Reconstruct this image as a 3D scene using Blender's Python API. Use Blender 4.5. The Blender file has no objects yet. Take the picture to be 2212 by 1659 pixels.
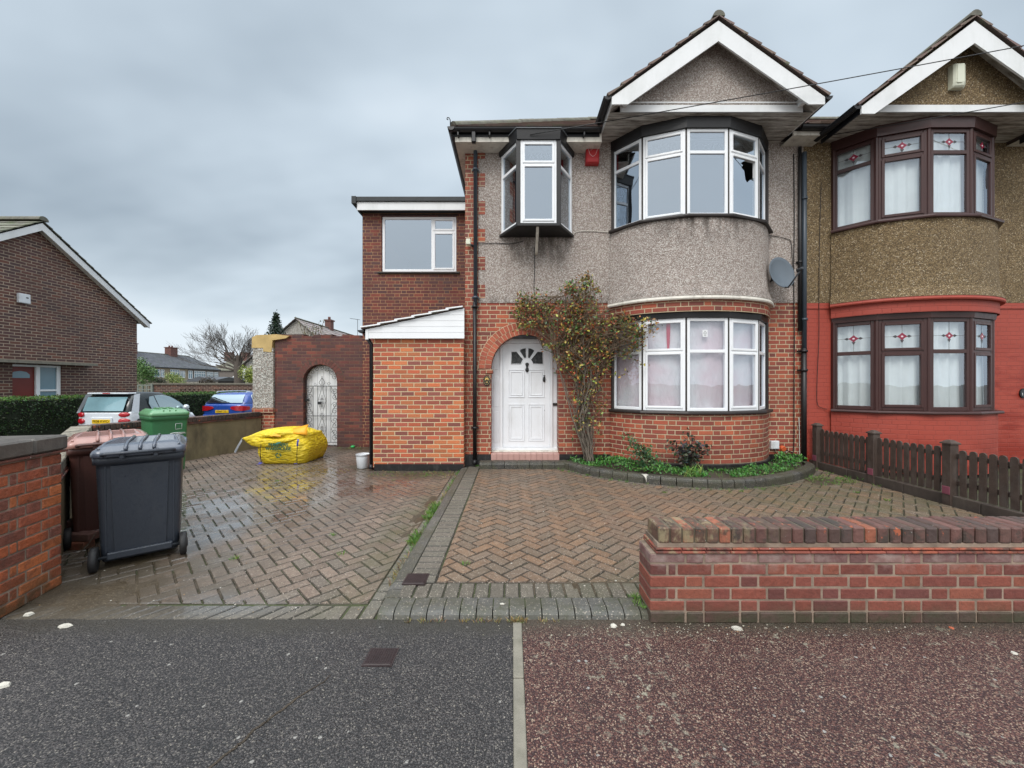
import bpy, math, random
from mathutils import Vector, Matrix, noise as mnoise
R = math.radians; PI = math.pi
scene = bpy.context.scene
random.seed(7)

# ------------------------------------------------------------------ camera
CAMZ = 1.48
cam_d = bpy.data.cameras.new('camera'); cam = bpy.data.objects.new('camera', cam_d)
scene.collection.objects.link(cam); scene.camera = cam
cam.location = (0, 0, CAMZ); cam.rotation_euler = (R(90), 0, 0)
cam_d.sensor_width = 36; cam_d.lens = 36 * 970 / 2560; cam_d.clip_start = .05; cam_d.clip_end = 2000
scene.view_settings.view_transform = 'Standard'; scene.view_settings.look = 'None'
scene.view_settings.exposure = 0.30; scene.view_settings.gamma = 1.0

# ------------------------------------------------------------------ shader helper
class Nt:
    def __init__(s, nt): s.nt = nt
    def n(s, typ, ins=None, out=0, **pr):
        nd = s.nt.nodes.new('ShaderNode' + typ)
        for k, v in pr.items(): setattr(nd, k, v)
        for k, v in (ins or {}).items(): s.put(nd.inputs[k], v)
        return nd.outputs[out]
    def put(s, inp, v):
        if isinstance(v, bpy.types.NodeSocket): s.nt.links.new(v, inp)
        elif isinstance(v, (tuple, list)) and inp.type == 'RGBA' and len(v) == 3: inp.default_value = (*v, 1)
        else: inp.default_value = v
    def m(s, op, a, b=0.0, c=0.0, clamp=False):
        return s.n('Math', {0: a, 1: b, 2: c}, operation=op, use_clamp=clamp)
    def vm(s, op, a, b=(0, 0, 0), out=0): return s.n('VectorMath', {0: a, 1: b}, out, operation=op)
    def mix(s, f, a, b, blend='MIX'):
        nd = s.nt.nodes.new('ShaderNodeMix'); nd.data_type = 'RGBA'; nd.blend_type = blend
        s.put(nd.inputs[0], f); s.put(nd.inputs[6], a); s.put(nd.inputs[7], b); return nd.outputs[2]
    def ramp(s, f, stops, interp='LINEAR'):
        nd = s.nt.nodes.new('ShaderNodeValToRGB'); cr = nd.color_ramp; cr.interpolation = interp
        while len(cr.elements) < len(stops): cr.elements.new(.5)
        for e, (p, c) in zip(cr.elements, stops):
            e.position = p; e.color = (c, c, c, 1) if not isinstance(c, tuple) else (*c, 1)
        s.put(nd.inputs[0], f); return nd.outputs[0]
    def step(s, f, a, b): return s.n('MapRange', {0: f, 1: a, 2: b, 3: 0.0, 4: 1.0}, clamp=True)
    def noise(s, vec, sc, det=3.0, ro=.55, out=0): return s.n('TexNoise', {'Vector': vec, 'Scale': sc, 'Detail': det, 'Roughness': ro}, out)
    def vor(s, vec, sc, out=0, **pr): return s.n('TexVoronoi', {'Vector': vec, 'Scale': sc}, out, **pr)
    def pos(s): return s.n('NewGeometry')
    def uv(s): return s.n('TexCoord', out='UV')
    def xyz(s, v):
        nd = s.nt.nodes.new('ShaderNodeSeparateXYZ'); s.put(nd.inputs[0], v); return nd.outputs
    def comb(s, x, y, z=0.0): return s.n('CombineXYZ', {0: x, 1: y, 2: z})
    def attr(s, nm='Col'): return s.n('Attribute', attribute_name=nm)

MATS = {}
class Mt(Nt):
    def __init__(s, name):
        s.mat = bpy.data.materials.new(name); s.mat.use_nodes = True; super().__init__(s.mat.node_tree)
        s.b = s.nt.nodes['Principled BSDF']; s.out = s.nt.nodes['Material Output']; MATS[name] = s.mat
    def set(s, **kw):
        for k, v in kw.items():
            s.put(s.b.inputs[{'col': 'Base Color', 'rough': 'Roughness', 'metal': 'Metallic', 'spec': 'Specular IOR Level', 'coat': 'Coat Weight'}.get(k, k)], v)
        return s
    def bump(s, h, st=.5, dist=.01):
        s.put(s.b.inputs['Normal'], s.n('Bump', {'Height': h, 'Strength': st, 'Distance': dist})); return s

# ------------------------------------------------------------------ world: overcast sky
world = bpy.data.worlds.new('World'); scene.world = world; world.use_nodes = True
W = Nt(world.node_tree); wn = world.node_tree.nodes
dirv = W.n('TexCoord', out='Generated')
d = W.xyz(dirv)
zc = W.m('MAXIMUM', d[2], 0.0)
pr = W.m('ADD', zc, .38)
cp = W.comb(W.m('DIVIDE', d[0], pr), W.m('DIVIDE', d[1], pr), 0.0)
nz = W.noise(W.vm('ADD', W.vm('MULTIPLY', cp, (.8, 1.25, 1)), (3.1, 7.4, 0)), 1.25, 4.0, .5)
nz2 = W.noise(W.vm('ADD', cp, (1.3, -2.2, 5)), .33, 2.0, .5)
# a broad darker bank of cloud low to the front-left, brighter sky under it and to the right
bank = W.n('MapRange', {0: W.vm('DISTANCE', W.vm('MULTIPLY', dirv, (1, 1, 1.9)), (-.58, .76, .60), out=1), 1: .1, 2: .52, 3: 1.0, 4: 0.0}, clamp=True)
cl = W.m('ADD', W.m('MULTIPLY', nz, .80), W.m('MULTIPLY', nz2, .45))
cl = W.m('ADD', W.m('SUBTRACT', cl, .085), W.m('MULTIPLY', bank, -.055))
low = W.step(zc, .30, .06)
cl = W.m('ADD', cl, W.m('MULTIPLY', low, .27))
rt = W.step(d[0], -.1, .75)
cl = W.m('ADD', cl, W.m('MULTIPLY', rt, .03))
skyc = W.ramp(cl, [(.40, (.30, .365, .43)), (.50, (.415, .49, .56)), (.60, (.53, .615, .69)), (.74, (.70, .78, .85))])
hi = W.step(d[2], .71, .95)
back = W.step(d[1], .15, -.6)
gain = W.m('ADD', W.m('ADD', 1.0, W.m('MULTIPLY', hi, 4.2)), W.m('MULTIPLY', back, .95))  # unseen sky overhead and behind the camera brightened, added to light the facade
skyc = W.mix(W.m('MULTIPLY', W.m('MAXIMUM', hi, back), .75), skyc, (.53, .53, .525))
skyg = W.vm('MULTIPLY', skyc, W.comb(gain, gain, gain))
nish = W.n('TexSky', sky_type='NISHITA', sun_disc=False, sun_elevation=R(48), sun_rotation=R(200), air_density=1.5, dust_density=3.0)
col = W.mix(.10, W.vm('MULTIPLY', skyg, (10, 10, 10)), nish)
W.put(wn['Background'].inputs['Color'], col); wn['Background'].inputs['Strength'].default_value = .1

sun_d = bpy.data.lights.new('sun', 'SUN'); sun_d.energy = 1.5; sun_d.angle = R(25); sun_d.color = (1, .97, .93)
sun = bpy.data.objects.new('sun', sun_d); scene.collection.objects.link(sun)
sun.rotation_euler = (R(90 - 48), 0, R(-20))

# ------------------------------------------------------------------ object helpers
WM = {}
def link(o): scene.collection.objects.link(o); return o
def tag(o, label=None, cat=None, group=None, kind=None):
    for k, v in (('label', label), ('category', cat), ('group', group), ('kind', kind)):
        if v: o[k] = v
    return o
def thing(name, label, cat, loc=(0, 0, 0), group=None):
    o = link(bpy.data.objects.new(name, None)); o.empty_display_size = .1
    o.location = loc; WM[o] = Matrix.Translation(loc); return tag(o, label, cat, group)
def kids(o): return [c for c in bpy.data.objects if c.parent == o]
def copy_tree(o, parent=None):
    ch = kids(o); c = link(o.copy())
    if parent: c.parent = parent
    for k in ch: copy_tree(k, c)
    return c
def vc(*a): return Vector(a)

K = 0.0011931
def PX(xd, Y): return (xd - 1106) * K * Y
def PZ(yd, Y): return CAMZ - (yd - 829.5) * K * Y

class MB:
    def __init__(s): s.v = []; s.f = []; s.uv = []; s.c = []; s.sm = []; s.ms = []; s.col = (1, 1, 1); s.mi = 0
    def face(s, pts, uv=None, smooth=False, col=None):
        b = len(s.v); s.v += [tuple(p) for p in pts]; s.f.append(tuple(range(b, b + len(pts))))
        if uv is None:
            p = [Vector(q) for q in pts]; nrm = Vector((0, 0, 0))
            for i in range(len(p)):
                a, c = p[i], p[(i + 1) % len(p)]; nrm += a.cross(c)
            ax = max(range(3), key=lambda i: abs(nrm[i]))
            if ax == 2: uv = [(q[0], q[1]) for q in p]
            elif abs(nrm[0]) > .05 * abs(nrm[1]) and abs(nrm[1]) > .05 * abs(nrm[0]):
                h = Vector((-nrm[1], nrm[0], 0)).normalized(); uv = [(q.dot(h), q[2]) for q in p]
            elif ax == 0: uv = [(q[1], q[2]) for q in p]
            else: uv = [(q[0], q[2]) for q in p]
        s.uv += uv; s.c.append(col or s.col); s.sm.append(smooth); s.ms.append(s.mi)
    def box(s, x0, x1, y0, y1, z0, z1, **k): s.lbox(None, x0, x1, y0, y1, z0, z1, **k)
    def lbox(s, F, x0, x1, y0, y1, z0, z1, skip='', **k):
        P = [Vector((x, y, z)) for x in (x0, x1) for y in (y0, y1) for z in (z0, z1)]
        if F: P = [F(*p) for p in P]
        for key, q in (('x', (0, 1, 3, 2)), ('X', (4, 6, 7, 5)), ('y', (0, 4, 5, 1)), ('Y', (2, 3, 7, 6)), ('z', (0, 2, 6, 4)), ('Z', (1, 5, 7, 3))):
            if key not in skip: s.face([P[i] for i in q], **k)
    def bbox(s, x0, x1, y0, y1, z0, z1, r=.006, F=None, **k):
        # chamfered box
        xs, ys, zs = (x0, x1), (y0, y1), (z0, z1); F = F or (lambda *p: Vector(p))
        def P(ix, iy, iz, ax):
            q = [xs[ix], ys[iy], zs[iz]]
            for a, i in enumerate((ix, iy, iz)):
                if a != ax: q[a] += r if i == 0 else -r
            return F(*q)
        for ax in range(3):
            for sd in (0, 1):
                cs = [(0, 0), (1, 0), (1, 1), (0, 1)]; l = []
                for a, b in cs:
                    idx = [0, 0, 0]; idx[ax] = sd; idx[(ax + 1) % 3] = a; idx[(ax + 2) % 3] = b; l.append(P(*idx, ax))
                s.face(l if sd else l[::-1], **k)
        for ax in range(3):
            b, c = (ax + 1) % 3, (ax + 2) % 3
            for i in (0, 1):
                for j in (0, 1):
                    l = []
                    for (e, fx) in ((0, b), (1, b), (1, c), (0, c)):
                        idx = [0, 0, 0]; idx[ax] = e; idx[b] = i; idx[c] = j; l.append(P(*idx, fx))
                    s.face(l, **k)
        for i in (0, 1):
            for j in (0, 1):
                for l_ in (0, 1): s.face([P(i, j, l_, 0), P(i, j, l_, 1), P(i, j, l_, 2)], **k)
    def prism(s, poly, z0, z1, F=None, capb=True, smooth=False, **k):
        F = F or (lambda *p: Vector(p)); n = len(poly)
        lo = [F(x, y, z0) for x, y in poly]; hi = [F(x, y, z1) for x, y in poly]
        s.face(hi, **k)
        if capb: s.face(lo[::-1], **k)
        for i in range(n): j = (i + 1) % n; s.face([lo[i], lo[j], hi[j], hi[i]], smooth=smooth, **k)
    def loft(s, rings, caps=True, closed=True, smooth=True, **k):
        n = len(rings[0])
        for a, b in zip(rings, rings[1:]):
            for i in range(n if closed else n - 1):
                j = (i + 1) % n; s.face([a[i], a[j], b[j], b[i]], smooth=smooth, **k)
        if caps and closed: s.face(rings[0][::-1], **k); s.face(rings[-1], **k)
    def tube(s, path, r, n=6, caps=True, smooth=True, **k):
        path = [Vector(p) for p in path]; rs = r if isinstance(r, (list, tuple)) else [r] * len(path)
        t0 = (path[1] - path[0]).normalized(); u = t0.orthogonal().normalized(); rings = []
        for i, p in enumerate(path):
            t = ((path[min(i + 1, len(path) - 1)]) - path[max(i - 1, 0)]).normalized()
            u = (u - t * u.dot(t)); u = u.normalized() if u.length > 1e-6 else t.orthogonal().normalized(); w = t.cross(u)
            rings.append([p + (u * math.cos(a) + w * math.sin(a)) * rs[i] for a in (2 * PI * q / n for q in range(n))])
        s.loft(rings, caps, True, smooth, **k)
    def cyl(s, a, b, r, n=16, **k): s.tube([a, b], r, n, smooth=True, **k)
    def sweep(s, path, prof, caps=True, smooth=False, uvs=None):
        # path of 2-D plan points, prof = list of (offset outward(left of travel), z); u = arc length
        off = [offset(path, o) for o, _ in prof]; L = [0.0]
        for a, b in zip(path, path[1:]): L.append(L[-1] + math.dist(a, b))
        M = [0.0]
        for a, b in zip(prof, prof[1:]): M.append(M[-1] + math.dist(a, b))
        for k in range(len(prof) - 1):
            for i in range(len(path) - 1):
                p = [(*off[k][i], prof[k][1]), (*off[k][i + 1], prof[k][1]), (*off[k + 1][i + 1], prof[k + 1][1]), (*off[k + 1][i], prof[k + 1][1])]
                vert = abs(prof[k][0] - prof[k + 1][0]) < .5 * abs(prof[k][1] - prof[k + 1][1])
                if vert: uv = [(L[i], p[0][2]), (L[i + 1], p[1][2]), (L[i + 1], p[2][2]), (L[i], p[3][2])]
                else: uv = [(L[i], M[k]), (L[i + 1], M[k]), (L[i + 1], M[k + 1]), (L[i], M[k + 1])]
                s.face(p, uv, smooth)
        if caps:
            for i in (0, -1): s.face([(*off[k][i], prof[k][1]) for k in range(len(prof))])
    def build(s, name, mat, parent=None, bevel=0, merge=False):
        me = bpy.data.meshes.new(name); me.from_pydata(s.v, [], s.f)
        ul = me.uv_layers.new(name='UVMap'); ul.data.foreach_set('uv', [c for u in s.uv for c in u])
        ca = me.color_attributes.new('Col', 'FLOAT_COLOR', 'CORNER'); buf = []
        for f, c in zip(s.f, s.c): buf += [c[0], c[1], c[2], 1.0] * len(f)
        ca.data.foreach_set('color', buf)
        me.polygons.foreach_set('use_smooth', s.sm)
        for m_ in (mat if isinstance(mat, (list, tuple)) else [mat]): me.materials.append(MATS[m_] if isinstance(m_, str) else m_)
        if any(s.ms): me.polygons.foreach_set('material_index', s.ms)
        if merge or any(s.sm):
            import bmesh
            bm = bmesh.new(); bm.from_mesh(me); bmesh.ops.remove_doubles(bm, verts=bm.verts, dist=1e-5)
            bmesh.ops.recalc_face_normals(bm, faces=bm.faces); bm.to_mesh(me); bm.free()
        me.update()
        o = link(bpy.data.objects.new(name, me)); WM[o] = Matrix.Identity(4)
        if parent is not None:
            o.parent = parent; o.matrix_parent_inverse = WM[parent].inverted()
        if bevel:
            b = o.modifiers.new('bevel', 'BEVEL'); b.width = bevel; b.segments = 2; b.limit_method = 'ANGLE'
        return o

def offset(path, o):
    if abs(o) < 1e-9: return [tuple(p) for p in path]
    out = []
    for i, p in enumerate(path):
        def nr(a, b):
            dx, dy = b[0] - a[0], b[1] - a[1]; l = math.hypot(dx, dy); return (dy / l, -dx / l)
        ns = []
        if i > 0: ns.append(nr(path[i - 1], p))
        if i < len(path) - 1: ns.append(nr(p, path[i + 1]))
        nx = sum(q[0] for q in ns); ny = sum(q[1] for q in ns); l = math.hypot(nx, ny); nx /= l; ny /= l
        c = nx * ns[0][0] + ny * ns[0][1]; out.append((p[0] + nx * o / c, p[1] + ny * o / c))
    return out
def catmull(P, n=6):
    out = []
    for i in range(len(P) - 1):
        p0 = P[max(i - 1, 0)]; p1 = P[i]; p2 = P[i + 1]; p3 = P[min(i + 2, len(P) - 1)]
        for k in range(n):
            t = k / n; out.append(tuple(.5 * ((2 * b) + (c - a) * t + (2 * a - 5 * b + 4 * c - e) * t * t + (-a + 3 * b - 3 * c + e) * t ** 3) for a, b, c, e in zip(p0, p1, p2, p3)))
    out.append(tuple(P[-1])); return out
def rrect(w, dd, r, z, n=4, cx=0, cy=0):
    pts = []
    for sx, sy, a0 in ((1, 1, 0), (-1, 1, 90), (-1, -1, 180), (1, -1, 270)):
        for k in range(n + 1):
            a = R(a0 + 90 * k / n); pts.append((cx + sx * (w / 2 - r) + r * math.cos(a), cy + sy * (dd / 2 - r) + r * math.sin(a), z))
    return pts
def frame2(p0, p1, z=0):
    # local frame on a plan segment: u along it, v up, w outward (towards -Y when p0 is left of p1)
    a = Vector((p0[0], p0[1], 0)); b = Vector((p1[0], p1[1], 0)); u = (b - a).normalized(); w = Vector((u.y, -u.x, 0))
    return (lambda uu, ww, vv: a + u * uu + w * ww + Vector((0, 0, z + vv))), (b - a).length
def wall_holes(mb, x0, x1, z0, z1, holes, Y, depth=0, F=None):
    F = F or (lambda x, y, z: Vector((x, y, z)))
    xs = sorted({x0, x1, *[h[0] for h in holes], *[h[1] for h in holes]}); zs = sorted({z0, z1, *[h[2] for h in holes], *[h[3] for h in holes]})
    xs = [x for x in xs if x0 <= x <= x1]; zs = [z for z in zs if z0 <= z <= z1]
    for a, b in zip(xs, xs[1:]):
        for c, e in zip(zs, zs[1:]):
            mx, mz = (a + b) / 2, (c + e) / 2
            if any(h[0] < mx < h[1] and h[2] < mz < h[3] for h in holes): continue
            mb.face([F(a, Y, c), F(b, Y, c), F(b, Y, e), F(a, Y, e)])
    if depth:
        for h in holes:
            a, b, c, e = h; c = max(c, z0); e = min(e, z1)
            if e <= c: continue
            mb.face([F(a, Y, c), F(a, Y, e), F(a, Y + depth, e), F(a, Y + depth, c)]); mb.face([F(b, Y, c), F(b, Y + depth, c), F(b, Y + depth, e), F(b, Y, e)])
            mb.face([F(a, Y, e), F(b, Y, e), F(b, Y + depth, e), F(a, Y + depth, e)]); mb.face([F(a, Y, c), F(a, Y + depth, c), F(b, Y + depth, c), F(b, Y, c)])
def text_mesh(name, body, size, mat, parent, M, extrude=.001, bold=0):
    cu = bpy.data.curves.new(name, 'FONT'); cu.offset = bold; cu.body = body; cu.size = size; cu.extrude = extrude; cu.align_x = 'CENTER'; cu.align_y = 'CENTER'
    t = link(bpy.data.objects.new(name, cu)); bpy.context.view_layer.update()
    me = bpy.data.meshes.new_from_object(t.evaluated_get(bpy.context.evaluated_depsgraph_get())); bpy.data.objects.remove(t)
    me.transform(M); me.materials.clear(); me.materials.append(MATS[mat])
    o = link(bpy.data.objects.new(name, me)); WM[o] = Matrix.Identity(4)
    o.parent = parent; o.matrix_parent_inverse = WM[parent].inverted(); return o
def TM(loc, rot=(90, 0, 0), sx=1): return Matrix.Translation(loc) @ Matrix.Rotation(R(rot[2]), 4, 'Z') @ Matrix.Rotation(R(rot[0]), 4, 'X') @ Matrix.Diagonal((sx, 1, 1, 1))

# ------------------------------------------------------------------ materials
def plain(name, col, rough=.6, var=.12, sc=6, bump=0, bsc=60, metal=0, spec=.5, coat=0, dirt=None):
    s = Mt(name); p = s.pos()
    f = s.noise(p, sc, 5); g = s.m('ADD', s.m('MULTIPLY', s.m('SUBTRACT', f, .5), var * 4), 1.0)
    c = s.vm('MULTIPLY', col, s.comb(g, g, g))
    if dirt:
        q = s.step(s.noise(s.vm('MULTIPLY', p, (1, 1, .35)), dirt[1], 6, .65), .5, .72); c = s.mix(s.m('MULTIPLY', q, dirt[2]), c, dirt[0])
    s.set(col=c, rough=s.m('ADD', s.m('MULTIPLY', s.noise(p, sc * 3), .2), rough - .1), metal=metal, spec=spec, coat=coat)
    if bump: s.bump(s.noise(p, bsc, 4), bump, .004)
    return s

def bricks(s, bond='flemish', H=.075, jit=.004, mw=.0052, lw=.225):
    uv = s.uv(); wob = s.noise(uv, 7, 2, .5, out=1); w2 = s.xyz(wob); c = s.xyz(uv)
    u = s.m('ADD', c[0], s.m('MULTIPLY', s.m('SUBTRACT', w2[0], .5), jit * 2)); v = s.m('ADD', c[1], s.m('MULTIPLY', s.m('SUBTRACT', w2[1], .5), jit * 1.6))
    vr = s.m('DIVIDE', s.m('ADD', v, 10 * H), H); row = s.m('FLOOR', vr); fv = s.m('SUBTRACT', vr, row)
    P = lw * 1.5 if bond == 'flemish' else lw
    rj = s.m('MULTIPLY', s.n('TexWhiteNoise', {'W': row}, noise_dimensions='1D'), .10)
    sh = s.m('MULTIPLY', s.m('MODULO', row, 2), .5)
    uu = s.m('ADD', s.m('ADD', s.m('DIVIDE', s.m('ADD', u, 20.0), P), sh), rj); ci = s.m('FLOOR', uu); fu = s.m('MULTIPLY', s.m('SUBTRACT', uu, ci), P)
    if bond == 'flemish':
        hd = s.m('GREATER_THAN', fu, lw); loc = s.m('SUBTRACT', fu, s.m('MULTIPLY', hd, lw)); bl = s.m('SUBTRACT', lw, s.m('MULTIPLY', hd, lw / 2))
        idv = s.comb(s.m('ADD', s.m('MULTIPLY', ci, 2), hd), row, 3.3)
    else: loc = fu; bl = lw; idv = s.comb(ci, row, 3.3)
    du = s.m('MINIMUM', loc, s.m('SUBTRACT', bl, loc)); dv = s.m('MULTIPLY', s.m('MINIMUM', fv, s.m('SUBTRACT', 1.0, fv)), H)
    dd = s.m('MINIMUM', du, dv)
    dd = s.m('ADD', dd, s.m('MULTIPLY', s.m('SUBTRACT', s.noise(uv, 90, 3), .5), .003))
    face = s.step(dd, mw - .0022, mw + .0018)
    rn = s.n('TexWhiteNoise', {'Vector': idv}); rn2 = s.n('TexWhiteNoise', {'Vector': s.vm('ADD', idv, (7.7, 1.1, 2))})
    return uv, face, rn, rn2, dd
def brickmat(name, cols, mortar, bond='flemish', bump=.8, dirtc=None, dirt=0, dsc=1.2, **k):
    s = Mt(name); uv, face, rn, rn2, dd = bricks(s, bond, **k)
    n = len(cols); bc = s.ramp(rn, [(i / n, c) for i, c in enumerate(cols)], 'CONSTANT')
    g = s.m('ADD', .72, s.m('MULTIPLY', rn2, .5)); bc = s.vm('MULTIPLY', bc, s.comb(g, g, g))
    p = s.pos(); t = s.noise(p, 55, 4, .6); g2 = s.m('ADD', .65, s.m('MULTIPLY', t, .7)); bc = s.vm('MULTIPLY', bc, s.comb(g2, g2, g2))
    mo = s.mix(s.noise(p, 5, 4), mortar, tuple(x * .62 for x in mortar))
    c = s.mix(face, mo, bc)
    if dirtc: c = s.mix(s.m('MULTIPLY', s.step(s.noise(p, dsc, 5, .6), .42, .68), dirt), c, dirtc)
    s.set(col=c, rough=s.m('ADD', .6, s.m('MULTIPLY', rn2, .25)))
    s.bump(s.m('ADD', s.m('MULTIPLY', face, 1.0), s.m('MULTIPLY', t, .25)), bump, .008); return s

brickmat('brick_red', [(.31, .072, .040), (.34, .080, .042), (.26, .060, .038), (.38, .098, .048), (.28, .068, .042), (.22, .055, .038)], (.62, .49, .32), dirtc=(.10, .042, .032), dirt=.40, mw=.0070)
brickmat('brick_orange', [(.46, .125, .050), (.42, .10, .048), (.34, .088, .055), (.50, .16, .065), (.26, .082, .062), (.44, .11, .048), (.31, .085, .060)], (.70, .55, .34), 'stretcher', mw=.0072)
brickmat('brick_dark', [(.13, .032, .025), (.16, .038, .027), (.095, .028, .025), (.18, .044, .029), (.11, .031, .027)], (.52, .30, .15), dirtc=(.045, .02, .02), dirt=.5, mw=.0050)
brickmat('brick_wall_old', [(.12, .036, .030), (.15, .043, .031), (.09, .033, .030), (.18, .05, .034), (.10, .04, .036)], (.26, .15, .09), 'stretcher', dirtc=(.040, .026, .026), dirt=.6, dsc=1.6, mw=.0042)
brickmat('brick_gable', [(.105, .045, .036), (.125, .052, .040), (.085, .040, .036), (.15, .060, .042), (.095, .046, .044)], (.44, .34, .25), 'stretcher', H=.088, lw=.26, dirtc=(.05, .035, .035), dirt=.4, dsc=.7, mw=.0105)
# painted red brickwork
s = Mt('paint_red'); uv, face, rn, rn2, dd = bricks(s, mw=.0045, jit=.006)
p = s.pos(); q = s.xyz(p)
wet = s.m('MULTIPLY', s.step(s.noise(s.vm('MULTIPLY', p, (1.2, 1, 4.5)), 1.6, 5, .6), .44, .58), s.m('MULTIPLY', s.step(q[0], 7.95, 8.35), s.step(q[2], 2.3, 1.8)))
wet = s.m('MAXIMUM', wet, s.m('MULTIPLY', s.step(s.noise(p, 3, 4), .4, .6), s.step(q[2], .75, .35)))
c = s.mix(s.noise(p, 2.5, 5), (.38, .062, .038), (.31, .048, .030)); c = s.mix(wet, c, (.25, .022, .009))
c = s.mix(s.m('MULTIPLY', s.m('SUBTRACT', 1.0, face), .28), c, (.12, .025, .02)); s.set(col=c, rough=s.m('SUBTRACT', .62, s.m('MULTIPLY', wet, .2)))
s.bump(face, .5, .006)

def pebble(name, stops, sc=66, stain=True, mort=(.26, .215, .185)):
    s = Mt(name); p = s.pos(); wp = s.vm('ADD', p, s.vm('MULTIPLY', s.noise(p, 30, 2, out=1), (.03, .03, .03)))
    cr = s.xyz(s.vor(wp, sc, out=1))[0]; ds = s.vor(wp, sc, out=0)
    c = s.ramp(cr, stops); c = s.mix(s.step(ds, .42, .75), c, mort)
    g = s.m('ADD', .82, s.m('MULTIPLY', s.noise(p, 2.2, 6, .65), .36)); c = s.vm('MULTIPLY', c, s.comb(g, g, g))
    if stain:
        q = s.xyz(p)
        st = s.noise(s.vm('MULTIPLY', p, (3.2, 1, .9)), 2.6, 5, .6)
        # soot-dark weathering under the oriel, the bay sill and along the ledge below
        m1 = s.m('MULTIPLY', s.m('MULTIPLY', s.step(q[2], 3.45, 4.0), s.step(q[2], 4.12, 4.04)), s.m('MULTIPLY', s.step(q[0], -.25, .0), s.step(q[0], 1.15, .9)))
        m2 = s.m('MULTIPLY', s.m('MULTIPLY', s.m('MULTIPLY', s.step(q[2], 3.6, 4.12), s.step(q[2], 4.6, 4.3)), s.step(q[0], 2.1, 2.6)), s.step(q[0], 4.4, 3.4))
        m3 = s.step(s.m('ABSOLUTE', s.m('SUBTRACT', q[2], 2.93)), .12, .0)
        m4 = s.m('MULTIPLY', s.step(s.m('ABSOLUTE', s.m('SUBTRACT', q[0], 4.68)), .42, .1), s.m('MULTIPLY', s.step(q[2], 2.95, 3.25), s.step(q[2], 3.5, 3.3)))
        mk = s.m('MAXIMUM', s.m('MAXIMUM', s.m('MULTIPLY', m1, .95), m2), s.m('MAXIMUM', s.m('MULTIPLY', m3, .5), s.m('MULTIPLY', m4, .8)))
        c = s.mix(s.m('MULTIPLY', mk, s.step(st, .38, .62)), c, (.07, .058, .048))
    s.set(col=c, rough=.85); s.bump(s.m('SUBTRACT', 1.0, ds), .9, .012); return s
pebble('pebbledash_grey', [(0, (.24, .195, .17)), (.25, (.37, .31, .275)), (.5, (.47, .41, .375)), (.75, (.55, .50, .46)), (.92, (.63, .60, .56))])
pebble('pebbledash_tan', [(0, (.10, .066, .030)), (.3, (.18, .12, .056)), (.6, (.25, .175, .085)), (.88, (.34, .255, .14)), (.98, (.48, .40, .28))], stain=False, mort=(.09, .062, .032))
pebble('pebbledash_pale', [(0, (.10, .10, .09)), (.25, (.28, .28, .25)), (.6, (.44, .44, .40)), (.95, (.60, .60, .56))], sc=40, stain=False)

plain('upvc_white', (.82, .84, .86), .32, .03, 3)
plain('paint_white', (.74, .755, .76), .45, .04, 3, dirt=((.45, .47, .44), 3, .35))
plain('white_door', (.76, .78, .81), .32, .04, 2, dirt=((.42, .40, .36), 5, .22))
plain('cream_trim', (.66, .63, .56), .6, .12, 7, dirt=((.25, .22, .18), 9, .6))
plain('black_paint', (.009, .0085, .0095), .45, .2, 6, .3, 40)
plain('black_plinth', (.012, .0115, .012), .45, .3, 7, .6, 30, dirt=((.08, .075, .07), 14, .5))
plain('brown_frame', (.048, .017, .015), .38, .12, 5)
plain('dark_brown', (.018, .012, .010), .5, .2, 7)
plain('gutter_black', (.009, .0095, .012), .42, .15, 5)
plain('pipe_grey', (.045, .06, .078), .4, .15, 5)
s = Mt('soffit_board'); p = s.pos(); q = s.xyz(p)
c = s.mix(s.step(s.noise(s.vm('MULTIPLY', p, (.8, 5, 1)), 3.5, 6, .65), .38, .66), (.62, .60, .56), (.16, .135, .11)); s.set(col=c, rough=.6)
def tiles(name, c1, c2, moss=None):
    s = Mt(name); p = s.pos(); at = s.attr(); g = s.noise(p, 14, 6, .65)
    c = s.mix(g, c1, c2); c = s.vm('MULTIPLY', c, at)
    if moss: c = s.mix(s.step(s.noise(p, 5, 6, .7), .55, .66), c, moss)
    s.set(col=c, rough=.7); s.bump(g, .6, .01); return s
tiles('roof_tile', (.10, .065, .055), (.21, .15, .13), (.13, .14, .09))
tiles('roof_slate', (.055, .062, .072), (.11, .12, .135))
tiles('roof_pale', (.22, .20, .195), (.34, .31, .30), (.25, .13, .09))
tiles('roof_green', (.10, .10, .075), (.20, .20, .16), (.09, .11, .05))
plain('ridge_tile', (.13, .125, .10), .8, .35, 8, .6, 30, dirt=((.10, .12, .05), 6, .7))
plain('lead', (.10, .11, .12), .5, .2, 8)
plain('felt', (.018, .022, .024), .6, .3, 4)
s = Mt('coping_brick'); p = s.pos(); at = s.attr(); n1 = s.noise(p, 26, 5, .65)
g = s.m('ADD', .55, s.m('MULTIPLY', n1, .9)); c = s.vm('MULTIPLY', at, s.comb(g, g, g))
c = s.mix(s.m('MULTIPLY', s.step(s.noise(p, 9, 6, .7), .50, .62), .75), c, (.035, .035, .028))
c = s.mix(s.m('MULTIPLY', s.step(s.noise(s.vm('ADD', p, (5, 5, 5)), 11, 5, .7), .62, .66), .9), c, (.40, .105, .048)); q = s.xyz(p); c = s.mix(s.m('MULTIPLY', s.m('MULTIPLY', s.step(q[0], 1.75, 1.2), s.step(q[0], .8, .86)), s.m('MULTIPLY', s.step(s.noise(s.vm('MULTIPLY', p, (1, 1, .5)), 13, 5, .7), .50, .60), .85)), c, (.25, .205, .12))
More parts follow.
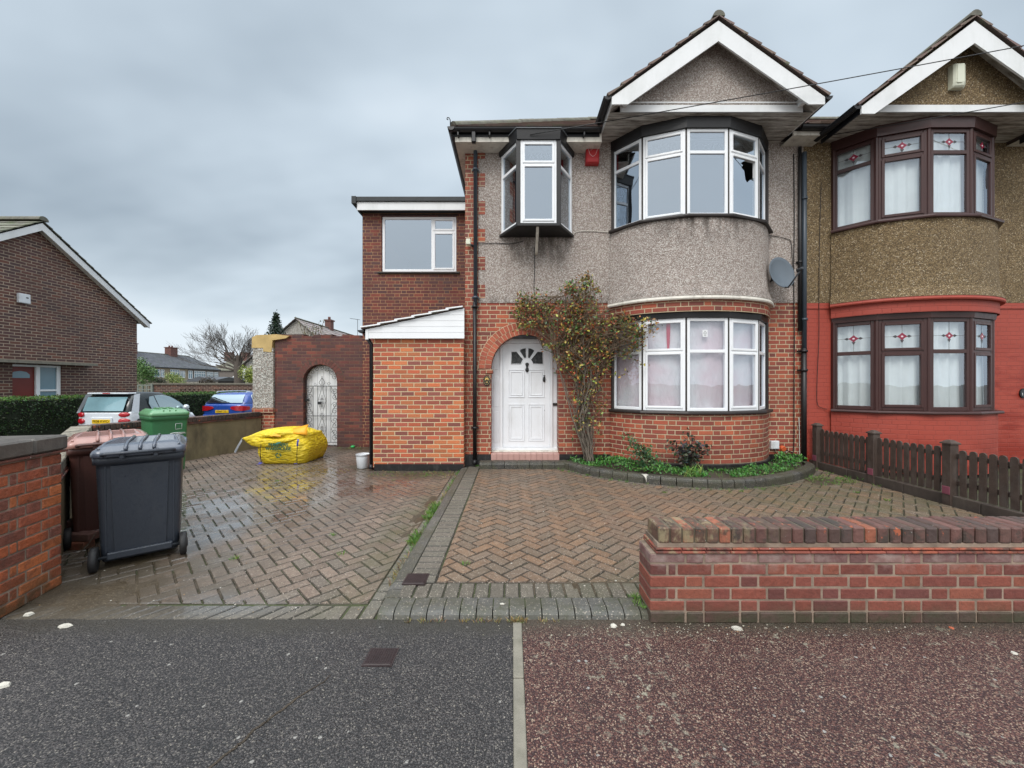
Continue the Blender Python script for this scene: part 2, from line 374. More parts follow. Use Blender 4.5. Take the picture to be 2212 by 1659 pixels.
c = s.mix(s.m('MULTIPLY', s.step(s.noise(s.vm('ADD', p, (9, 2, 1)), 40, 3, .6), .70, .74), .8), c, (.45, .45, .42))
s.set(col=c, rough=.72); s.bump(n1, .8, .01)
s = Mt('face_brick'); p = s.pos(); q = s.xyz(p); at = s.attr(); n1 = s.noise(p, 30, 5, .65)
g = s.m('ADD', .55, s.m('MULTIPLY', n1, .9)); c = s.vm('MULTIPLY', at, s.comb(g, g, g))
sp = s.noise(s.vm('MULTIPLY', p, (1, 1, 1.6)), 130, 2, .5); c = s.mix(s.m('MULTIPLY', s.step(sp, .62, .7), .5), c, (.05, .03, .03))
ef = s.m('MULTIPLY', s.step(s.noise(p, 6, 5, .65), .46, .66), s.step(q[2], .30, .42)); c = s.mix(s.m('MULTIPLY', ef, .50), c, (.46, .40, .36))
ms = s.m('MULTIPLY', s.step(s.noise(p, 7, 5, .7), .38, .60), s.step(q[2], .14, .02)); c = s.mix(s.m('MULTIPLY', ms, .8), c, (.045, .048, .024))
s.set(col=c, rough=.62); s.bump(n1, .7, .008)
plain('mortar_grey', (.25, .19, .145), .9, .4, 9, .8, 70, dirt=((.085, .065, .045), 6, .9))
plain('mortar_cream', (.60, .49, .33), .9, .2, 9, .8, 70)
s = Mt('brick_arch'); p = s.pos(); at = s.attr(); g = s.m('ADD', .65, s.m('MULTIPLY', s.noise(p, 40, 4), .7)); s.set(col=s.vm('MULTIPLY', at, s.comb(g, g, g)), rough=.7); s.bump(s.noise(p, 60, 4), .5, .006)
s = Mt('pier_brick'); p = s.pos(); q = s.xyz(p); at = s.attr(); n1 = s.noise(p, 30, 5, .65); g = s.m('ADD', .5, s.m('MULTIPLY', n1, 1.0)); c = s.vm('MULTIPLY', at, s.comb(g, g, g))
c = s.mix(s.m('MULTIPLY', s.step(s.noise(p, 7, 5, .7), .5, .66), .6), c, (.09, .045, .035)); c = s.mix(s.m('MULTIPLY', s.step(s.noise(s.vm('ADD', p, (3, 0, 1)), 14, 4, .7), .62, .70), s.step(q[2], .7, .95)), c, (.30, .28, .24))
ms = s.m('MULTIPLY', s.step(s.noise(p, 5, 5, .7), .36, .56), s.step(q[2], .22, .05)); c = s.mix(s.m('MULTIPLY', ms, .8), c, (.05, .045, .022)); s.set(col=c, rough=.5); s.bump(n1, .9, .014)
plain('slab_cap', (.085, .075, .065), .42, .35, 7, .8, 50, dirt=((.17, .16, .14), 9, .5))
plain('mortar_dark', (.10, .085, .06), .9, .3, 9, .8, 70)
plain('mortar_yellow', (.50, .36, .15), .85, .2, 5, .5, 30)
plain('render_olive', (.21, .18, .105), .85, .25, 2.5, .5, 40, dirt=((.06, .05, .035), 3.5, .7))
plain('tile_pink', (.46, .27, .235), .45, .1, 4)
plain('wood_fence', (.060, .040, .031), .7, .3, 9, .7, 60, dirt=((.10, .085, .075), 10, .6))
plain('gravel_board', (.060, .046, .038), .7, .3, 5, .6, 40, dirt=((.12, .10, .08), 6, .5))
plain('pink_paint', (.22, .06, .09), .6, .2, 8)
plain('soil', (.050, .038, .026), .95, .4, 6, 1.0, 60)
plain('concrete', (.20, .185, .15), .85, .2, 8, .6, 90, dirt=((.08, .08, .05), 7, .5))
plain('iron', (.015, .016, .018), .5, .1, 5)
plain('cover_iron', (.028, .017, .017), .45, .25, 20, .5, 80)
plain('rubber', (.016, .016, .017), .6, .15, 6)
plain('cable', (.015, .014, .014), .6, .1, 5)
plain('cable_white', (.55, .54, .5), .5, .1, 5)
plain('grey_dish', (.10, .125, .15), .4, .08, 3)
plain('dark_plastic', (.03, .034, .04), .45, .1, 4)
plain('red_plastic', (.42, .022, .026), .35, .12, 4)
plain('red_faded', (.60, .16, .16), .45, .1, 9)
plain('cream_plastic', (.66, .68, .55), .4, .05, 3)
plain('white_plastic', (.66, .69, .72), .4, .08, 3, dirt=((.3, .28, .25), 8, .4))
plain('orange_plastic', (.55, .10, .03), .5, .1, 5)
plain('gold', (.65, .47, .16), .35, .1, 9, metal=.6)
plain('black_gloss', (.012, .012, .013), .15, .05, 5)
plain('stone_white', (.48, .46, .40), .85, .25, 20, .5, 80)
plain('stone_red', (.45, .12, .06), .85, .25, 20, .5, 80)
def bin_mat(name, col, dirt=(.12, .11, .09)):
    s = Mt(name); p = s.n('TexCoord', out='Object'); n1 = s.noise(s.vm('MULTIPLY', p, (1, 1, .3)), 7, 6, .65)
    c = s.mix(s.m('MULTIPLY', s.step(n1, .50, .75), .35), col, dirt); nrm = s.xyz(s.n('NewGeometry', out=1))[2]
    drops = s.step(s.noise(p, 60, 2), .55, .6)
    s.set(col=c, rough=s.m('SUBTRACT', .5, s.m('MULTIPLY', drops, .22))); s.bump(s.m('ADD', s.noise(p, 220, 2), s.m('MULTIPLY', drops, .5)), .12, .002)
bin_mat('bin_black', (.030, .037, .050), (.055, .06, .065)); bin_mat('bin_brown', (.075, .028, .022), (.05, .03, .025)); bin_mat('bin_lid_brown', (.33, .16, .13), (.40, .28, .24)); bin_mat('bin_green', (.035, .16, .062), (.04, .09, .03))
bin_mat('bin_lid_black', (.065, .08, .11), (.11, .12, .14)); bin_mat('bin_lid_green', (.095, .27, .12), (.06, .14, .05))  # black lid lighter and bluer than its body: sky sheen put into the colour
for k in ('bin_lid_black', 'bin_lid_green', 'bin_lid_brown'): bb = MATS[k].node_tree.nodes['Principled BSDF']; bb.inputs['Coat Weight'].default_value = .8; bb.inputs['Coat Roughness'].default_value = .12
s = Mt('bag_yellow'); p = s.pos(); n1 = s.noise(s.vm('MULTIPLY', p, (1, 1, 5)), 8, 4, .6)
c = s.mix(s.noise(p, 3, 4), (.80, .60, .020), (.68, .50, .015)); s.set(col=c, rough=.42); s.bump(s.m('ADD', n1, s.m('MULTIPLY', s.vor(s.vm('MULTIPLY', p, (1, 1, 2.2)), 7, feature='DISTANCE_TO_EDGE'), 1.2)), .75, .05)
plain('bag_orange', (.80, .36, .012), .5, .1, 6); plain('bag_blue', (.045, .05, .30), .5, .1, 6); plain('print_green', (.03, .10, .055), .5, .1, 9); plain('print_teal', (.04, .25, .24), .5, .15, 9)
plain('print_white', (.75, .77, .78), .5, .05, 9); plain('grey_strap', (.28, .30, .33), .6, .1, 9)
plain('plate_yellow', (.80, .52, .02), .4, .05, 9)

def glass(name, refl=.35, tint=(.75, .8, .82), rtint=(.66, .75, .85)):
    s = Mt(name); s.nt.nodes.remove(s.b); p = s.pos()
    nrm = s.n('Bump', {'Height': s.noise(p, 1.8, 2), 'Strength': .12, 'Distance': .02})
    gl = s.n('BsdfGlossy', {'Color': rtint, 'Roughness': .012, 'Normal': nrm}); tr = s.n('BsdfTransparent', {'Color': tint})
    lw = s.n('LayerWeight', {'Blend': .25}, out=1)
    f = s.m('ADD', refl, s.m('MULTIPLY', lw, .6), clamp=True)
    sh = s.n('MixShader', {0: f, 1: tr, 2: gl}); s.put(s.out.inputs[0], sh)
glass('glass_upper', .42); glass('glass_lower', .13, (.92, .94, .95)); glass('glass_net', .16, (.93, .95, .95)); glass('glass_car', .42, (.25, .3, .3), (.75, .88, .92)); 
s = Mt('glass_door'); p = s.pos(); s.set(col=(.022, .026, .028), rough=.12); s.bump(s.vor(p, 70), .8, .01)
plain('lead_line', (.05, .05, .055), .5, .1, 5); plain('stained_red', (.24, .015, .045), .25, .15, 30); plain('stained_pale', (.72, .60, .66), .3, .1, 20)
s = Mt('bed_sheet'); p = s.pos(); c = s.mix(s.step(s.noise(p, 1.3, 3), .42, .62), (.74, .72, .74), (.70, .56, .60)); s.set(col=c, rough=.85)
s.bump(s.noise(s.vm('MULTIPLY', p, (3, 1, 1)), 3, 4), .5, .08)
plain('net_curtain', (.76, .80, .80), .9, .06, 4); plain('pink_cloth', (.50, .03, .07), .8, .1, 4)
plain('room_wall', (.20, .19, .18), .9, .05, 1)

def asphalt(name, base, chips, lich, wetn=.4, edge=None):
    s = Mt(name); p = s.pos(); wp = s.vm('ADD', p, s.vm('MULTIPLY', s.noise(p, 60, 1, out=1), (.012, .012, 0)))
    v = s.xyz(s.vor(wp, 135, out=1)); ds = s.vor(wp, 135); c = s.ramp(v[0], chips, 'LINEAR')
    c = s.mix(s.step(ds, .38, .62), c, base)
    g = s.m('ADD', .55, s.m('MULTIPLY', s.m('ADD', s.noise(p, .9, 5, .6), s.noise(s.vm('ADD', p, (3, 9, 0)), 5, 4, .7)), .45)); c = s.vm('MULTIPLY', c, s.comb(g, g, g))
    bigs = s.vor(wp, 38, out=1); sel = s.m('GREATER_THAN', s.xyz(bigs)[1], .985); dsb = s.vor(wp, 38)
    c = s.mix(s.m('MULTIPLY', sel, s.step(dsb, .34, .26)), c, (.26, .25, .23))
    if lich:
        lm = s.m('MULTIPLY', s.step(s.noise(p, 16, 5, .7), .575, .63), s.step(s.noise(s.vm('ADD', p, (3, 1, 0)), 1.3, 3), .42, .58)); c = s.mix(s.m('MULTIPLY', lm, .8), c, lich)
    if edge:
        q = s.xyz(p); em = s.m('MULTIPLY', s.step(s.m('ADD', q[1], s.m('MULTIPLY', s.noise(p, 4, 4), .25)), 2.36, 2.52), .8); c = s.mix(em, c, edge)
    wt = s.noise(s.vm('ADD', p, (7, 3, 0)), .9, 4, .6)
    s.set(col=c, rough=s.m('SUBTRACT', .66, s.m('MULTIPLY', s.step(wt, .4, .65), wetn)), spec=.5)
    s.bump(s.m('SUBTRACT', 1.0, ds), .75, .007)
asphalt('asphalt', (.017, .0165, .017), [(0, (.030, .028, .029)), (.40, (.052, .047, .047)), (.70, (.082, .074, .071)), (.92, (.125, .114, .103)), (1, (.22, .20, .17))], None, .24, (.038, .034, .026))
asphalt('asphalt_red', (.030, .012, .012), [(0, (.058, .023, .020)), (.35, (.105, .042, .034)), (.62, (.155, .073, .055)), (.86, (.235, .155, .11)), (1, (.36, .28, .21))], (.30, .29, .22), .20, (.05, .042, .028))
plain('road_asphalt', (.055, .055, .057), .75, .2, 3, .4, 90)
s = Mt('grass_ground'); p = s.pos(); s.set(col=s.mix(s.noise(p, .6, 5), (.09, .085, .075), (.12, .115, .095)), rough=.9)

s = Mt('paver'); p = s.pos(); q = s.xyz(p); at = s.attr(); t = s.noise(p, 210, 2, .6); n1 = s.noise(p, 24, 5, .6)
g = s.m('ADD', .55, s.m('MULTIPLY', n1, .9)); c = s.vm('MULTIPLY', at, s.comb(g, g, g))
c = s.mix(s.m('MULTIPLY', s.step(t, .60, .66), .55), c, (.34, .30, .25)); c = s.mix(s.m('MULTIPLY', s.step(t, .40, .34), .6), c, (.03, .028, .022))
dt = s.vor(p, 95); dr = s.xyz(s.vor(p, 95, out=1)); c = s.mix(s.m('MULTIPLY', s.m('MULTIPLY', s.step(dt, .42, .30), s.m('GREATER_THAN', dr[0], .72)), .8), c, (.40, .35, .29)); c = s.mix(s.m('MULTIPLY', s.m('MULTIPLY', s.step(dt, .55, .35), s.m('LESS_THAN', dr[1], .25)), .55), c, (.035, .03, .025))
def blob(s, q, x, y, rx, ry, lo=1.0, hi=.35):
    dx = s.m('DIVIDE', s.m('SUBTRACT', q[0], x), rx); dy = s.m('DIVIDE', s.m('SUBTRACT', q[1], y), ry)
    return s.step(s.m('SQRT', s.m('ADD', s.m('MULTIPLY', dx, dx), s.m('MULTIPLY', dy, dy))), lo, hi)
nl = s.noise(p, 2.2, 6, .65); nm = s.noise(s.vm('ADD', p, (4, 4, 0)), 3.5, 6, .7)
rust = s.m('MULTIPLY', s.m('MAXIMUM', blob(s, q, -1.9, 5.7, 1.0, .8), s.m('MULTIPLY', blob(s, q, -3.6, 5.9, .9, .9), .5)), s.step(nl, .38, .62)); c = s.mix(s.m('MULTIPLY', rust, .6), c, (.13, .045, .018))
rr = s.m('MULTIPLY', blob(s, q, 1.6, 4.2, 1.8, 1.5), s.step(nl, .4, .7)); c = s.mix(s.m('MULTIPLY', rr, .35), c, (.27, .13, .07))
moss = s.m('MULTIPLY', s.m('MAXIMUM', s.m('MAXIMUM', blob(s, q, 4.2, 4.9, 2.2, 1.3), blob(s, q, 1.4, 2.5, 1.3, .8)), blob(s, q, -1.1, 4.0, .35, 3, 1, .1)), s.step(nm, .36, .60)); c = s.mix(s.m('MULTIPLY', moss, .55), c, (.065, .068, .022))
drt = s.m('MULTIPLY', s.m('MAXIMUM', blob(s, q, -3.1, 2.85, 1.5, .95), s.m('MAXIMUM', blob(s, q, -1.6, 6.6, 1.4, .8), blob(s, q, -3.4, 8.9, 2.4, .7))), s.step(nm, .25, .5)); c = s.mix(s.m('MULTIPLY', drt, .85), c, (.055, .043, .026))
wet = s.m('MAXIMUM', s.m('MAXIMUM', blob(s, q, -3.3, 5.2, 1.9, 3.2, 1.05, .45), blob(s, q, -2.15, 2.62, .6, .25)), blob(s, q, -1.9, 5.6, 1.2, .9))
wet0 = s.m('MULTIPLY', blob(s, q, -2.15, 2.58, .85, .16, 1.0, .4), .95)
wet = s.m('MULTIPLY', wet, s.m('ADD', .2, s.m('MULTIPLY', s.step(nl, .38, .56), .8)))
wet = s.m('MULTIPLY', s.m('MAXIMUM', wet, wet0), s.m('SUBTRACT', 1.0, s.m('MULTIPLY', drt, .75))); c = s.mix(s.m('MULTIPLY', wet, .35), c, (.05, .045, .04))
s.set(col=c, rough=s.m('ADD', s.m('SUBTRACT', .60, s.m('MULTIPLY', wet, .46)), s.m('MULTIPLY', s.m('SUBTRACT', n1, .5), .18)))
s.put(s.b.inputs['Coat Weight'], s.m('MULTIPLY', wet, .9)); s.b.inputs['Coat Roughness'].default_value = .07; s.b.inputs['Coat IOR'].default_value = 1.75
s.bump(s.m('ADD', t, n1), s.m('SUBTRACT', .55, s.m('MULTIPLY', wet, .50)), .004)
s = Mt('joint_sand'); p = s.pos(); q = s.xyz(p); c = s.mix(s.step(s.noise(p, 2.5, 5), .4, .6), (.030, .026, .018), (.048, .060, .020))
wet = s.m('MULTIPLY', blob(s, q, -3.3, 5.2, 1.9, 3.2, 1.05, .45), s.m('ADD', .2, s.m('MULTIPLY', s.step(s.noise(p, 2.2, 6, .65), .38, .56), .8)))
wet = s.m('MULTIPLY', wet, s.step(q[1], 3.3, 4.2)); s.put(s.b.inputs['Coat Weight'], s.m('MULTIPLY', wet, .6)); s.b.inputs['Coat Roughness'].default_value = .06; s.b.inputs['Coat IOR'].default_value = 1.6; s.set(col=c, rough=s.m('SUBTRACT', .85, s.m('MULTIPLY', wet, .5))); s.bump(s.noise(p, 90, 3), .3, .004)
s = Mt('silt'); p = s.pos(); n1 = s.noise(p, 14, 6, .65); c = s.mix(n1, (.030, .022, .013), (.085, .064, .038)); c = s.mix(s.m('MULTIPLY', s.step(s.vor(p, 60), .25, .15), .6), c, (.22, .18, .12)); s.set(col=c, rough=s.m('ADD', .30, s.m('MULTIPLY', s.step(s.noise(p, 3, 4), .35, .6), .45))); s.bump(s.noise(p, 45, 5, .65), .7, .008)
s = Mt('kerb_stone'); p = s.pos(); at = s.attr(); n1 = s.noise(p, 22, 6, .65); t = s.noise(p, 260, 2); c = s.vm('MULTIPLY', at, s.mix(n1, (.5, .5, .5), (1.3, 1.3, 1.25)))
c = s.mix(s.m('MULTIPLY', s.step(t, .6, .66), .45), c, (.28, .26, .22)); c = s.mix(s.m('MULTIPLY', s.step(s.noise(p, 5, 6, .7), .55, .66), .5), c, (.05, .058, .022))
dt = s.vor(p, 95); dr = s.xyz(s.vor(p, 95, out=1)); c = s.mix(s.m('MULTIPLY', s.m('MULTIPLY', s.step(dt, .42, .30), s.m('GREATER_THAN', dr[0], .72)), .8), c, (.40, .35, .29)); c = s.mix(s.m('MULTIPLY', s.m('MULTIPLY', s.step(dt, .55, .35), s.m('LESS_THAN', dr[1], .25)), .55), c, (.035, .03, .025))
q = s.xyz(p); c = s.mix(s.m('MULTIPLY', s.step(s.noise(p, 3, 6, .7), .40, .58), .55), c, (.060, .058, .030)); s.set(col=c, rough=.5); s.bump(s.m('ADD', n1, t), .6, .005)

def leafmat(name, rough=.5):
    s = Mt(name); at = s.attr(); n1 = s.noise(s.pos(), 30, 2); g = s.m('ADD', .7, s.m('MULTIPLY', n1, .6)); s.set(col=s.vm('MULTIPLY', at, s.comb(g, g, g)), rough=rough); s.b.inputs['Transmission Weight'].default_value = 0
leafmat('leaf'); leafmat('grass_blade', .6)
plain('bark_grey', (.15, .125, .10), .85, .3, 12, .8, 60); plain('twig_brown', (.085, .070, .058), .85, .25, 9); plain('stem_brown', (.14, .10, .065), .8, .3, 12)
plain('hip_red', (.45, .045, .018), .3, .2, 20); plain('hedge_core', (.012, .018, .007), .95, .3, 6)
plain('car_silver', (.66, .70, .74), .28, .02, 3, spec=.6, coat=.6); plain('car_blue', (.020, .070, .33), .25, .03, 3, coat=.8); plain('car_black', (.010, .014, .015), .25, .05, 5, coat=.4)
plain('car_chrome', (.70, .76, .80), .25, .05, 5, metal=.3); plain('tail_red', (.42, .010, .018), .2, .1, 12, coat=.6)
plain('door_red', (.17, .020, .014), .45, .1, 4); plain('brick_chimney', (.13, .06, .05), .85, .3, 9); plain('wall_beige', (.32, .27, .19), .85, .1, 3); plain('wall_grey', (.16, .14, .125), .85, .15, 3)
plain('glass_far', (.16, .26, .32), .12, .15, 1); plain('glass_rear', (.17, .30, .34), .10, .35, .9, coat=1); plain('fence_sage', (.22, .25, .22), .7, .1, 5); plain('green_plastic', (.03, .45, .12), .4, .1, 5); plain('window_net', (.42, .50, .52), .5, .1, 3)  # glass_rear is opaque: the reflected sky is painted in as teal
# ------------------------------------------------------------------ ground
def struct(mb, name, mat, **k): return tag(mb.build(name, mat, **k), kind='structure')
def sheet(name, poly, z, mat):
    m = MB(); m.face([(x, y, z) for x, y in poly], uv=[(x, y) for x, y in poly]); return struct(m, name, mat)
sheet('ground', [(-700, -700), (700, -700), (700, 700), (-700, 700)], -.36, 'grass_ground')
sheet('side_road', [(-13.2, -4), (-8.4, -4), (-8.4, 60), (-13.2, 60)], -.30, 'road_asphalt')
sheet('street', [(-60, -12), (60, -12), (60, -2.6), (-60, -2.6)], -.12, 'road_asphalt')
sheet('side_pavement', [(-8.4, -2.6), (-3.2, -2.6), (-3.2, 2.6), (-5.4, 4.8), (-7.0, 6.3), (-6.2, 9.2), (-6.2, 40), (-8.4, 40)], -.10, 'asphalt')
def wavy(y0, x0, x1, a=.02, n=30): return [(x0 + (x1 - x0) * i / n, y0 + a * mnoise.noise((i * .9, 3, 1))) for i in range(n + 1)]
sheet('pavement', [(-5.4, -2.6), (.004, -2.6)] + wavy(2.44, .004, -3.2) + [(-5.4, 2.6)], 0, 'asphalt')
sheet('red_pavement', [(.062, -2.6), (30, -2.6), (30, 2.45), (.062, 2.45)], .001, 'asphalt_red')
m = MB(); y = -2.6; m.col = (.5, .5, .5)
while y < 2.40: m.bbox(.006, .060, y + .002, min(y + .905, 2.405), -.1, .006, r=.004); y += .91
struct(m, 'pavement_edging', 'concrete')
plot = [(-3.3, 2.42), (-3.3, 2.62), (-5.15, 4.45), (-6.6, 6.05), (-5.9, 9.15), (-5.9, 14), (14, 14), (14, 2.42)]
sheet('plot_ground', plot, -.011, 'joint_sand')
# crack in the asphalt: a thin ribbon of open joint
pts = [(PX(x, CAMZ / (K * (y - 829.5))), CAMZ / (K * (y - 829.5))) for x, y in ((714, 1458), (700, 1473), (676, 1487), (655, 1500), (640, 1510), (615, 1530), (590, 1547), (572, 1562), (555, 1573), (545, 1580), (528, 1600), (500, 1622), (470, 1645), (440, 1672))]
m = MB(); pp = []
for i, p in enumerate(catmull(pts, 4)):
    pp.append((p[0] + .006 * mnoise.noise((i * .8, 0, 0)), p[1] + .006 * mnoise.noise((0, i * .8, 4))))
for i in range(len(pp) - 1):
    w0, w1 = (.0016 + .0040 * min(1, j / 16) for j in (i, i + 1)); dx, dy = pp[i + 1][0] - pp[i][0], pp[i + 1][1] - pp[i][1]; l = math.hypot(dx, dy); nx, ny = -dy / l, dx / l
    m.face([(pp[i][0] - nx * w0, pp[i][1] - ny * w0, .003), (pp[i + 1][0] - nx * w1, pp[i + 1][1] - ny * w1, .003), (pp[i + 1][0] + nx * w1, pp[i + 1][1] + ny * w1, .003), (pp[i][0] + nx * w0, pp[i][1] + ny * w0, .003)])
struct(m, 'pavement_crack', 'soil')

# ------------------------------------------------------------------ herringbone paving
def clip(poly, hp):
    a, b, c = hp; out = []                                   # keep a*x+b*y >= c
    for i, p in enumerate(poly):
        q = poly[(i + 1) % len(poly)]; dp = a * p[0] + b * p[1] - c; dq = a * q[0] + b * q[1] - c
        if dp >= 0: out.append(p)
        if dp * dq < 0: t = dp / (dp - dq); out.append((p[0] + (q[0] - p[0]) * t, p[1] + (q[1] - p[1]) * t))
    return out
def paver(m, poly, z, col, gap=.0034, ch=.006, drop=.007):
    if len(poly) < 3: return
    A = sum(poly[i][0] * poly[(i + 1) % len(poly)][1] - poly[(i + 1) % len(poly)][0] * poly[i][1] for i in range(len(poly))) / 2
    if abs(A) < .0008: return
    if A < 0: poly = poly[::-1]
    cl = poly + [poly[0]]; dz = random.uniform(-.002, .002) + .005 * mnoise.noise((poly[0][0] * 1.1, poly[0][1] * 1.1, 2)) - .001; tx, ty = random.uniform(-.012, .012), random.uniform(-.012, .012)
    cx = sum(p[0] for p in poly) / len(poly); cy = sum(p[1] for p in poly) / len(poly)
    def inset(o):
        r = []
        for i, p in enumerate(poly):
            a = poly[i - 1]; b = poly[(i + 1) % len(poly)]
            n1 = (-(p[1] - a[1]), p[0] - a[0]); n2 = (-(b[1] - p[1]), b[0] - p[0]); l1 = math.hypot(*n1) or 1; l2 = math.hypot(*n2) or 1
            nx = n1[0] / l1 + n2[0] / l2; ny = n1[1] / l1 + n2[1] / l2; l = math.hypot(nx, ny) or 1; c = max(.5, (nx * n1[0] + ny * n1[1]) / (l * l1))
            r.append((p[0] + nx / l * o / c, p[1] + ny / l * o / c))
        return r
    P = lambda q, zz: (q[0], q[1], zz + dz + (q[0] - cx) * tx + (q[1] - cy) * ty)
    a = [P(q, z - drop) for q in inset(gap)]; b = [P(q, z) for q in inset(gap + ch)]; e = [(q[0], q[1], z - .022) for q in inset(gap)]
    m.face(b, col=col); n = len(poly)
    for i in range(n): j = (i + 1) % n; m.face([a[i], a[j], b[j], b[i]], col=tuple(v * .38 for v in col)); m.face([e[i], e[j], a[j], a[i]], col=(.02, .018, .012))
def pcol(base, v=.13):
    g = random.uniform(1 - v, 1 + v); c = random.choice(base); return tuple(x * g for x in c)
PC_R = [(0.160, 0.102, 0.064), (0.180, 0.114, 0.070), (0.148, 0.102, 0.067), (0.156, 0.110, 0.076), (0.136, 0.098, 0.066), (0.188, 0.110, 0.062)]
PC_L = [(0.157, 0.117, 0.089), (0.174, 0.126, 0.095), (0.145, 0.117, 0.092), (0.153, 0.111, 0.083), (0.183, 0.134, 0.102)]
def herring(name, x0, x1, y0, y1, z, cols, hps, w=.102, ang=45, ox=0, oy=0):
    m = MB(); ca, sa = math.cos(R(ang)), math.sin(R(ang)); N = int((abs(x1 - x0) + abs(y1 - y0)) / w) + 4; mx, my = (x0 + x1) / 2 + ox, (y0 + y1) / 2 + oy
    hps = [(1, 0, x0), (-1, 0, -x1), (0, 1, y0), (0, -1, -y1)] + hps
    for i in range(-N, N):
        for j in range(-N, N):
            k = (i - j) % 4
            if k == 0: r = (i, j, i + 2, j + 1)
            elif k == 3: r = (i, j, i + 1, j + 2)
            else: continue
            poly = [(mx + (x * ca - y * sa) * w, my + (x * sa + y * ca) * w) for x, y in ((r[0], r[1]), (r[2], r[1]), (r[2], r[3]), (r[0], r[3]))]
            if max(p[0] for p in poly) < x0 or min(p[0] for p in poly) > x1 or max(p[1] for p in poly) < y0 or min(p[1] for p in poly) > y1: continue
            for h in hps: poly = clip(poly, h)
            paver(m, poly, z, pcol(cols))
    return m
def hpl(a, b):                                               # half plane to the right-hand side of a->b
    dx, dy = b[0] - a[0], b[1] - a[1]; n = (dy, -dx); return (n[0], n[1], n[0] * a[0] + n[1] * a[1])
KX = -.80
m = herring('drive', -6.9, KX - .17, 2.62, 9.2, 0, PC_L, [hpl((-3.25, 2.55), (-5.15, 4.45)), hpl((-5.15, 4.45), (-6.68, 6.05)), hpl((-6.68, 6.05), (-5.9, 9.15))])
for i in range(62):                                          # soldier row beside the kerb, slanted row along the front edge
    y = 2.45 + .106 * i; paver(m, [(KX - .17, y), (KX - .07, y), (KX - .07, y + .104), (KX - .17, y + .104)], 0, pcol([(.13, .12, .10)]))
for i in range(24):
    x = -3.35 + .108 * i
    if x + .1 < KX - .06: paver(m, [(x, 2.44), (x + .104, 2.44), (x + .104 + (.12 if x < -1.2 else .0), 2.60), (x + (.12 if x < -1.2 else 0), 2.60)], -.001, pcol([(.13, .115, .092)]))
struct(m, 'drive_paving', 'paver')
ZR = .05
sheet('forecourt_bed', [(KX, 2.5), (5.15, 2.5), (5.15, 6.9), (KX, 6.9)], ZR - .011, 'joint_sand')
m = herring('forecourt', KX + .25, 5.15, 2.80, 6.62, ZR, PC_R, [])
for i in range(45):
    y = 2.80 + .104 * i
    if y < 6.7: paver(m, [(KX + .04, y), (KX + .245, y), (KX + .245, y + .103), (KX + .04, y + .103)], ZR, pcol([(.115, .105, .082), (.125, .11, .088)]))
for i in range(58):
    x = KX + .02 + .104 * i; paver(m, [(x, 2.60), (x + .103, 2.60), (x + .103, 2.795), (x, 2.795)], ZR - .001, pcol([(.115, .10, .078), (.10, .09, .07)]))
struct(m, 'forecourt_paving', 'paver')
def kcol(b=.095): g = random.uniform(.8, 1.25) * b; return (g, g * .99, g * .93)
m = MB()
def bull(m, a, b, rev=False, h=ZR, w=.10, col=None):          # kerb block between plan points, rounded on the outer (right-hand) side
    F, L = frame2(a, b); col = col or kcol(); pr = [(-w / 2, -.1), (-w / 2, h - .002), (w * .1, h), (w * .3, h - .006), (w * .45, h - .022), (w * .5, h - .045), (w * .5, -.1)]
    g = .003; r0 = [F(g, o, z) for o, z in pr]; r1 = [F(L - g, o, z) for o, z in pr]; m.loft([r0, r1], True, True, False, col=col)
y = 2.60
for i in range(11):
    l = .105 if i < 2 else .46
    if y + l > 6.66: l = 6.66 - y
    if l < .05: break
    a, b = (KX - .02, y + l), (KX - .02, y); bull(m, a, b, w=.115); y += l
for i in range(56):
    x = KX - .05 + .104 * i
    if x < .92: bull(m, (x, 2.52), (x + .103, 2.52), w=.17, h=ZR - .004, col=kcol(.095))
struct(m, 'kerb', 'kerb_stone')
BED = catmull([(.86, 6.70), (1.02, 6.42), (1.384, 6.0), (2.12, 5.53), (2.87, 5.36), (3.52, 5.47), (4.27, 5.84), (4.86, 6.32), (5.02, 6.68)], 8)
m = MB(); L = 0; last = BED[0]; nxt = .1; seg = [BED[0]]
for a, b in zip(BED, BED[1:]):
    seg.append(b)
    if sum(math.dist(seg[i], seg[i + 1]) for i in range(len(seg) - 1)) > .12: bull(m, seg[0], seg[-1], h=.17, w=.13, col=kcol(.058)); seg = [b]
struct(m, 'bed_kerb', 'kerb_stone')
m = MB(); ol = offset(BED, .13)
for a, b, c, e in zip(BED[2:-6], BED[3:-5], ol[2:-6], ol[3:-5]): paver(m, [offset(BED, .065)[BED.index(a)], c, e, offset(BED, .065)[BED.index(b)]][::-1], ZR + .004, pcol([(.12, .10, .075)]))
struct(m, 'bed_edge_paving', 'paver')
sheet('bed_soil', BED[1:-1] + [(5.0, 6.79), (.9, 6.79)], .12, 'soil')
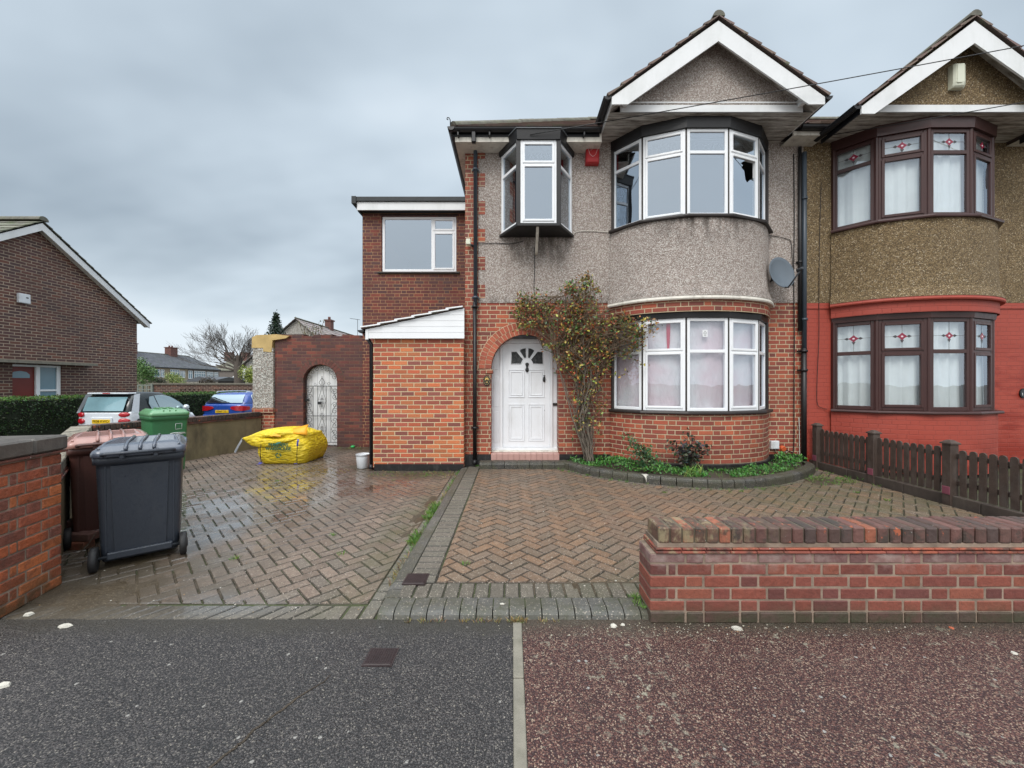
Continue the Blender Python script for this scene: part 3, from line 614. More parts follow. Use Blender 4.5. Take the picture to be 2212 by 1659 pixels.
# silt and leaf mould washed over the paving: low mounds that rise through the blocks
m = MB()
def silt(cx, cy, rx, ry, z0=0, amp=.012, st=.035, hp=None):
    nx, ny = int(2 * rx / st), int(2 * ry / st); H_ = {}
    for i in range(nx + 1):
        for j in range(ny + 1):
            x, y = cx - rx + 2 * rx * i / nx, cy - ry + 2 * ry * j / ny; r_ = math.hypot((x - cx) / rx, (y - cy) / ry); q = 1.15 - 1.25 * r_ + .75 * mnoise.fractal((x * 2.1, y * 2.1, 3.3), .9, 2.1, 4); H_[i, j] = (x, y, z0 - .012 + amp * 1.5 * max(0, min(1, q + .1)) + .002 * mnoise.noise((x * 14, y * 14, 1)))
    for i in range(nx):
        for j in range(ny):
            qd = [H_[i, j], H_[i + 1, j], H_[i + 1, j + 1], H_[i, j + 1]]
            if max(v[2] for v in qd) > z0 - .009 and not (hp and not hp(qd[0][0], qd[0][1])): m.face(qd, smooth=True)
silt(-2.95, 2.80, .95, .36, hp=lambda x, y: y > 2.47); silt(-3.3, 3.15, .5, .35, amp=.010); silt(-1.55, 6.38, .85, .24, hp=lambda x, y: x < -.95); silt(-4.0, 8.85, 1.7, .25, hp=lambda x, y: y < 9.05); silt(-2.75, 7.0, .35, .3); silt(-1.02, 4.6, .12, 1.5, amp=.010, hp=lambda x, y: x < KX - .075); silt(.45, 2.72, .5, .18, z0=ZR, amp=.008, hp=lambda x, y: x < .84 and y > 2.62); silt(4.6, 5.75, .5, .3, z0=ZR, amp=.010)
struct(m, 'silt', 'silt')
# drain covers
def cover(name, x0, x1, y0, y1, z, label):
    t = thing(name, label, 'utility cover', (x0, y0, z)); m = MB(); m.box(x0, x1, y0, y1, z - .03, z + .003); m.build('frame', 'cover_iron', t)
    m = MB(); m.bbox(x0 + .008, x1 - .008, y0 + .008, y1 - .008, z - .02, z + .007, r=.002); n = 11
    for i in range(n):
        x = x0 + .016 + (x1 - x0 - .032) * i / (n - 1)
        for j in range(9):
            y = y0 + .018 + (y1 - y0 - .036) * j / 8; F, l = frame2((x - .004, y - .005), (x + .004, y + .005), z); m.lbox(F, 0, l, -.0022, .0022, .006, .0088)
    m.build('lid', 'cover_iron', t)
cover('stopcock_cover', -.79, -.63, 2.03, 2.17, .001, 'small square iron cover set in the dark asphalt pavement')
cover('stopcock_cover', -.785, -.62, 2.76, 2.92, ZR + .002, 'small square iron cover at the end of the kerb between driveway and forecourt')

# ------------------------------------------------------------------ generic house pieces
def tiled(name, e0, e1, r1, r0, mat, parent, course=.30, th=.022, label=None, wn=0):
    m = MB(); e0, e1, r1, r0 = map(Vector, (e0, e1, r1, r0)); L = ((r0 + r1) / 2 - (e0 + e1) / 2).length; n = max(1, round(L / course)); nrm = (e1 - e0).cross(r0 - e0).normalized()
    if nrm.z < 0: nrm = -nrm
    tw = .28
    for k in range(n):
        a, b = k / n, (k + 1) / n + .02; A0 = e0.lerp(r0, a); A1 = e1.lerp(r1, a); B0 = e0.lerp(r0, min(b, 1)); B1 = e1.lerp(r1, min(b, 1))
        up, lo = nrm * (th * 1.6), nrm * th * .3; W_ = max((A1 - A0).length, .01); c = max(1, round(W_ / tw)) if W_ < 40 else 30
        for i in range(c):
            o = .5 if k % 2 else 0; t0 = max(0, (i - o) / c); t1 = min(1, (i + 1 - o) / c) if i < c - 1 or not o else 1
            if t1 <= t0: continue
            g = random.uniform(.75, 1.2); col = (g, g * random.uniform(.93, 1.03), g * random.uniform(.9, 1.02)); p, q, r_, s_ = A0.lerp(A1, t0), A0.lerp(A1, t1), B0.lerp(B1, t1), B0.lerp(B1, t0); wv = nrm * random.uniform(0, .004)
            m.face([p + up + wv, q + up + wv, r_ + lo + wv, s_ + lo + wv], col=col); m.face([p + wv, q + wv, q + up + wv, p + up + wv], col=col)
            m.face([q + wv, r_, r_ + lo + wv, q + up + wv], col=col); m.face([p + wv, p + up + wv, s_ + lo + wv, s_], col=col)
    m.face([e0, e1, r1, r0], col=(.5, .5, .5)); return tag(m.build(name, mat, parent), label)
def ridge(m, a, b, r=.088, n=7, seg=.45):
    a, b = Vector(a), Vector(b); L = (b - a).length; c = max(1, round(L / seg)); t = (b - a).normalized(); s_ = t.cross(Vector((0, 0, 1))).normalized(); up = s_.cross(t)
    for i in range(c):
        p, q = a + t * (L * i / c), a + t * (L * (i + 1) / c - .006); dz = up * random.uniform(0, .008)
        r0 = [p + dz + s_ * math.cos(x) * r + up * (math.sin(x) * r - .03) for x in (PI * k / n for k in range(n + 1))]; r1 = [x + (q - p) for x in r0]
        m.loft([r0, r1], True, True, False)
def gutter(m, a, b, r=.055):
    a, b = Vector(a), Vector(b); t = (b - a).normalized(); s_ = t.cross(Vector((0, 0, 1))).normalized(); pr = [(-r, 0), (-r * 1.12, .008), (-r * 1.12, -.004)] + [(r * math.cos(x), -r * .95 * math.sin(x)) for x in (PI - PI * k / 8 for k in range(9))] + [(r * 1.12, .004), (r, .008)]
    m.loft([[p + s_ * u + Vector((0, 0, v)) for u, v in pr] for p in (a, b)], True, True, False)
def win_frame(F, L, z0, z1, zt, sash=(0, 0), fw=.048, dp=.06, parent=None, mats=('upvc_white', 'glass_upper'), name='window', vs=None, panes=True, label=None, notch=None, motif=False):
    """frame with upper and lower light; vs = mullion u positions; F(u, w, v)"""
    m = MB(); H = z1 - z0; cells = []; us = [0] + (vs or []) + [L]
    m.bbox(0, fw, -dp, 0, 0, H, .005, F); m.bbox(L - fw, L, -dp, 0, 0, H, .005, F); m.bbox(fw, L - fw, -dp, -.001, 0, fw, .005, F); m.bbox(fw, L - fw, -dp, -.001, H - fw, H, .005, F)
    for v in (vs or []): m.bbox(v - fw / 2, v + fw / 2, -dp, -.002, fw, H - fw, .004, F)
    for ci, (a, b) in enumerate(zip(us, us[1:])):
        a += fw if ci == 0 else fw / 2; b -= fw if ci == len(us) - 2 else fw / 2
        if zt and (not vs or ci in motif_cells): m.bbox(a, b, -dp, -.002, zt - z0 - fw / 2, zt - z0 + fw / 2, .004, F); cells += [(a, b, fw, zt - z0 - fw / 2, sash[0]), (a, b, zt - z0 + fw / 2, H - fw, sash[1])]
        else: cells.append((a, b, fw, H - fw, 0))
    for i, (a, b, c, e, sh) in enumerate(cells):
        if sh:
            sw = fw * .72; o = .012; a -= .012; b += .012; c -= .012; e += .012
            for q in ((a, a + sw, c, e), (b - sw, b, c, e), (a + sw, b - sw, c, c + sw), (a + sw, b - sw, e - sw, e)): m.bbox(q[0], q[1], -.05, o, q[2], q[3], .005, F)
            cells[i] = (a + sw, b - sw, c + sw, e - sw, 1)
    f = m.build(name, mats[0], parent); tag(f, label)
    for i, (a, b, c, e, sh) in enumerate(cells):
        w = -.022 if not sh else -.010
        m = MB()
        if notch and i == notch[0]:
            pts = [(a + (b - a) * x, c + (e - c) * y) for x, y in notch[1]]; m.face([F(x, w, y) for x, y in pts])
        else: m.face([F(a, w, c), F(b, w, c), F(b, w, e), F(a, w, e)])
        m.build('pane', mats[1], f)
        if motif and i % 2 == 1:
            mm = MB(); cx, cz = (a + b) / 2, (c + e) / 2; w2 = w + .003; t = .0022; sc = min(1, (b - a) / .4)
            mm.lbox(F, a, b, w2 - .001, w2, cz - t, cz + t); mm.lbox(F, cx - t, cx + t, w2 - .001, w2, c, e); mm.mi = 1
            pet = [(0, .062), (.036, .024), (.070, 0), (.036, -.024), (0, -.062), (-.036, -.024), (-.070, 0), (-.036, .024)]
            mm.face([F(cx + x * sc, w2 + .002, cz + y) for x, y in pet]); mm.mi = 0
            for sx, sy in ((1, 0), (-1, 0), (0, -1)):
                if sx: mm.face([F(cx + sx * .055 * sc, w2 + .0015, cz), F(cx + sx * .085 * sc, w2 + .0015, cz + .024), F(cx + sx * .125 * sc, w2 + .0015, cz), F(cx + sx * .085 * sc, w2 + .0015, cz - .024)])
                else: mm.face([F(cx - .026, w2 + .0015, cz - .055), F(cx, w2 + .0015, cz - .11), F(cx + .026, w2 + .0015, cz - .055)])
            mm.mi = 2; mm.face([F(cx + .016 * math.cos(x), w2 + .003, cz + .014 * math.sin(x)) for x in (PI * k / 5 for k in range(10))])
            mm.build('leaded_motif', ['lead_line', 'stained_red', 'stained_pale'], f)
    return f
motif_cells = [0]
def bayplan(C): return [(C - 1.345, 6.8), (C - .96, 6.378), (C - .337, 6.15), (C + .337, 6.15), (C + .96, 6.378), (C + 1.345, 6.8)]
def arc_pts(xc, zc, r, n, a0=0, a1=180): return [(xc + r * math.cos(R(a0 + (a1 - a0) * i / n)), zc + r * math.sin(R(a0 + (a1 - a0) * i / n))) for i in range(n + 1)]
def arch_fill(m, xc, r, zs, zt, Y, depth=.25, n=20):
    A = arc_pts(xc, zs, r, n)
    for (a, b) in zip(A, A[1:]): m.face([(b[0], Y, b[1]), (a[0], Y, a[1]), (a[0], Y, zt), (b[0], Y, zt)]); m.face([(a[0], Y, a[1]), (b[0], Y, b[1]), (b[0], Y + depth, b[1]), (a[0], Y + depth, a[1])])
def arch_ring(mb, mm, xc, r, zs, Y, rings, cols, pitch=.075, hw=.105, nb=None):
    for k in range(rings):
        r0 = r + k * (hw + .008); r1 = r0 + hw; n = round(PI * (r0 + hw / 2) / pitch)
        for i in range(n):
            a0, a1 = PI * (i + .07) / n, PI * (i + .93) / n
            q = [(xc + rr * math.cos(a), zs + rr * math.sin(a)) for rr, a in ((r0, a0), (r1, a0), (r1, a1), (r0, a1))]
            mb.prism([(x, z) for x, z in q], 0, .006, F=lambda x, z, d: Vector((x, Y - .004 - d, z)), col=pcol(cols, .15))
    A = arc_pts(xc, zs, r + .001, 40); B = arc_pts(xc, zs, r + rings * (hw + .008), 40)
    for i in range(40): mm.face([(A[i][0], Y - .004, A[i][1]), (B[i][0], Y - .004, B[i][1]), (B[i + 1][0], Y - .004, B[i + 1][1]), (A[i + 1][0], Y - .004, A[i + 1][1])])

def bay_front(root, C, S):
    """two-storey curved bay with its gable; S = style dict"""
    V = bayplan(C); cv = catmull(V, 6); wm = S['win']
    m = MB(); m.sweep(cv, [(.05, .05), (.05, 1.0)], caps=False); m.build('bay_wall', S['brick'], root)
    m = MB(); m.sweep(cv, [(.05, 2.62), (.07, 2.62), (.07, 2.80)], caps=False); m.build('bay_wall', S['brick'], root)
    m = MB(); m.sweep(cv, [(.13, 2.86), (.075, 3.02), (.055, 3.3), (.05, 4.10)], caps=False, smooth=False); m.build('bay_wall', S['dash'], root)
    m = MB(); m.sweep(cv, [(.02, 2.80), (.125, 2.80), (.135, 2.82), (.125, 2.858), (.0, 2.866)], caps=True); m.build('ledge', S['ledge'], root)
    if S.get('plinth'): m = MB(); m.sweep(cv, [(.075, .04), (.075, .21), (.05, .225)], caps=False); m.build('bay_plinth', S['plinth'], root)
    ear = [(V[0][0] - .10, 6.80), *V, (V[-1][0] + .10, 6.80)]
    for z, nm in ((4.095, 1), (1.0, 0)):
        m = MB(); m.sweep(V, [(-.08, z), (.11, z), (.115, z + .02), (.105, z + .045), (-.08, z + .05)], caps=True); m.build('sill', S['sill'], root)
    for z0, z1, o in ((5.53, 5.70, .035), (2.53, 2.63, .03)):
        m = MB(); m.sweep(V, [(-.08, z0), (o, z0), (o + .01, z1), (-.08, z1)], caps=True); m.build('window_head', S['head'], root)
    for z0, z1, zt, lo in ((4.145, 5.53, 5.16, 0), (1.05, 2.53, 2.0, 1)):
        for i in range(5):
            F, L = frame2(V[i], V[i + 1], z0); g = .012; F2 = (lambda F, g: (lambda u, w, v: F(u + g, w, v)))(F, g)
            sh = (1, 1) if i in (1, 3) else (0, 0); nt = None
            if S.get('broken') and i == 3 and not lo: nt = (0, [(0, 0), (1, 0), (1, .66), (.97, .72), (.80, .66), (.66, .60), (.58, .64), (.52, .80), (.40, .84), (.47, .89), (.36, .92), (.55, .98), (.50, 1), (0, 1)])
            win_frame(F2, L - 2 * g, z0, z1, zt, sh, fw=S['fw'], parent=root, mats=(wm, S['glass'][lo]), notch=nt, motif=S.get('motif', False))
        for i, p in enumerate(V):
            if 0 < i < 5:
                m = MB(); q = offset(V, -.02)[i]; m.tube([(q[0], q[1], z0 - .01), (q[0], q[1], z1 + .01)], S['post'], 8, smooth=False); m.build('mullion_post', S['sill'], root)
        for q, sx in ((V[0], 1), (V[-1], -1)):
            m = MB(); m.box(q[0] - .02, q[0] + .02, q[1] - .05, q[1] + .05, z0 - .02, z1 + .02); m.build('mullion_post', S['sill'], root)
    # gable
    hw, tipz, tw, iw = S['gable']; Yg, Yb = 6.05, 5.85; slope = (6.935 - (tipz + .11)) / hw
    m = MB(); xw = 1.6; m.face([(C - xw, Yg, 5.80), (C + xw, Yg, 5.80), (C, Yg, 5.80 + xw * slope * .98)]); m.build('gable_wall', S['dash'], root)
    for sx in (-1, 1):
        poly = [(C, 6.935), (C + sx * hw, tipz + .11), (C + sx * hw, tipz), (C + sx * tw, tipz), (C, iw)]
        if sx > 0: poly = poly[::-1]
        m = MB(); m.prism(poly, 0, .025, F=lambda x, z, dd: Vector((x, Yb - dd, z))); m.build('bargeboard', S['barge'], root)
        # rake soffit and fascia return behind the board
        m = MB(); a, b = Vector((C + sx * .03, Yb + .002, 6.90)), Vector((C + sx * (hw - .02), Yb + .002, tipz + .08)); dn = Vector((0, 0, -.06)); bk = Vector((0, Yg - Yb + .05, 0))
        m.face([a + dn, b + dn, b + dn + bk, a + dn + bk]); m.build('rake_soffit', 'soffit_board', root)
        if S.get('bracket'):
            m = MB(); x = C + sx * 1.36; m.lbox(lambda u, w, v: Vector((x + sx * u, w, 5.80 + v)), -.03, .03, Yb + .0, Yg - .002, -.03, .10); m.build('bracket', S['barge'], root)
    m = MB(); m.bbox(C - 1.42, C + 1.42, Yg - .03, Yg - .004, 5.70, 5.815, .004); m.build('fascia', S['barge'], root)
    if S.get('bracket'): m = MB(); m.bbox(C - 1.35, C + 1.35, Yg - .045, Yg - .034, 5.830, 5.852, .003); m.build('trim', S['barge'], root)
    m = MB(); y = Yg - .02; k = 0
    while y < 6.79:
        m.face([(C - hw + .02, y, 5.70), (C + hw - .02, y, 5.70), (C + hw - .02, y + .092, 5.70), (C - hw + .02, y + .092, 5.70)]); m.face([(C - hw + .02, y + .092, 5.70), (C + hw - .02, y + .092, 5.70), (C + hw - .02, y + .098, 5.708), (C - hw + .02, y + .098, 5.708)]); y += .1
    m.build('soffit', 'soffit_board', root)
    for sx in (-1, 1):
        m = MB(); x = C + sx * hw; m.box(min(x, x - sx * .02), max(x, x - sx * .02), Yb + .01, 6.6, tipz + .02, tipz + .12); m.build('side_fascia', S.get('sidef', S['barge']), root)
        m = MB(); gutter(m, (x + sx * .06, Yb - .03, tipz + .12), (x + sx * .06, 6.62, tipz + .12)); m.build('gutter', 'gutter_black', root)
        ze_ = tipz + .115; e0 = (C + sx * (hw + .05), Yb - .05, ze_); e1 = (C + sx * (hw + .05), 8.3, ze_); rr = 6.99
        tiled('gable_roof', e0, e1, (C, 8.3, rr), (C, Yb - .05, rr), 'roof_tile', root, course=.26, th=.028)
    m = MB(); ridge(m, (C, Yb - .05, 7.02), (C, 8.3, 7.02)); m.build('ridge_tiles', 'ridge_tile', root)

# ------------------------------------------------------------------ the grey house
H = thing('semi_detached_house', 'semi-detached house with grey pebbledash over red brick, white bay windows and arched white front door', 'house', (2.1, 6.8, .05))
arch = (-.367, .82); zs = 1.75; AX = (arch[0] + arch[1]) / 2; AR = (arch[1] - arch[0]) / 2
C1, C2 = 3.10, 6.95
bayh = lambda C: [(C - 1.30, C + 1.30, 1.05, 2.53), (C - 1.30, C + 1.30, 4.145, 5.55)]
m = MB(); wall_holes(m, -.82, 5.10, .05, 2.90, [(arch[0], arch[1], -1, 2.45)] + bayh(C1)[:1], 6.8, .25); m.face([(-.82, 6.8, 2.9), (-.59, 6.8, 2.9), (-.59, 6.8, 5.62), (-.82, 6.8, 5.62)])
arch_fill(m, AX, AR, zs, 2.45, 6.8)
m.face([(-.82, 12, .05), (-.82, 6.8, .05), (-.82, 6.8, 5.62), (-.82, 12, 5.62)]); m.face([(5.10, 12, .05), (-.82, 12, .05), (-.82, 12, 5.62), (5.10, 12, 5.62)])
m.build('wall', 'brick_red', H)
m = MB(); wall_holes(m, -.59, 5.10, 2.90, 5.72, [(-.10, .97, 4.08, 5.44)] + bayh(C1)[1:], 6.788, .2); m.face([(-.59, 6.788, 2.9), (-.59, 6.8, 2.9), (5.1, 6.8, 2.9), (5.1, 6.788, 2.9)]); m.build('upper_wall', 'pebbledash_grey', H)
for k in range(6): m = MB(); z = 2.99 + .487 * k; m.box(-.60, -.47, 6.783, 6.80, z - .005, min(z + .225, 5.6)); m.build('quoin', 'brick_red', H)
m = MB(); mm = MB(); arch_ring(m, mm, AX, AR, zs, 6.8, 2, [(.35, .085, .046), (.40, .105, .055), (.31, .075, .044)]); m.build('arch_bricks', 'brick_arch', H); mm.build('arch_mortar', 'mortar_cream', H)
for sx, x in ((1, arch[0]), (-1, arch[1])): m = MB(); m.bbox(min(x - sx * .10, x + sx * .03), max(x - sx * .10, x + sx * .03), 6.775, 7.04, 1.665, 1.735, .006); m.build('impost', 'brick_red', H)
for a_, b_ in ((-.83, arch[0]), (arch[1], 1.75), (4.45, 5.10)): m = MB(); m.box(a_, b_, 6.775, 6.85, .02, .25); m.build('plinth', 'black_plinth', H)
# interior shell: floors and back wall so the rooms read dark
m = MB(); m.box(-.7, 5.0, 6.95, 11.8, 2.60, 2.84); m.box(-.7, 5.0, 11.7, 11.9, 0, 5.6); m.box(1.55, 1.65, 7.05, 11.7, 0, 5.6); m.box(4.99, 5.09, 6.85, 11.8, 0, 5.6); m.box(-.8, 5.0, 7.0, 11.8, 5.57, 5.62); m.build('interior', 'room_wall', H)
# porch and front door
m = MB(); m.box(arch[0] - .02, arch[1] + .02, 6.80 + .001, 7.3, 2.30, 2.44); m.box(arch[0], arch[1], 7.16, 7.2, .05, 2.4); m.build('porch_soffit', 'black_paint', H)
D = 7.05
m = MB(); FF = lambda x, y, z: Vector((x, y, z))
m.bbox(arch[0] - .05, arch[1] + .05, D - .02, D + .05, 2.215, 2.30, .004); m.bbox(-.215, -.168, D - .03, D + .05, .33, 2.215, .004); m.bbox(.690, .735, D - .03, D + .05, .33, 2.215, .004); m.bbox(arch[0] - .05, arch[1] + .05, D - .035, D + .06, .285, .33, .004)
for x0, x1 in ((arch[0] - .03, -.215), (.735, arch[1] + .03)):
    m.box(x0, x1, D + .01, D + .04, .33, 2.215)
    for z0, z1 in ((.42, .98), (1.06, 1.62), (1.74, 2.15)): m.bbox(x0 + .05, x1 - .03, D + .004, D + .02, z0, z1, .008)
m.build('door_frame', 'white_door', H)
m = MB(); x0, x1, z0, z1 = -.166, .688, .335, 2.212; xm = (x0 + x1) / 2 + .012; m.box(x0, x1, D, D + .045, z0, z1)
for a, b, c, e in ((.10, .395, .11, .78), (.46, .755, .11, .78), (.10, .395, .90, 1.41), (.46, .755, .90, 1.41)):
    X0, X1, Z0, Z1 = x0 + a, x0 + b, z0 + c, z0 + e
    for i, (o, w_, dd) in enumerate(((0, .016, .012), (.035, .02, .010))): 
        for q in ((X0 + o, X0 + o + w_, Z0 + o, Z1 - o), (X1 - o - w_, X1 - o, Z0 + o, Z1 - o), (X0 + o + w_, X1 - o - w_, Z0 + o, Z0 + o + w_), (X0 + o + w_, X1 - o - w_, Z1 - o - w_, Z1 - o)): m.bbox(q[0], q[1], D - dd, D + .01, q[2], q[3], .004)
door = m.build('front_door', 'white_door', H)
zc = z0 + 1.50; gl = MB(); rim = MB()
def fan(poly):
    gl.prism(poly[::-1], 0, .003, F=lambda x, z, dd: Vector((x, D - .002 - dd, z)))
    for a, b in zip(poly, poly[1:] + poly[:1]): rim.tube([(a[0], D - .004, a[1]), (b[0], D - .004, b[1])], .0055, 6)
def pol(r, a): return (xm + r * math.cos(R(a)), zc + r * math.sin(R(a)))
fan([pol(.115, 5), pol(.29, 1), (xm + .285, zc + .23), (xm + .19, zc + .235), pol(.115, 52)]); fan([pol(.115, 175), pol(.115, 128), (xm - .19, zc + .235), (xm - .285, zc + .23), pol(.29, 179)])
fan([pol(.12, 66), pol(.285, 61), pol(.295, 68), pol(.30, 76), pol(.30, 86), pol(.12, 83)]); fan([pol(.12, 97), pol(.30, 94), pol(.30, 104), pol(.295, 112), pol(.285, 119), pol(.12, 114)])
gl.build('fanlight', 'glass_door', door); rim.build('beading', 'white_door', door)
m = MB(); kn = [(0, .045, .030), (-.02, .05, .034), (-.05, .04, .02), (-.08, .035, .018), (-.11, .045, .034), (-.135, .04, .030), (-.155, .02, .018)]
m.loft([[(xm + rx * math.cos(a), D - .012 - .022 * math.sin(a) if math.sin(a) > 0 else D - .012, 1.875 + dz - .02) for a in (2 * PI * k / 12 for k in range(12))] for dz, rx, _ in [(.012, .012, 0)] + [(a, r_, 0) for a, _, r_ in kn]]); m.build('door_knocker', 'black_gloss', door)
m = MB(); m.loft([[(.585 + rx * math.cos(a), D - .008 - .016 * max(0, math.sin(a)), z) for a in (2 * PI * k / 12 for k in range(12))] for z, rx in ((1.64, .006), (1.635, .022), (1.615, .008), (1.60, .020), (1.56, .026), (1.53, .022), (1.515, .016))]); m.build('latch', 'black_gloss', door)
m = MB(); m.prism([(.585 + .009 * math.cos(a), 1.0 + .022 * math.sin(a)) for a in (2 * PI * k / 10 for k in range(10))], 0, .004, F=lambda x, z, dd: Vector((x, D - .001 - dd, z))); m.build('keyhole', 'black_gloss', door)
m = MB(); m.bbox(.742, .818, D - .012, D + .004, 1.085, 1.135, .003); m.build('lock_plate', 'dark_brown', H)
m = MB(); m.box(arch[0] + .002, arch[1] - .002, 6.76, 7.06, .02, .255)
for i in range(12):
    x = arch[0] + .004 + .099 * i; m.bbox(x, x + .096, 6.735, 6.759, .115, .262, .003); m.bbox(x, x + .096, 6.76, 7.0, .2555, .266, .003)
m.build('doorstep', 'tile_pink', H); m = MB(); m.bbox(arch[0] - .003, arch[1] + .003, 6.90, 7.08, .264, .287, .006); m.build('threshold', 'cream_trim', H)
m = MB(); x = -.55
while x < .98: bull(m, (x, 6.62), (x + .21, 6.62), h=.165, w=.2, col=kcol(.045)); x += .212
m.build('step_kerb', 'kerb_stone', H)
S1 = dict(brick='brick_red', dash='pebbledash_grey', ledge='cream_trim', plinth='black_plinth', sill='dark_brown', head='black_paint', win='upvc_white', glass=('glass_upper', 'glass_lower'), fw=.05, post=.022, broken=True, gable=(1.60, 5.68, 1.36, 6.63), barge='paint_white', bracket=True)
bay_front(H, C1, S1)
# oriel window
OV = [(-.20, 6.788), (.10, 6.30), (.76, 6.30), (1.06, 6.788)]
m = MB(); m.sweep(OV, [(0, 5.44), (.03, 5.44), (.045, 5.60), (-.2, 5.70)], caps=True); m.face([(-.24, 6.79, 5.60), (.08, 6.26, 5.60), (.78, 6.26, 5.60), (1.10, 6.79, 5.60), (.7, 6.79, 5.72), (.1, 6.79, 5.72)]); m.build('oriel_head', 'black_paint', H)
m = MB(); m.sweep(OV, [(.02, 5.60), (.06, 5.60), (.06, 5.613), (0, 5.625)], caps=True); m.build('oriel_flashing', 'lead', H)
m = MB(); lo = [(-.225, 6.79), (.085, 6.275), (.775, 6.275), (1.085, 6.79)]; m.prism(lo, 4.045, 4.085); m.build('oriel_base', 'black_paint', H)
for i in range(3):
    F, L = frame2(OV[i], OV[i + 1], 4.085); g = .035 if i == 1 else .02; F2 = (lambda F, g: (lambda u, w, v: F(u + g, w, v)))(F, g)
    win_frame(F2, L - 2 * g, 4.085, 5.44, 5.055, (1, 1) if i == 1 else (0, 0), fw=.05, parent=H, mats=('upvc_white', 'glass_upper'), name='oriel_window')
for q in OV[1:3]: m = MB(); m.bbox(q[0] - .035, q[0] + .035, q[1] - .012, q[1] + .05, 4.08, 5.45, .004); m.build('oriel_post', 'black_paint', H)
m = MB(); m.loft([[(PX(1160, 6.5) + a * .022, y, z) for a in (-1, 1)] + [(PX(1160, 6.5) + a * .022, y + .05, z + .02) for a in (1, -1)] for y, z in ((6.33, 4.045), (6.37, 4.0), (6.52, 3.85), (6.66, 3.74), (6.74, 3.72))], smooth=False); m.build('oriel_bracket', 'cream_trim', H)
# eaves, roof
for nm, (a, b) in {'l': ((-.95, 1.50), (-1.0, 1.42))}.items():
    m = MB(); m.box(a[0] + .0, a[1], 6.475, 6.50, 5.52, 5.66); m.box(-.95, -.925, 6.50, 12.3, 5.52, 5.66); m.build('fascia', 'cream_trim', H)
    m = MB(); m.box(-.925, 1.5, 6.50, 6.80, 5.52, 5.53); m.box(-.925, -.82, 6.80, 12.2, 5.52, 5.53); m.build('soffit', 'cream_trim', H)
    m = MB(); gutter(m, (-1.05, 6.42, 5.70), (1.46, 6.42, 5.70)); m.box(-1.0, 1.46, 6.465, 6.474, 5.60, 5.73); 
    for i in range(5): m.box(-.9 + .52 * i, -.88 + .52 * i, 6.38, 6.474, 5.58, 5.63)
    m.build('gutter', 'gutter_black', H)
    m = MB(); gutter(m, (-1.0, 6.36, 5.70), (-1.0, 12.3, 5.70)); m.build('gutter', 'gutter_black', H)
hip = (1.83, 9.37, 7.82)
tiled('roof', (-1.0, 6.42, 5.73), (5.10, 6.42, 5.73), (5.10, 9.37, 7.82), hip, 'roof_tile', H); tiled('roof', (-1.0, 12.32, 5.73), (-1.0, 6.42, 5.73), hip, hip, 'roof_tile', H)
tiled('roof', (5.1, 12.32, 5.73), (-1.0, 12.32, 5.73), hip, (5.1, 9.37, 7.82), 'roof_tile', H)
m = MB(); ridge(m, (-.98, 6.44, 5.77), (hip[0], hip[1], hip[2] + .03)); ridge(m, (hip[0], hip[1], 7.86), (5.1, 9.37, 7.86)); m.build('ridge_tiles', 'ridge_tile', H)
m = MB(); m.tube([(-1.02, 6.42, 5.76), (-1.02, 6.41, 5.84), (-1.04, 6.41, 5.88), (-1.07, 6.41, 5.88), (-1.075, 6.41, 5.855), (-1.055, 6.41, 5.845)], .008, 6); m.build('hip_iron', 'iron', H)
def downpipe(x, y, z0, z1, r, mat, parent, brs=(), shoe=True, top=None):
    m = MB(); path = ([top] if top else []) + [(x, y, z1), (x, y, z0)]; m.tube(path, r, 10)
    for z in brs: m.tube([(x, y, z - .02), (x, y, z + .02)], r * 1.35, 10); m.box(x - r * 1.9, x + r * 1.9, y + r * .6, y + r * 1.3, z - .014, z + .014)
    if shoe: m.tube([(x, y, z0 + .02), (x, y - .03, z0 - .05)], r * 1.1, 10)
    return m.build('downpipe', mat, parent)
downpipe(-.635, 6.73, 2.86, 5.55, .034, 'pipe_grey', H, (2.98, 5.2), False, top=(-.635, 6.45, 5.62)); m = MB(); m.bbox(-.67, -.60, 6.40, 6.47, 5.48, 5.66, .01); m.build('hopper', 'gutter_black', H)
downpipe(-.645, 6.73, .14, 2.90, .034, 'black_paint', H, (2.82, .72))
downpipe(5.075, 6.735, 2.05, 5.5, .036, 'pipe_grey', H, (2.6, 4.7), False); downpipe(5.005, 6.745, 2.4, 5.6, .026, 'black_paint', H, (3.6,), False); downpipe(5.06, 6.725, .12, 2.10, .042, 'black_paint', H, (2.05, 1.72))
# rear side wing (two storeys)
YB = 9.1; m = MB(); wx0, wx1, wz0, wz1 = PX(824, YB), PX(986, YB), PZ(587, YB), PZ(466, YB)
wall_holes(m, -3.507, -.83, 0, 5.62, [(wx0, wx1, wz0, wz1)], YB, .12); m.face([(-3.507, 14, 0), (-3.507, YB, 0), (-3.507, YB, 5.62), (-3.507, 14, 5.62)]); m.face([(-.8, 14, 0), (-3.507, 14, 0), (-3.507, 14, 5.62), (-.8, 14, 5.62)]); m.build('side_wing_wall', 'brick_dark', H)
F2 = lambda u, w, v: Vector((wx0 + .008 + u, YB + .035 - w, wz0 + .01 + v))
vsx = PX(933, YB) - wx0; motif_cells = [1]
win_frame(F2, wx1 - wx0 - .016, wz0 + .01, wz1 - .01, PZ(499, YB), (1, 1), fw=.06, parent=H, mats=('upvc_white', 'glass_upper'), name='side_window', vs=[vsx]); motif_cells = [0]
m = MB(); m.bbox(wx0 - .08, wx1 + .08, YB - .05, YB + .03, wz0 - .05, wz0 - .008, .006); m.build('sill', 'dark_brown', H); m = MB(); m.box(wx0 - .03, wx1 + .03, YB - .008, YB + .03, wz1 + .002, wz1 + .03); m.build('lintel', 'dark_brown', H)
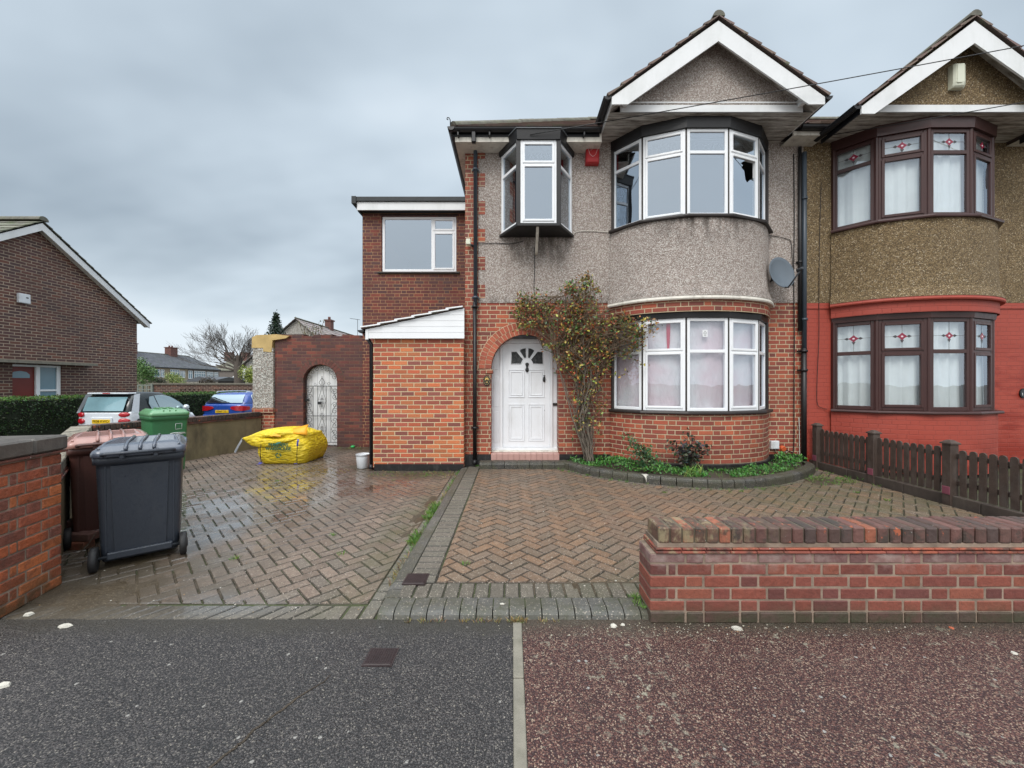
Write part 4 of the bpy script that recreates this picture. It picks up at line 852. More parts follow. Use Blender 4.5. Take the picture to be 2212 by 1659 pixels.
m = MB(); m.bbox(-3.56, -.95, 8.90, 8.93, 5.47, 5.66, .004); m.build('fascia', 'paint_white', H)
m = MB(); m.box(-3.60, -.90, 8.86, 8.935, 5.665, 5.76); m.box(-3.66, -3.56, 8.84, 14, 5.60, 5.765); m.box(-3.56, -.9, 8.94, 14, 5.67, 5.775); m.box(-3.55, -3.507, 8.93, 14, 5.45, 5.6); m.box(-3.55, -.9, 8.935, 9.10, 5.48, 5.49); m.build('flat_roof', 'felt', H)
m = MB(); m.box(-3.3, -1.0, 9.3, 13.8, 0, .02); m.box(-3.4, -1.0, 13, 13.1, 0, 5.5); m.build('interior', 'room_wall', H)
# lean-to
YE = 6.62; ex0 = PX(806, YE); m = MB(); m.face([(ex0, YE, .05), (-.825, YE, .05), (-.825, YE, 2.28), (ex0, YE, 2.28)]); m.face([(ex0, YB, .0), (ex0, YE, .0), (ex0, YE, 2.28), (ex0, YB, 2.28)]); m.face([(-.825, YE, .05), (-.825, 6.8, .05), (-.825, 6.8, 2.8), (-.825, YE, 2.8)]); m.build('lean_to_wall', 'brick_orange', H)
m = MB(); m.box(ex0 + .02, -.826, YE - .012, YE + .05, 0, .115); m.build('lean_to_plinth', 'black_plinth', H)
lx0, lx1 = PX(790, 6.56), PX(1003, 6.56); za, zb = PZ(712, 6.56), PZ(666, 6.56)
m = MB(); zc0 = 2.25; nb = 5; Yc = 6.56; zz = zc0
def topz(x): return za + (zb - za) * (x - lx0) / (lx1 - lx0)
for i in range(6):
    z0, z1 = zc0 + .10 * i, zc0 + .10 * (i + 1) - .004
    def xat(z): return lx0 + (z - za) / (zb - za) * (lx1 - lx0)
    xs = max(lx0, xat(z0)) if z0 > za else lx0; 
    if xs >= lx1: break
    poly = [(xs, z0), (lx1, z0), (lx1, min(z1, topz(lx1)))]
    xt = max(lx0, xat(z1)) if z1 > za else lx0
    if xt < lx1: poly.append((xt, z1))
    if z0 < za < z1: poly.append((lx0, za))
    elif z0 <= za and z1 <= za: pass
    m.prism(poly, 0, .012, F=lambda x, z, dd: Vector((x, Yc - dd, z)))
m.face([(lx0, Yc + .002, zc0), (lx1, Yc + .002, zc0), (lx1, Yc + .002, topz(lx1)), (lx0, Yc + .002, za)])
m.bbox(lx0 - .0, lx0 + .05, Yc - .02, Yc + .01, zc0 - .02, za - .01, .003); m.build('gable_cladding', 'upvc_white', H)
tiled('lean_to_roof', (lx0 - .06, 9.1, za), (lx0 - .06, YE - .10, za), (-.826, YE - .10, topz(-.826) + .015), (-.826, 9.1, topz(-.826) + .015), 'roof_tile', H, course=.28, th=.02)
m = MB(); n = 6
for i in range(n):
    a, b = i / n, (i + 1) / n + .03; x0_, x1_ = lx0 - .07 + (-.826 - lx0 + .07) * a, lx0 - .07 + (-.826 - lx0 + .07) * min(b, 1); o = .028
    z0_, z1_ = topz(x0_) + o + .012, topz(x1_) + o - .012
    m.loft([[(x0_, y, z0_ + dz), (x1_, y, z1_ + dz)] for y, dz in ((YE - .13, 0), (YE - .13, .02), (YE - .02, .02), (YE - .02, 0), (YE - .13, 0))], caps=False, closed=False, smooth=False)
m.build('verge_trim', 'upvc_white', H)
m = MB(); gutter(m, (lx0 - .07, YE - .1, za - .015), (lx0 - .07, 9.1, za - .015), .05); m.build('gutter', 'gutter_black', H)
downpipe(ex0 - .05, YE + .06, .07, 2.15, .034, 'gutter_black', H, (1.2,), True, top=(lx0 - .03, YE + .0, za - .07))

# ------------------------------------------------------------------ the red and tan neighbour
Nb = thing('terraced_house', 'neighbouring house with tan pebbledash over red painted brick and brown leaded bay windows', 'house', (6.95, 6.8, .05))
m = MB(); wall_holes(m, 5.10, 11.0, .05, 2.90, bayh(C2)[:1], 6.802, .25); m.face([(11, 6.8, 0), (11, 12, 0), (11, 12, 5.7), (11, 6.8, 5.7)]); m.face([(11, 12, 0), (5.1, 12, 0), (5.1, 12, 5.7), (11, 12, 5.7)]); m.build('wall', 'paint_red', Nb)
for a_, b_ in ((5.10, C2 - 1.4), (C2 + 1.4, 11)): m = MB(); m.box(a_, b_, 6.785, 6.80, 2.80, 2.895); m.build('string_course', 'paint_red', Nb)
m = MB(); wall_holes(m, 5.10, 11.0, 2.90, 5.72, bayh(C2)[1:], 6.79, .2); m.build('upper_wall', 'pebbledash_tan', Nb)
m = MB(); m.box(5.10, 11, 6.95, 11.8, 2.60, 2.84); m.box(5.1, 11, 11.7, 11.9, 0, 5.6); m.box(10.9, 11, 6.95, 11.9, 0, 5.6); m.box(5.1, 11, 7.0, 11.8, 5.57, 5.62); m.build('interior', 'room_wall', Nb)
bay_front(Nb, C2, dict(brick='paint_red', dash='pebbledash_tan', ledge='paint_red', sill='brown_frame', head='brown_frame', win='brown_frame', glass=('glass_net', 'glass_net'), fw=.062, post=.036, gable=(1.70, 5.54, 1.50, 6.60), barge='paint_white', motif=True, sidef='gutter_black'))
for a_, b_ in ((4.7, 5.25), (8.65, 11)): m = MB(); m.box(a_, b_, 6.475, 6.50, 5.63, 5.70); m.box(a_, b_, 6.5, 6.8, 5.635, 5.645); m.build('fascia', 'cream_trim', Nb)
m = MB(); gutter(m, (4.78, 6.42, 5.74), (5.25, 6.42, 5.74)); gutter(m, (8.7, 6.42, 5.74), (11, 6.42, 5.74)); m.build('gutter', 'gutter_black', Nb)
tiled('roof', (5.10, 6.42, 5.79), (11.0, 6.42, 5.79), (11.0, 9.37, 7.82), (5.1, 9.37, 7.82), 'roof_tile', Nb); tiled('roof', (11, 12.32, 5.79), (5.1, 12.32, 5.79), (5.1, 9.37, 7.82), (11, 9.37, 7.82), 'roof_tile', Nb)
m = MB(); ridge(m, (5.1, 9.37, 7.86), (11, 9.37, 7.86)); m.build('ridge_tiles', 'ridge_tile', Nb)
m = MB(); m.box(5.09, 5.11, 6.778, 6.80, .05, 2.9); m.box(5.14, 5.26, 6.70, 6.80, .0, .07); m.build('plinth', 'cream_trim', Nb)

# curtains
def curtain(C, z0, z1, off_, amp, fr, mat, name, label, x0=-1.3, x1=1.3, group=None):
    V = [(x, y) for x, y in offset(bayplan(C), -off_)]; V = [v for v in V]; cv = catmull(V, 24); rings = []; L = 0; m = MB(); prev = cv[0]
    cols = []
    for q, nn in zip(cv, offset(cv, .05)):
        L += math.dist(q, prev); prev = q; a = amp * (math.sin(L * fr) + .5 * math.sin(L * fr * 2.3 + 1)); dx, dy = (nn[0] - q[0]) / .05, (nn[1] - q[1]) / .05; row = []
        for k in range(7):
            t = k / 6; aa = a * (1.2 - .5 * t); row.append((q[0] + dx * aa, q[1] + dy * aa, z0 + (z1 - z0) * t))
        cols.append(row)
    m.loft(cols, caps=False, closed=False); o = m.build(name, mat); return tag(o, label, 'curtain', group)
curtain(C1, 1.06, 2.50, .12, .012, 9, 'bed_sheet', 'curtain', 'crumpled pinkish white sheet hung inside the white ground floor bay window')
curtain(C2, 1.06, 2.50, .13, .020, 38, 'net_curtain', 'curtain', 'pleated net curtain inside the brown ground floor bay window')
curtain(C2, 4.16, 5.50, .12, .016, 30, 'net_curtain', 'curtain', 'pleated net curtain inside the brown upstairs bay window')
m = MB(); F, L = frame2(bayplan(C1)[1], bayplan(C1)[2], 0); m.loft([[F(.40 + s_ * w, -.055, z) for s_ in (-1, 1)] for z, w in ((2.50, .03), (2.3, .028), (2.15, .022), (2.08, .018), (2.0, .012))], caps=False, closed=False); tag(m.build('scarf', 'pink_cloth'), 'strip of red cloth hanging behind the upper light of the white lower bay window', 'cloth')
m = MB(); F, L = frame2(bayplan(C1)[2], bayplan(C1)[3], 0); t = thing('window_sticker', 'small white notice with a triangle on the middle light of the lower bay', 'sticker', tuple(F(.30, -.02, 2.30)))
m.lbox(F, .265, .345, -.018, -.0165, 2.23, 2.34); m.build('paper', 'print_white', t); m = MB(); tri = [(.28, 2.285), (.33, 2.285), (.305, 2.325)]
for a, b in zip(tri, tri[1:] + tri[:1]): m.tube([F(a[0], -.0155, a[1]), F(b[0], -.0155, b[1])], .0022, 4)
for z in (2.262, 2.248): m.lbox(F, .285, .325, -.0163, -.0155, z - .002, z + .002)
m.build('print', 'dark_plastic', t)

# ------------------------------------------------------------------ fixtures on the house
t = thing('alarm_box', 'red burglar alarm box with a white shield under the eaves of the grey house', 'alarm box', (1.39, 6.7, 5.5)); m = MB()
m.loft([[(x, y, z) for x, y in ((1.275, 6.787), (1.275, 6.70 - dy), (1.30, 6.68 - dy), (1.48, 6.68 - dy), (1.505, 6.70 - dy), (1.505, 6.787))] for z, dy in ((5.29, -.03), (5.31, 0), (5.36, .015), (5.68, .01), (5.70, 0))], smooth=False); m.build('case', 'red_plastic', t, bevel=.006)
m = MB(); sh = [(0, .14), (.07, .11), (.078, 0), (.05, -.085), (0, -.13), (-.05, -.085), (-.078, 0), (-.07, .11)]
for a, b in zip(sh, sh[1:] + sh[:1]): m.tube([(1.39 + a[0], 6.667, 5.515 + a[1]), (1.39 + b[0], 6.667, 5.515 + b[1])], .003, 4)
for i in range(4): m.tube([(1.355 + .022 * i, 6.667, 5.495 + .014 * i), (1.362 + .022 * i, 6.667, 5.512 + .014 * i)], .004, 4)
m.build('shield_emblem', 'print_white', t)
t = thing('alarm_box', 'cream alarm box on the tan pebbledash gable', 'alarm box', (6.89, 6.05, 6.2)); m = MB()
m.loft([[(x, y, z) for x, y in ((6.79, 6.045), (6.79, 5.985 - dy), (6.81, 5.96 - dy), (6.93, 5.95 - dy), (6.985, 5.985 - dy), (6.985, 6.045))] for z, dy in ((6.05, -.02), (6.07, 0), (6.12, .012), (6.39, .01), (6.405, -.005))], smooth=False); m.build('case', 'cream_plastic', t, bevel=.006); m = MB(); m.bbox(6.82, 6.90, 5.938, 5.95, 6.10, 6.38, .004); m.build('cover_rib', 'cream_plastic', t)
# satellite dish
t = thing('satellite_dish', 'grey satellite dish on the pebbledash beside the downpipes', 'satellite dish', (4.72, 6.75, 3.4)); m = MB(); dc = Vector((4.47, 6.42, 3.33)); nr = Vector((.16, -.96, .22)).normalized(); ux = Vector((0, 0, 1)).cross(nr).normalized(); uz = nr.cross(ux)
rings = [[dc + ux * (r_ * .235 * math.cos(a)) + uz * (r_ * .275 * math.sin(a)) + nr * (.055 * (r_ * r_ - 1) - o) for a in (2 * PI * k / 28 for k in range(28))] for r_, o in ((.02, .0), (.3, 0), (.6, 0), (.85, 0), (1, 0), (1.01, .004), (.98, .012), (.6, .012), (.02, .012))]
m.loft(rings, caps=True); m.build('reflector', 'grey_dish', t)
lnb = dc + nr * .30 - uz * .12; m = MB(); m.tube([dc - uz * .27 + nr * .0, dc - uz * .30 + nr * .05, lnb - uz * .03], .012, 6); m.tube([dc - nr * .06, dc - nr * .15, (4.52, 6.74, 3.36)], .018, 8); m.tube([(4.52, 6.785, 3.42), (4.52, 6.74, 3.42), (4.52, 6.74, 3.28), (4.52, 6.785, 3.28)], .02, 6); m.build('arm', 'dark_plastic', t)
m = MB(); m.tube([lnb + nr * .06, lnb + nr * .01, lnb - nr * .03], [.02, .026, .032], 10); m.build('receiver', 'dark_plastic', t)
# number plaque
t = thing('number_plaque', 'oval black plaque with gold rim beside the arched front door', 'house number', (PX(1051.7, 6.79), 6.79, 1.54)); px_, pz_ = PX(1051.7, 6.79), PZ(822, 6.79); m = MB(); E = lambda rx, rz, n=24: [(px_ + rx * math.cos(2 * PI * k / n), pz_ + rz * math.sin(2 * PI * k / n)) for k in range(n)]
m.prism(E(.066, .09), 0, .016, F=lambda x, z, dd: Vector((x, 6.798 - dd, z))); m.build('plate', 'black_gloss', t, bevel=.004)
m = MB(); e = E(.052, .074)
for a, b in zip(e[::2], e[1::2]): m.tube([(a[0], 6.779, a[1]), (b[0], 6.779, b[1])], .0045, 5)
for k in range(9): a = PI * k / 8; m.tube([(px_ + .008 * math.cos(a), 6.779, pz_ + .006 + .008 * math.sin(a)), (px_ + .034 * math.cos(a), 6.779, pz_ + .012 + .04 * math.sin(a))], .006, 5)
for x in (-.012, .0, .012): m.box(px_ + x - .003, px_ + x + .003, 6.777, 6.782, pz_ - .045, pz_ - .015)
m.build('emblem', 'gold', t)
t = thing('number_plaque', 'oval black plaque with pale figure on the red painted wall at the right', 'house number', (PX(2210, 6.79), 6.79, 1.3)); px_, pz_ = PX(2211, 6.79), PZ(849.5, 6.79); m = MB(); m.prism(E(.07, .085), 0, .016, F=lambda x, z, dd: Vector((x, 6.8 - dd, z))); m.build('plate', 'black_gloss', t, bevel=.004)
m = MB(); m.prism(E(.056, .07), .0, .002, F=lambda x, z, dd: Vector((x, 6.783 - dd, z))); m.build('inset', 'dark_plastic', t); text_mesh('number', '1', .07, 'print_white', t, TM((px_ - .03, 6.779, pz_ - .02)))
t = thing('meter_box', 'small white junction box low on the brick beside the black downpipe', 'junction box', (4.58, 6.79, .42)); m = MB(); m.bbox(4.51, 4.655, 6.75, 6.80, .345, .49, .006); m.build('case', 'white_plastic', t); m = MB(); m.bbox(4.52, 4.645, 6.744, 6.751, .355, .48, .003); m.build('lid', 'white_plastic', t)
t = thing('pipe_outlet', 'small orange overflow outlet on the brick right of the white junction box', 'overflow outlet', (4.72, 6.78, .34)); m = MB(); m.tube([(4.725, 6.80, .36), (4.725, 6.74, .35)], [.05, .042], 10); m.build('collar', 'orange_plastic', t); m = MB(); m.bbox(4.675, 4.775, 6.785, 6.799, .31, .39, .003); m.build('flange', 'orange_plastic', t)
t = thing('sensor_light', 'small cream sensor lamp on the brick pier beside the oriel', 'sensor light', (PX(1014, 6.75), 6.75, PZ(525, 6.75))); m = MB(); x, z = PX(1012, 6.72), PZ(524, 6.72); m.bbox(x - .04, x + .04, 6.66, 6.74, z - .05, z + .05, .01); m.build('case', 'cream_plastic', t); m = MB(); m.tube([(x + .03, 6.74, z - .03), (x + .09, 6.79, z - .04)], .022, 6); m.build('mount', 'dark_plastic', t)
def cable(name, pts, r, mat, label, sag=0): m = MB(); m.tube(catmull(pts, 6), r, 5); return tag(m.build(name, mat), label, 'cable')
cable('wall_cable', [(.39, 6.78, 3.86), (.395, 6.78, 3.5), (.385, 6.78, 3.2), (.39, 6.78, 2.86)], .006, 'cable', 'dark cable running down the pebbledash below the oriel window')
cable('wall_cable', [(-.62, 6.77, 3.93), (-.3, 6.775, 3.94), (.0, 6.78, 3.93), (.2, 6.78, 3.98)], .006, 'cable', 'thin cable from the sensor lamp across to the oriel base')
cable('wall_cable', [(1.06, 6.78, 4.06), (1.13, 6.775, 4.14), (1.4, 6.775, 4.15), (1.72, 6.775, 4.13)], .006, 'cream_trim', 'pale cable between the oriel and the upper bay window')
cable('wall_cable', [(4.92, 6.775, 5.5), (4.93, 6.775, 4.4), (4.92, 6.775, 3.4), (4.93, 6.775, 2.4), (4.925, 6.775, 1.2), (4.92, 6.775, .36), (4.86, 6.775, .30), (4.78, 6.775, .33)], .008, 'cable', 'long black cable down the wall beside the downpipes')
cable('wall_cable', [(4.47, 6.775, 4.08), (4.78, 6.775, 4.02), (4.88, 6.775, 3.9), (4.9, 6.775, 3.2)], .005, 'cable', 'cable dropping from the corner of the upper bay sill')
cable('wall_cable', [(4.58, 6.77, .34), (4.62, 6.765, .25), (4.75, 6.76, .20), (4.9, 6.76, .16)], .006, 'cable', 'short black cable hanging from the white junction box')
cable('wall_cable', [(4.78, 6.77, .30), (4.85, 6.76, .22), (4.98, 6.74, .17), (5.0, 6.75, .5), (5.0, 6.76, .9)], .006, 'cable_white', 'white cable looping at the foot of the black downpipe')
cable('wall_cable', [(5.40, 6.775, 5.0), (5.37, 6.775, 4.0), (5.36, 6.775, 3.0), (5.36, 6.775, 2.3), (5.33, 6.775, 1.6), (5.33, 6.775, 1.15), (5.42, 6.775, 1.06), (5.5, 6.775, 1.04)], .005, 'dark_brown', 'thin cable running down the tan and red neighbour wall')
a = Vector((PX(1310, 6.25), 6.25, PZ(337 * .763, 6.25))); 
def wire(label, p, q, sag):
    m = MB(); p, q = Vector(p), Vector(q); q = p + (q - p) * 2.6; sag *= 3; m.tube([p.lerp(q, i / 24) - Vector((0, 0, sag * 4 * (i / 24) * (1 - i / 24))) for i in range(25)], .007, 5); tag(m.build('overhead_wire', 'cable'), label, 'wire')
wire('overhead wire running from the oriel window up past the gables', (PX(1310, 6.27), 6.27, PZ(338 - 25, 6.27)) if 0 else (PX(1145, 6.25), 6.25, PZ(291, 6.25)), (PX(2480, 5.2), 5.2, PZ(25, 5.2)), .05)
wire('overhead wire running from the downpipes across the front of the tan gable', (PX(1745, 6.6), 6.6, PZ(300, 6.6)), (PX(2500, 5.2), 5.2, PZ(150, 5.2)), .04)

# ------------------------------------------------------------------ garden wall with arched gate
G = thing('garden_wall', 'tall dark brick garden wall with an arched gateway beside the house', 'garden wall', (-4.6, YB, 0)); gx0, gx1 = PX(655, YB), PX(728, YB); gxc, gr = (gx0 + gx1) / 2, (gx1 - gx0) / 2; gz = PZ(787, YB) - gr
xl, xr, zt = PX(594, YB), -3.51, PZ(727, YB)
m = MB(); wall_holes(m, xl, xr, 0, zt - .02, [(gx0, gx1, -1, gz + gr + .02)], YB, .22); arch_fill(m, gxc, gr, gz, gz + gr + .02, YB, .22, 16); m.face([(xr, YB + .22, 0), (xl, YB + .22, 0), (xl, YB + .22, zt), (xr, YB + .22, zt)])
x = xl
while x < xr - .02: w_ = min(.225, xr - x); h_ = random.choice((0, .012, .025, -.02, .02)); m.box(x, x + w_ - .006, YB, YB + .22, zt - .021, zt + .03 + h_); x += w_
m.build('wall', 'brick_wall_old', G)
m = MB(); mm = MB(); arch_ring(m, mm, gxc, gr, gz, YB, 1, [(.12, .038, .03), (.15, .045, .033)], hw=.16); m.build('arch_bricks', 'coping_brick', G); mm.build('arch_mortar', 'mortar_dark', G)
m = MB(); px0, px1 = PX(549, YB), PX(593, YB); m.box(px0, px1, YB - .05, YB + .22, PZ(882, YB), PZ(752, YB)); m.build('pebbledash_panel', 'pebbledash_pale', G)
m = MB(); m.box(px0 + .06, px1 + .004, YB - .02, YB + .22, 0, PZ(882, YB) - .002); m.box(px0 - .01, px1 + .01, YB - .07, YB + .22, PZ(891, YB), PZ(881, YB)); m.build('pier', 'brick_red', G)
m = MB(); m.loft([[(px0 - .01, y, z), (px0 + .25, y, z), (px0 + .27, y, z), (PX(600, YB), y, z)][0:0] or [(px0 - .02, y, PZ(752, YB)), (px0 + .25, y, PZ(752, YB)), (px0 + .25, y, 2.24), (PX(594, YB) - .05, y, 2.22), (PX(592, YB), y, 2.50), (PX(620, YB), y, 2.545), (PX(628, YB), y, 2.60), (PX(600, YB), y, 2.64), (px0 + .1, y, 2.62), (px0 - .01, y, 2.57)] for y in (YB - .06, YB + .2)], smooth=False); m.build('mortar_cap', 'mortar_yellow', G, bevel=.01)
GT = thing('garden_gate', 'white boarded arched gate behind black scrolled ironwork', 'gate', (gxc, YB + .15, 0)); m = MB(); gw = gr + .02; nb = 6
for i in range(nb):
    a, b = gxc - gw + 2 * gw * i / nb + .003, gxc - gw + 2 * gw * (i + 1) / nb - .003; zz = [gz + math.sqrt(max(0, gw * gw - (x - gxc) ** 2)) for x in (a, (a + b) / 2, b)]
    m.prism([(a, .02), (b, .02), (b, zz[2]), ((a + b) / 2, zz[1]), (a, zz[0])], 0, .03, F=lambda x, z, dd: Vector((x, YB + .19 - dd, z)))
m.build('boards', 'paint_white', GT)
m = MB(); YI = YB + .09; rr_ = .0075; T = lambda pts, r=rr_: m.tube([(x, YI, z) for x, z in pts], r * .72, 5, caps=False)
def spiral(cx, cz, r, a0, turns=1.4, sg=1): return [(cx + r * (1 - t / 16 * .82) * math.cos(a0 + sg * turns * 2 * PI * t / 16), cz + r * (1 - t / 16 * .82) * math.sin(a0 + sg * turns * 2 * PI * t / 16)) for t in range(17)]
T(arc_pts(gxc, gz, gr - .015, 20), .010); T([(gxc - gr + .015, .05), (gxc - gr + .015, gz)], .010); T([(gxc + gr - .015, .05), (gxc + gr - .015, gz)], .010)
zA, zB_, zC = PZ(834, YB), PZ(899, YB), .10
for z in (zA, zB_, zC): T([(gxc - gr + .015, z), (gxc + gr - .015, z)], .011)
for x in (-.21, -.10, .10, .21): T([(gxc + x, zC), (gxc + x, zA)], .009)
for (z0, z1) in ((zC, zB_), (zB_, zA)):
    h = z1 - z0
    for sx in (-1, 1):
        T([(gxc + sx * .215, z0 + .02), (gxc + sx * (gr - .03), z0 + h * .5), (gxc + sx * .215, z1 - .02)] if z0 > zC else [(gxc + sx * .385, z0 + .02), (gxc + sx * .22, z0 + h * .5), (gxc + sx * .385, z1 - .02)], .006)
        for q, a0 in ((.16, 0), (.84, PI)): T(spiral(gxc + sx * .30, z0 + h * q, .085, a0, 1.3, sx), .006); T(spiral(gxc + sx * .30, z0 + h * (.36 if q < .5 else .64), .072, PI - a0, 1.3, -sx), .006)
    T([(gxc, z1 - .03), (gxc - .095, z0 + h * .5), (gxc, z0 + .03), (gxc + .095, z0 + h * .5), (gxc, z1 - .03)], .006); T([(gxc, z0 + h * .3), (gxc, z0 + h * .7)], .008)
    for sx in (-1, 1):
        for q in (.44, .56, .97, .05): T(spiral(gxc + sx * .035, z0 + h * q, .032, PI / 2, 1.1, sx), .005)
for k in range(7): a = R(18 + 24 * k); T(spiral(gxc + (gr - .085) * math.cos(a), gz + (gr - .085) * math.sin(a), .062, a + 1.2, 1.3, 1 if k < 3 else -1), .006)
for sx in (-1, 1): T([(gxc, zA + .20), (gxc + sx * .07, zA + .08), (gxc + sx * .03, zA + .02)], .007); T(spiral(gxc + sx * .16, zA + .05, .045, 0, 1.2, sx), .005)
T([(gxc, zA), (gxc, zA + .24)], .009); m.build('scrolled_ironwork', 'iron', GT)
m = MB(); m.box(gxc - .10, gxc - .03, YI - .02, YI + .02, PZ(874, YB), PZ(868, YB)); m.box(gxc - gr + .005, gxc - gr + .09, YI - .02, YI + .02, PZ(867, YB), PZ(862, YB)); m.build('lock', 'iron', GT)

# ------------------------------------------------------------------ low boundary walls
def run_wall(name, label, A, B, z0, zt, th=.2, mat='render_olive', seed=1, cream=False):
    F, L = frame2(A, B); t = thing(name, label, 'boundary wall', (A[0], A[1], 0)); m = MB(); m.lbox(F, 0, L, -th / 2, th / 2, z0, zt - .13, skip='z'); m.build('wall', mat, t)
    m = MB()
    for k, z in enumerate((zt - .13, zt - .112)):
        u = 0
        while u < L: l = min(.16, L - u); m.lbox(F, u + .002, u + l - .002, -th / 2 - .025 + .01 * k, th / 2 + .025 - .01 * k, z, z + .015, col=pcol([(.16, .05, .035), (.20, .06, .04), (.09, .05, .04)])); u += .16
    m.build('tile_creasing', 'coping_brick', t); m = MB(); u = 0
    while u < L - .01: l = min(.072, L - u); m.bbox(u + .002, u + l - .002, -th / 2 - .012, th / 2 + .012, zt - .094, zt + random.uniform(-.003, .003), .007, F, col=pcol([(.075, .05, .04), (.06, .045, .04), (.09, .055, .045)] if not cream else [(.30, .28, .22), (.22, .2, .16)])); u += .075
    m.build('coping', 'coping_brick', t); m = MB(); m.lbox(F, .002, L - .002, -th / 2 + .01, th / 2 - .01, zt - .1, zt - .01); m.build('coping_mortar', 'mortar_dark', t); return t
run_wall('boundary_wall', 'low rendered side wall with dark brick coping running from the garden wall', (-6.72, 6.06), (-5.95, 9.08), -.35, .83)
run_wall('boundary_wall', 'short rendered corner wall with pale coping behind the brown bin', (-3.52, 2.84), (-6.66, 6.00), -.35, .83, cream=True)
def flemish(m, F, L, z0, n, th, cols, first=0, bh=.065, pitch=.075, ir=.005):
    for k in range(n):
        u = 0; i = 0; st = [.1025, .046] if k % 2 else []
        while u < L - .02:
            l = st[i] if i < len(st) else (.215 if (i - len(st)) % 2 == 0 else .1025)
            l = min(l, L - u)
            if L - u - l < .05: l = L - u
            jit = random.uniform(-.0018, .0018); zz = z0 + k * pitch
            m.bbox(u + random.uniform(-.001, .003), u + l + random.uniform(-.003, .001), -th / 2 + jit, th / 2 + jit, zz + random.uniform(-.0015, .0015), zz + bh + random.uniform(-.0015, .0015), ir, F, col=pcol(cols, .16)); u += l + .010; i += 1
t = thing('front_wall', 'low front garden brick wall with brick-on-edge coping and mossy foot', 'garden wall', (.86, 2.5, 0)); F, L = frame2((.856, 2.51), (8.2, 2.51)); BC = [(.21, .060, .040), (.17, .050, .038), (.23, .072, .045), (.135, .045, .038), (.19, .056, .040)]
m = MB(); flemish(m, F, L, .022 - .02, 1, .225, [(.085, .045, .035), (.07, .045, .035)]); flemish(m, F, L, .072, 4, .215, BC); flemish(m, F, L, .372, 1, .215, [(.20, .10, .09), (.17, .085, .08)], bh=.055); m.build('brick_courses', 'face_brick', t)
m = MB(); m.lbox(F, .004, L, -.101, .1035, 0, .43); m.build('mortar', 'mortar_grey', t)
m = MB()
for k, z in enumerate((.434, .453)):
    u = .03
    while u < L: l = random.choice((.16, .165, .15)); m.bbox(u + .002, u + l - .002, -.118 + .006 * k, .122 - .005 * k, z, z + .013, .003, F, col=pcol([(.33, .09, .05), (.22, .06, .045), (.27, .075, .05)])); u += l
m.build('tile_creasing', 'coping_brick', t)
m = MB(); m.lbox(F, .045, L, -.11, .105, .467, .494); m.build('bed_mortar', 'mortar_grey', t); m = MB(); m.lbox(F, .06, L, -.09, .096, .494, .583); m.build('coping_mortar', 'mortar_dark', t)
m = MB(); u = .055; k = 0
while u < L:
    c = [(.27, .095, .055), (.12, .065, .045), (.20, .085, .055)] if k < 6 else [(.105, .055, .045), (.085, .05, .042), (.125, .06, .05), (.07, .045, .04)]
    if k in (17, 37, 41): c = [(.27, .09, .05)]
    m.bbox(u, u + .0655, -.103 + random.uniform(-.003, .002), .111 + random.uniform(-.003, .003), .492, .590 + random.uniform(-.003, .003), .008, F, col=pcol(c, .15)); u += .0755; k += 1
m.build('coping', 'coping_brick', t)
t = thing('gate_pier', 'orange brick end pier with dark slab coping at the left edge of the pavement', 'gate pier', (-3.4, 2.6, 0)); BC2 = [(.38, .10, .040), (.31, .085, .040), (.42, .125, .045), (.22, .075, .05), (.34, .09, .045)]
F, L = frame2((-3.215, 2.40), (-3.335, 2.875)); F0 = F; Fp = lambda u, w, v: F0(u, -w - .225, v)     # outward face looks into the drive
m = MB(); flemish(m, Fp, L, .0, 13, .45, BC2); m.build('brick_courses', 'pier_brick', t); m = MB(); m.lbox(Fp, .004, L - .004, -.219, .219, 0, 1.0); m.build('mortar', 'mortar_grey', t)
m = MB(); m.bbox(-.02, L + .02, -.25, .25, .978, .995, .003, Fp, col=(.14, .05, .035)); m.build('tile_creasing', 'coping_brick', t)
m = MB()
for i in range(2): m.bbox(-.03 + .27 * i, .236 + .27 * i, -.255, .255, 1.0, 1.105, .012, Fp, col=(.10, .095, .085))
m.build('coping', 'slab_cap', t)

# ------------------------------------------------------------------ picket fence
t = thing('picket_fence', 'weathered dark brown picket fence on gravel boards between the two front gardens', 'fence', (5.25, 6.7, 0)); fx = 5.24
for i, y in enumerate((6.66, 5.62, 4.64, 3.64, 2.68)):
    m = MB(); s_ = .05; zt = .80
    m.bbox(fx - s_, fx + s_, y - s_, y + s_, .0, zt - .035, .006); m.loft([[(fx + a * r_, y + b * r_, z) for a, b in ((-1, -1), (1, -1), (1, 1), (-1, 1))] for r_, z in ((.062, zt - .036), (.062, zt - .022), (.02, zt + .012))], smooth=False); m.build('post', 'wood_fence', t)
    m = MB(); m.bbox(fx - s_ - .006, fx - s_ + .002, y - .043, y + .043, .165, .26, .004); m.build('painted_patch', 'pink_paint', t)
for z in (.28, .60): m = MB(); m.bbox(fx + .022, fx + .05, 2.7, 6.62, z, z + .055, .004); m.build('rail', 'wood_fence', t)
y = 6.56
while y > 2.72:
    if min(abs(y - q) for q in (6.66, 5.62, 4.64, 3.64, 2.68)) > .07:
        m = MB(); zt = .71 + random.uniform(-.012, .012); tl = random.uniform(-.012, .012); hw = .034; prof = [(-hw, .165), (hw, .165), (hw, zt - .03)] + [(hw * math.cos(a), zt - .03 + .03 * math.sin(a)) for a in (PI * k / 6 for k in range(1, 6))] + [(-hw, zt - .03)]
        yy = y; m.prism([(a + tl * (z - .2), z) for a, z in prof], 0, .016, F=lambda a, z, dd: Vector((fx + .004 - dd + .016, yy - a, z))); m.build('picket', 'wood_fence', t)
    y -= .093
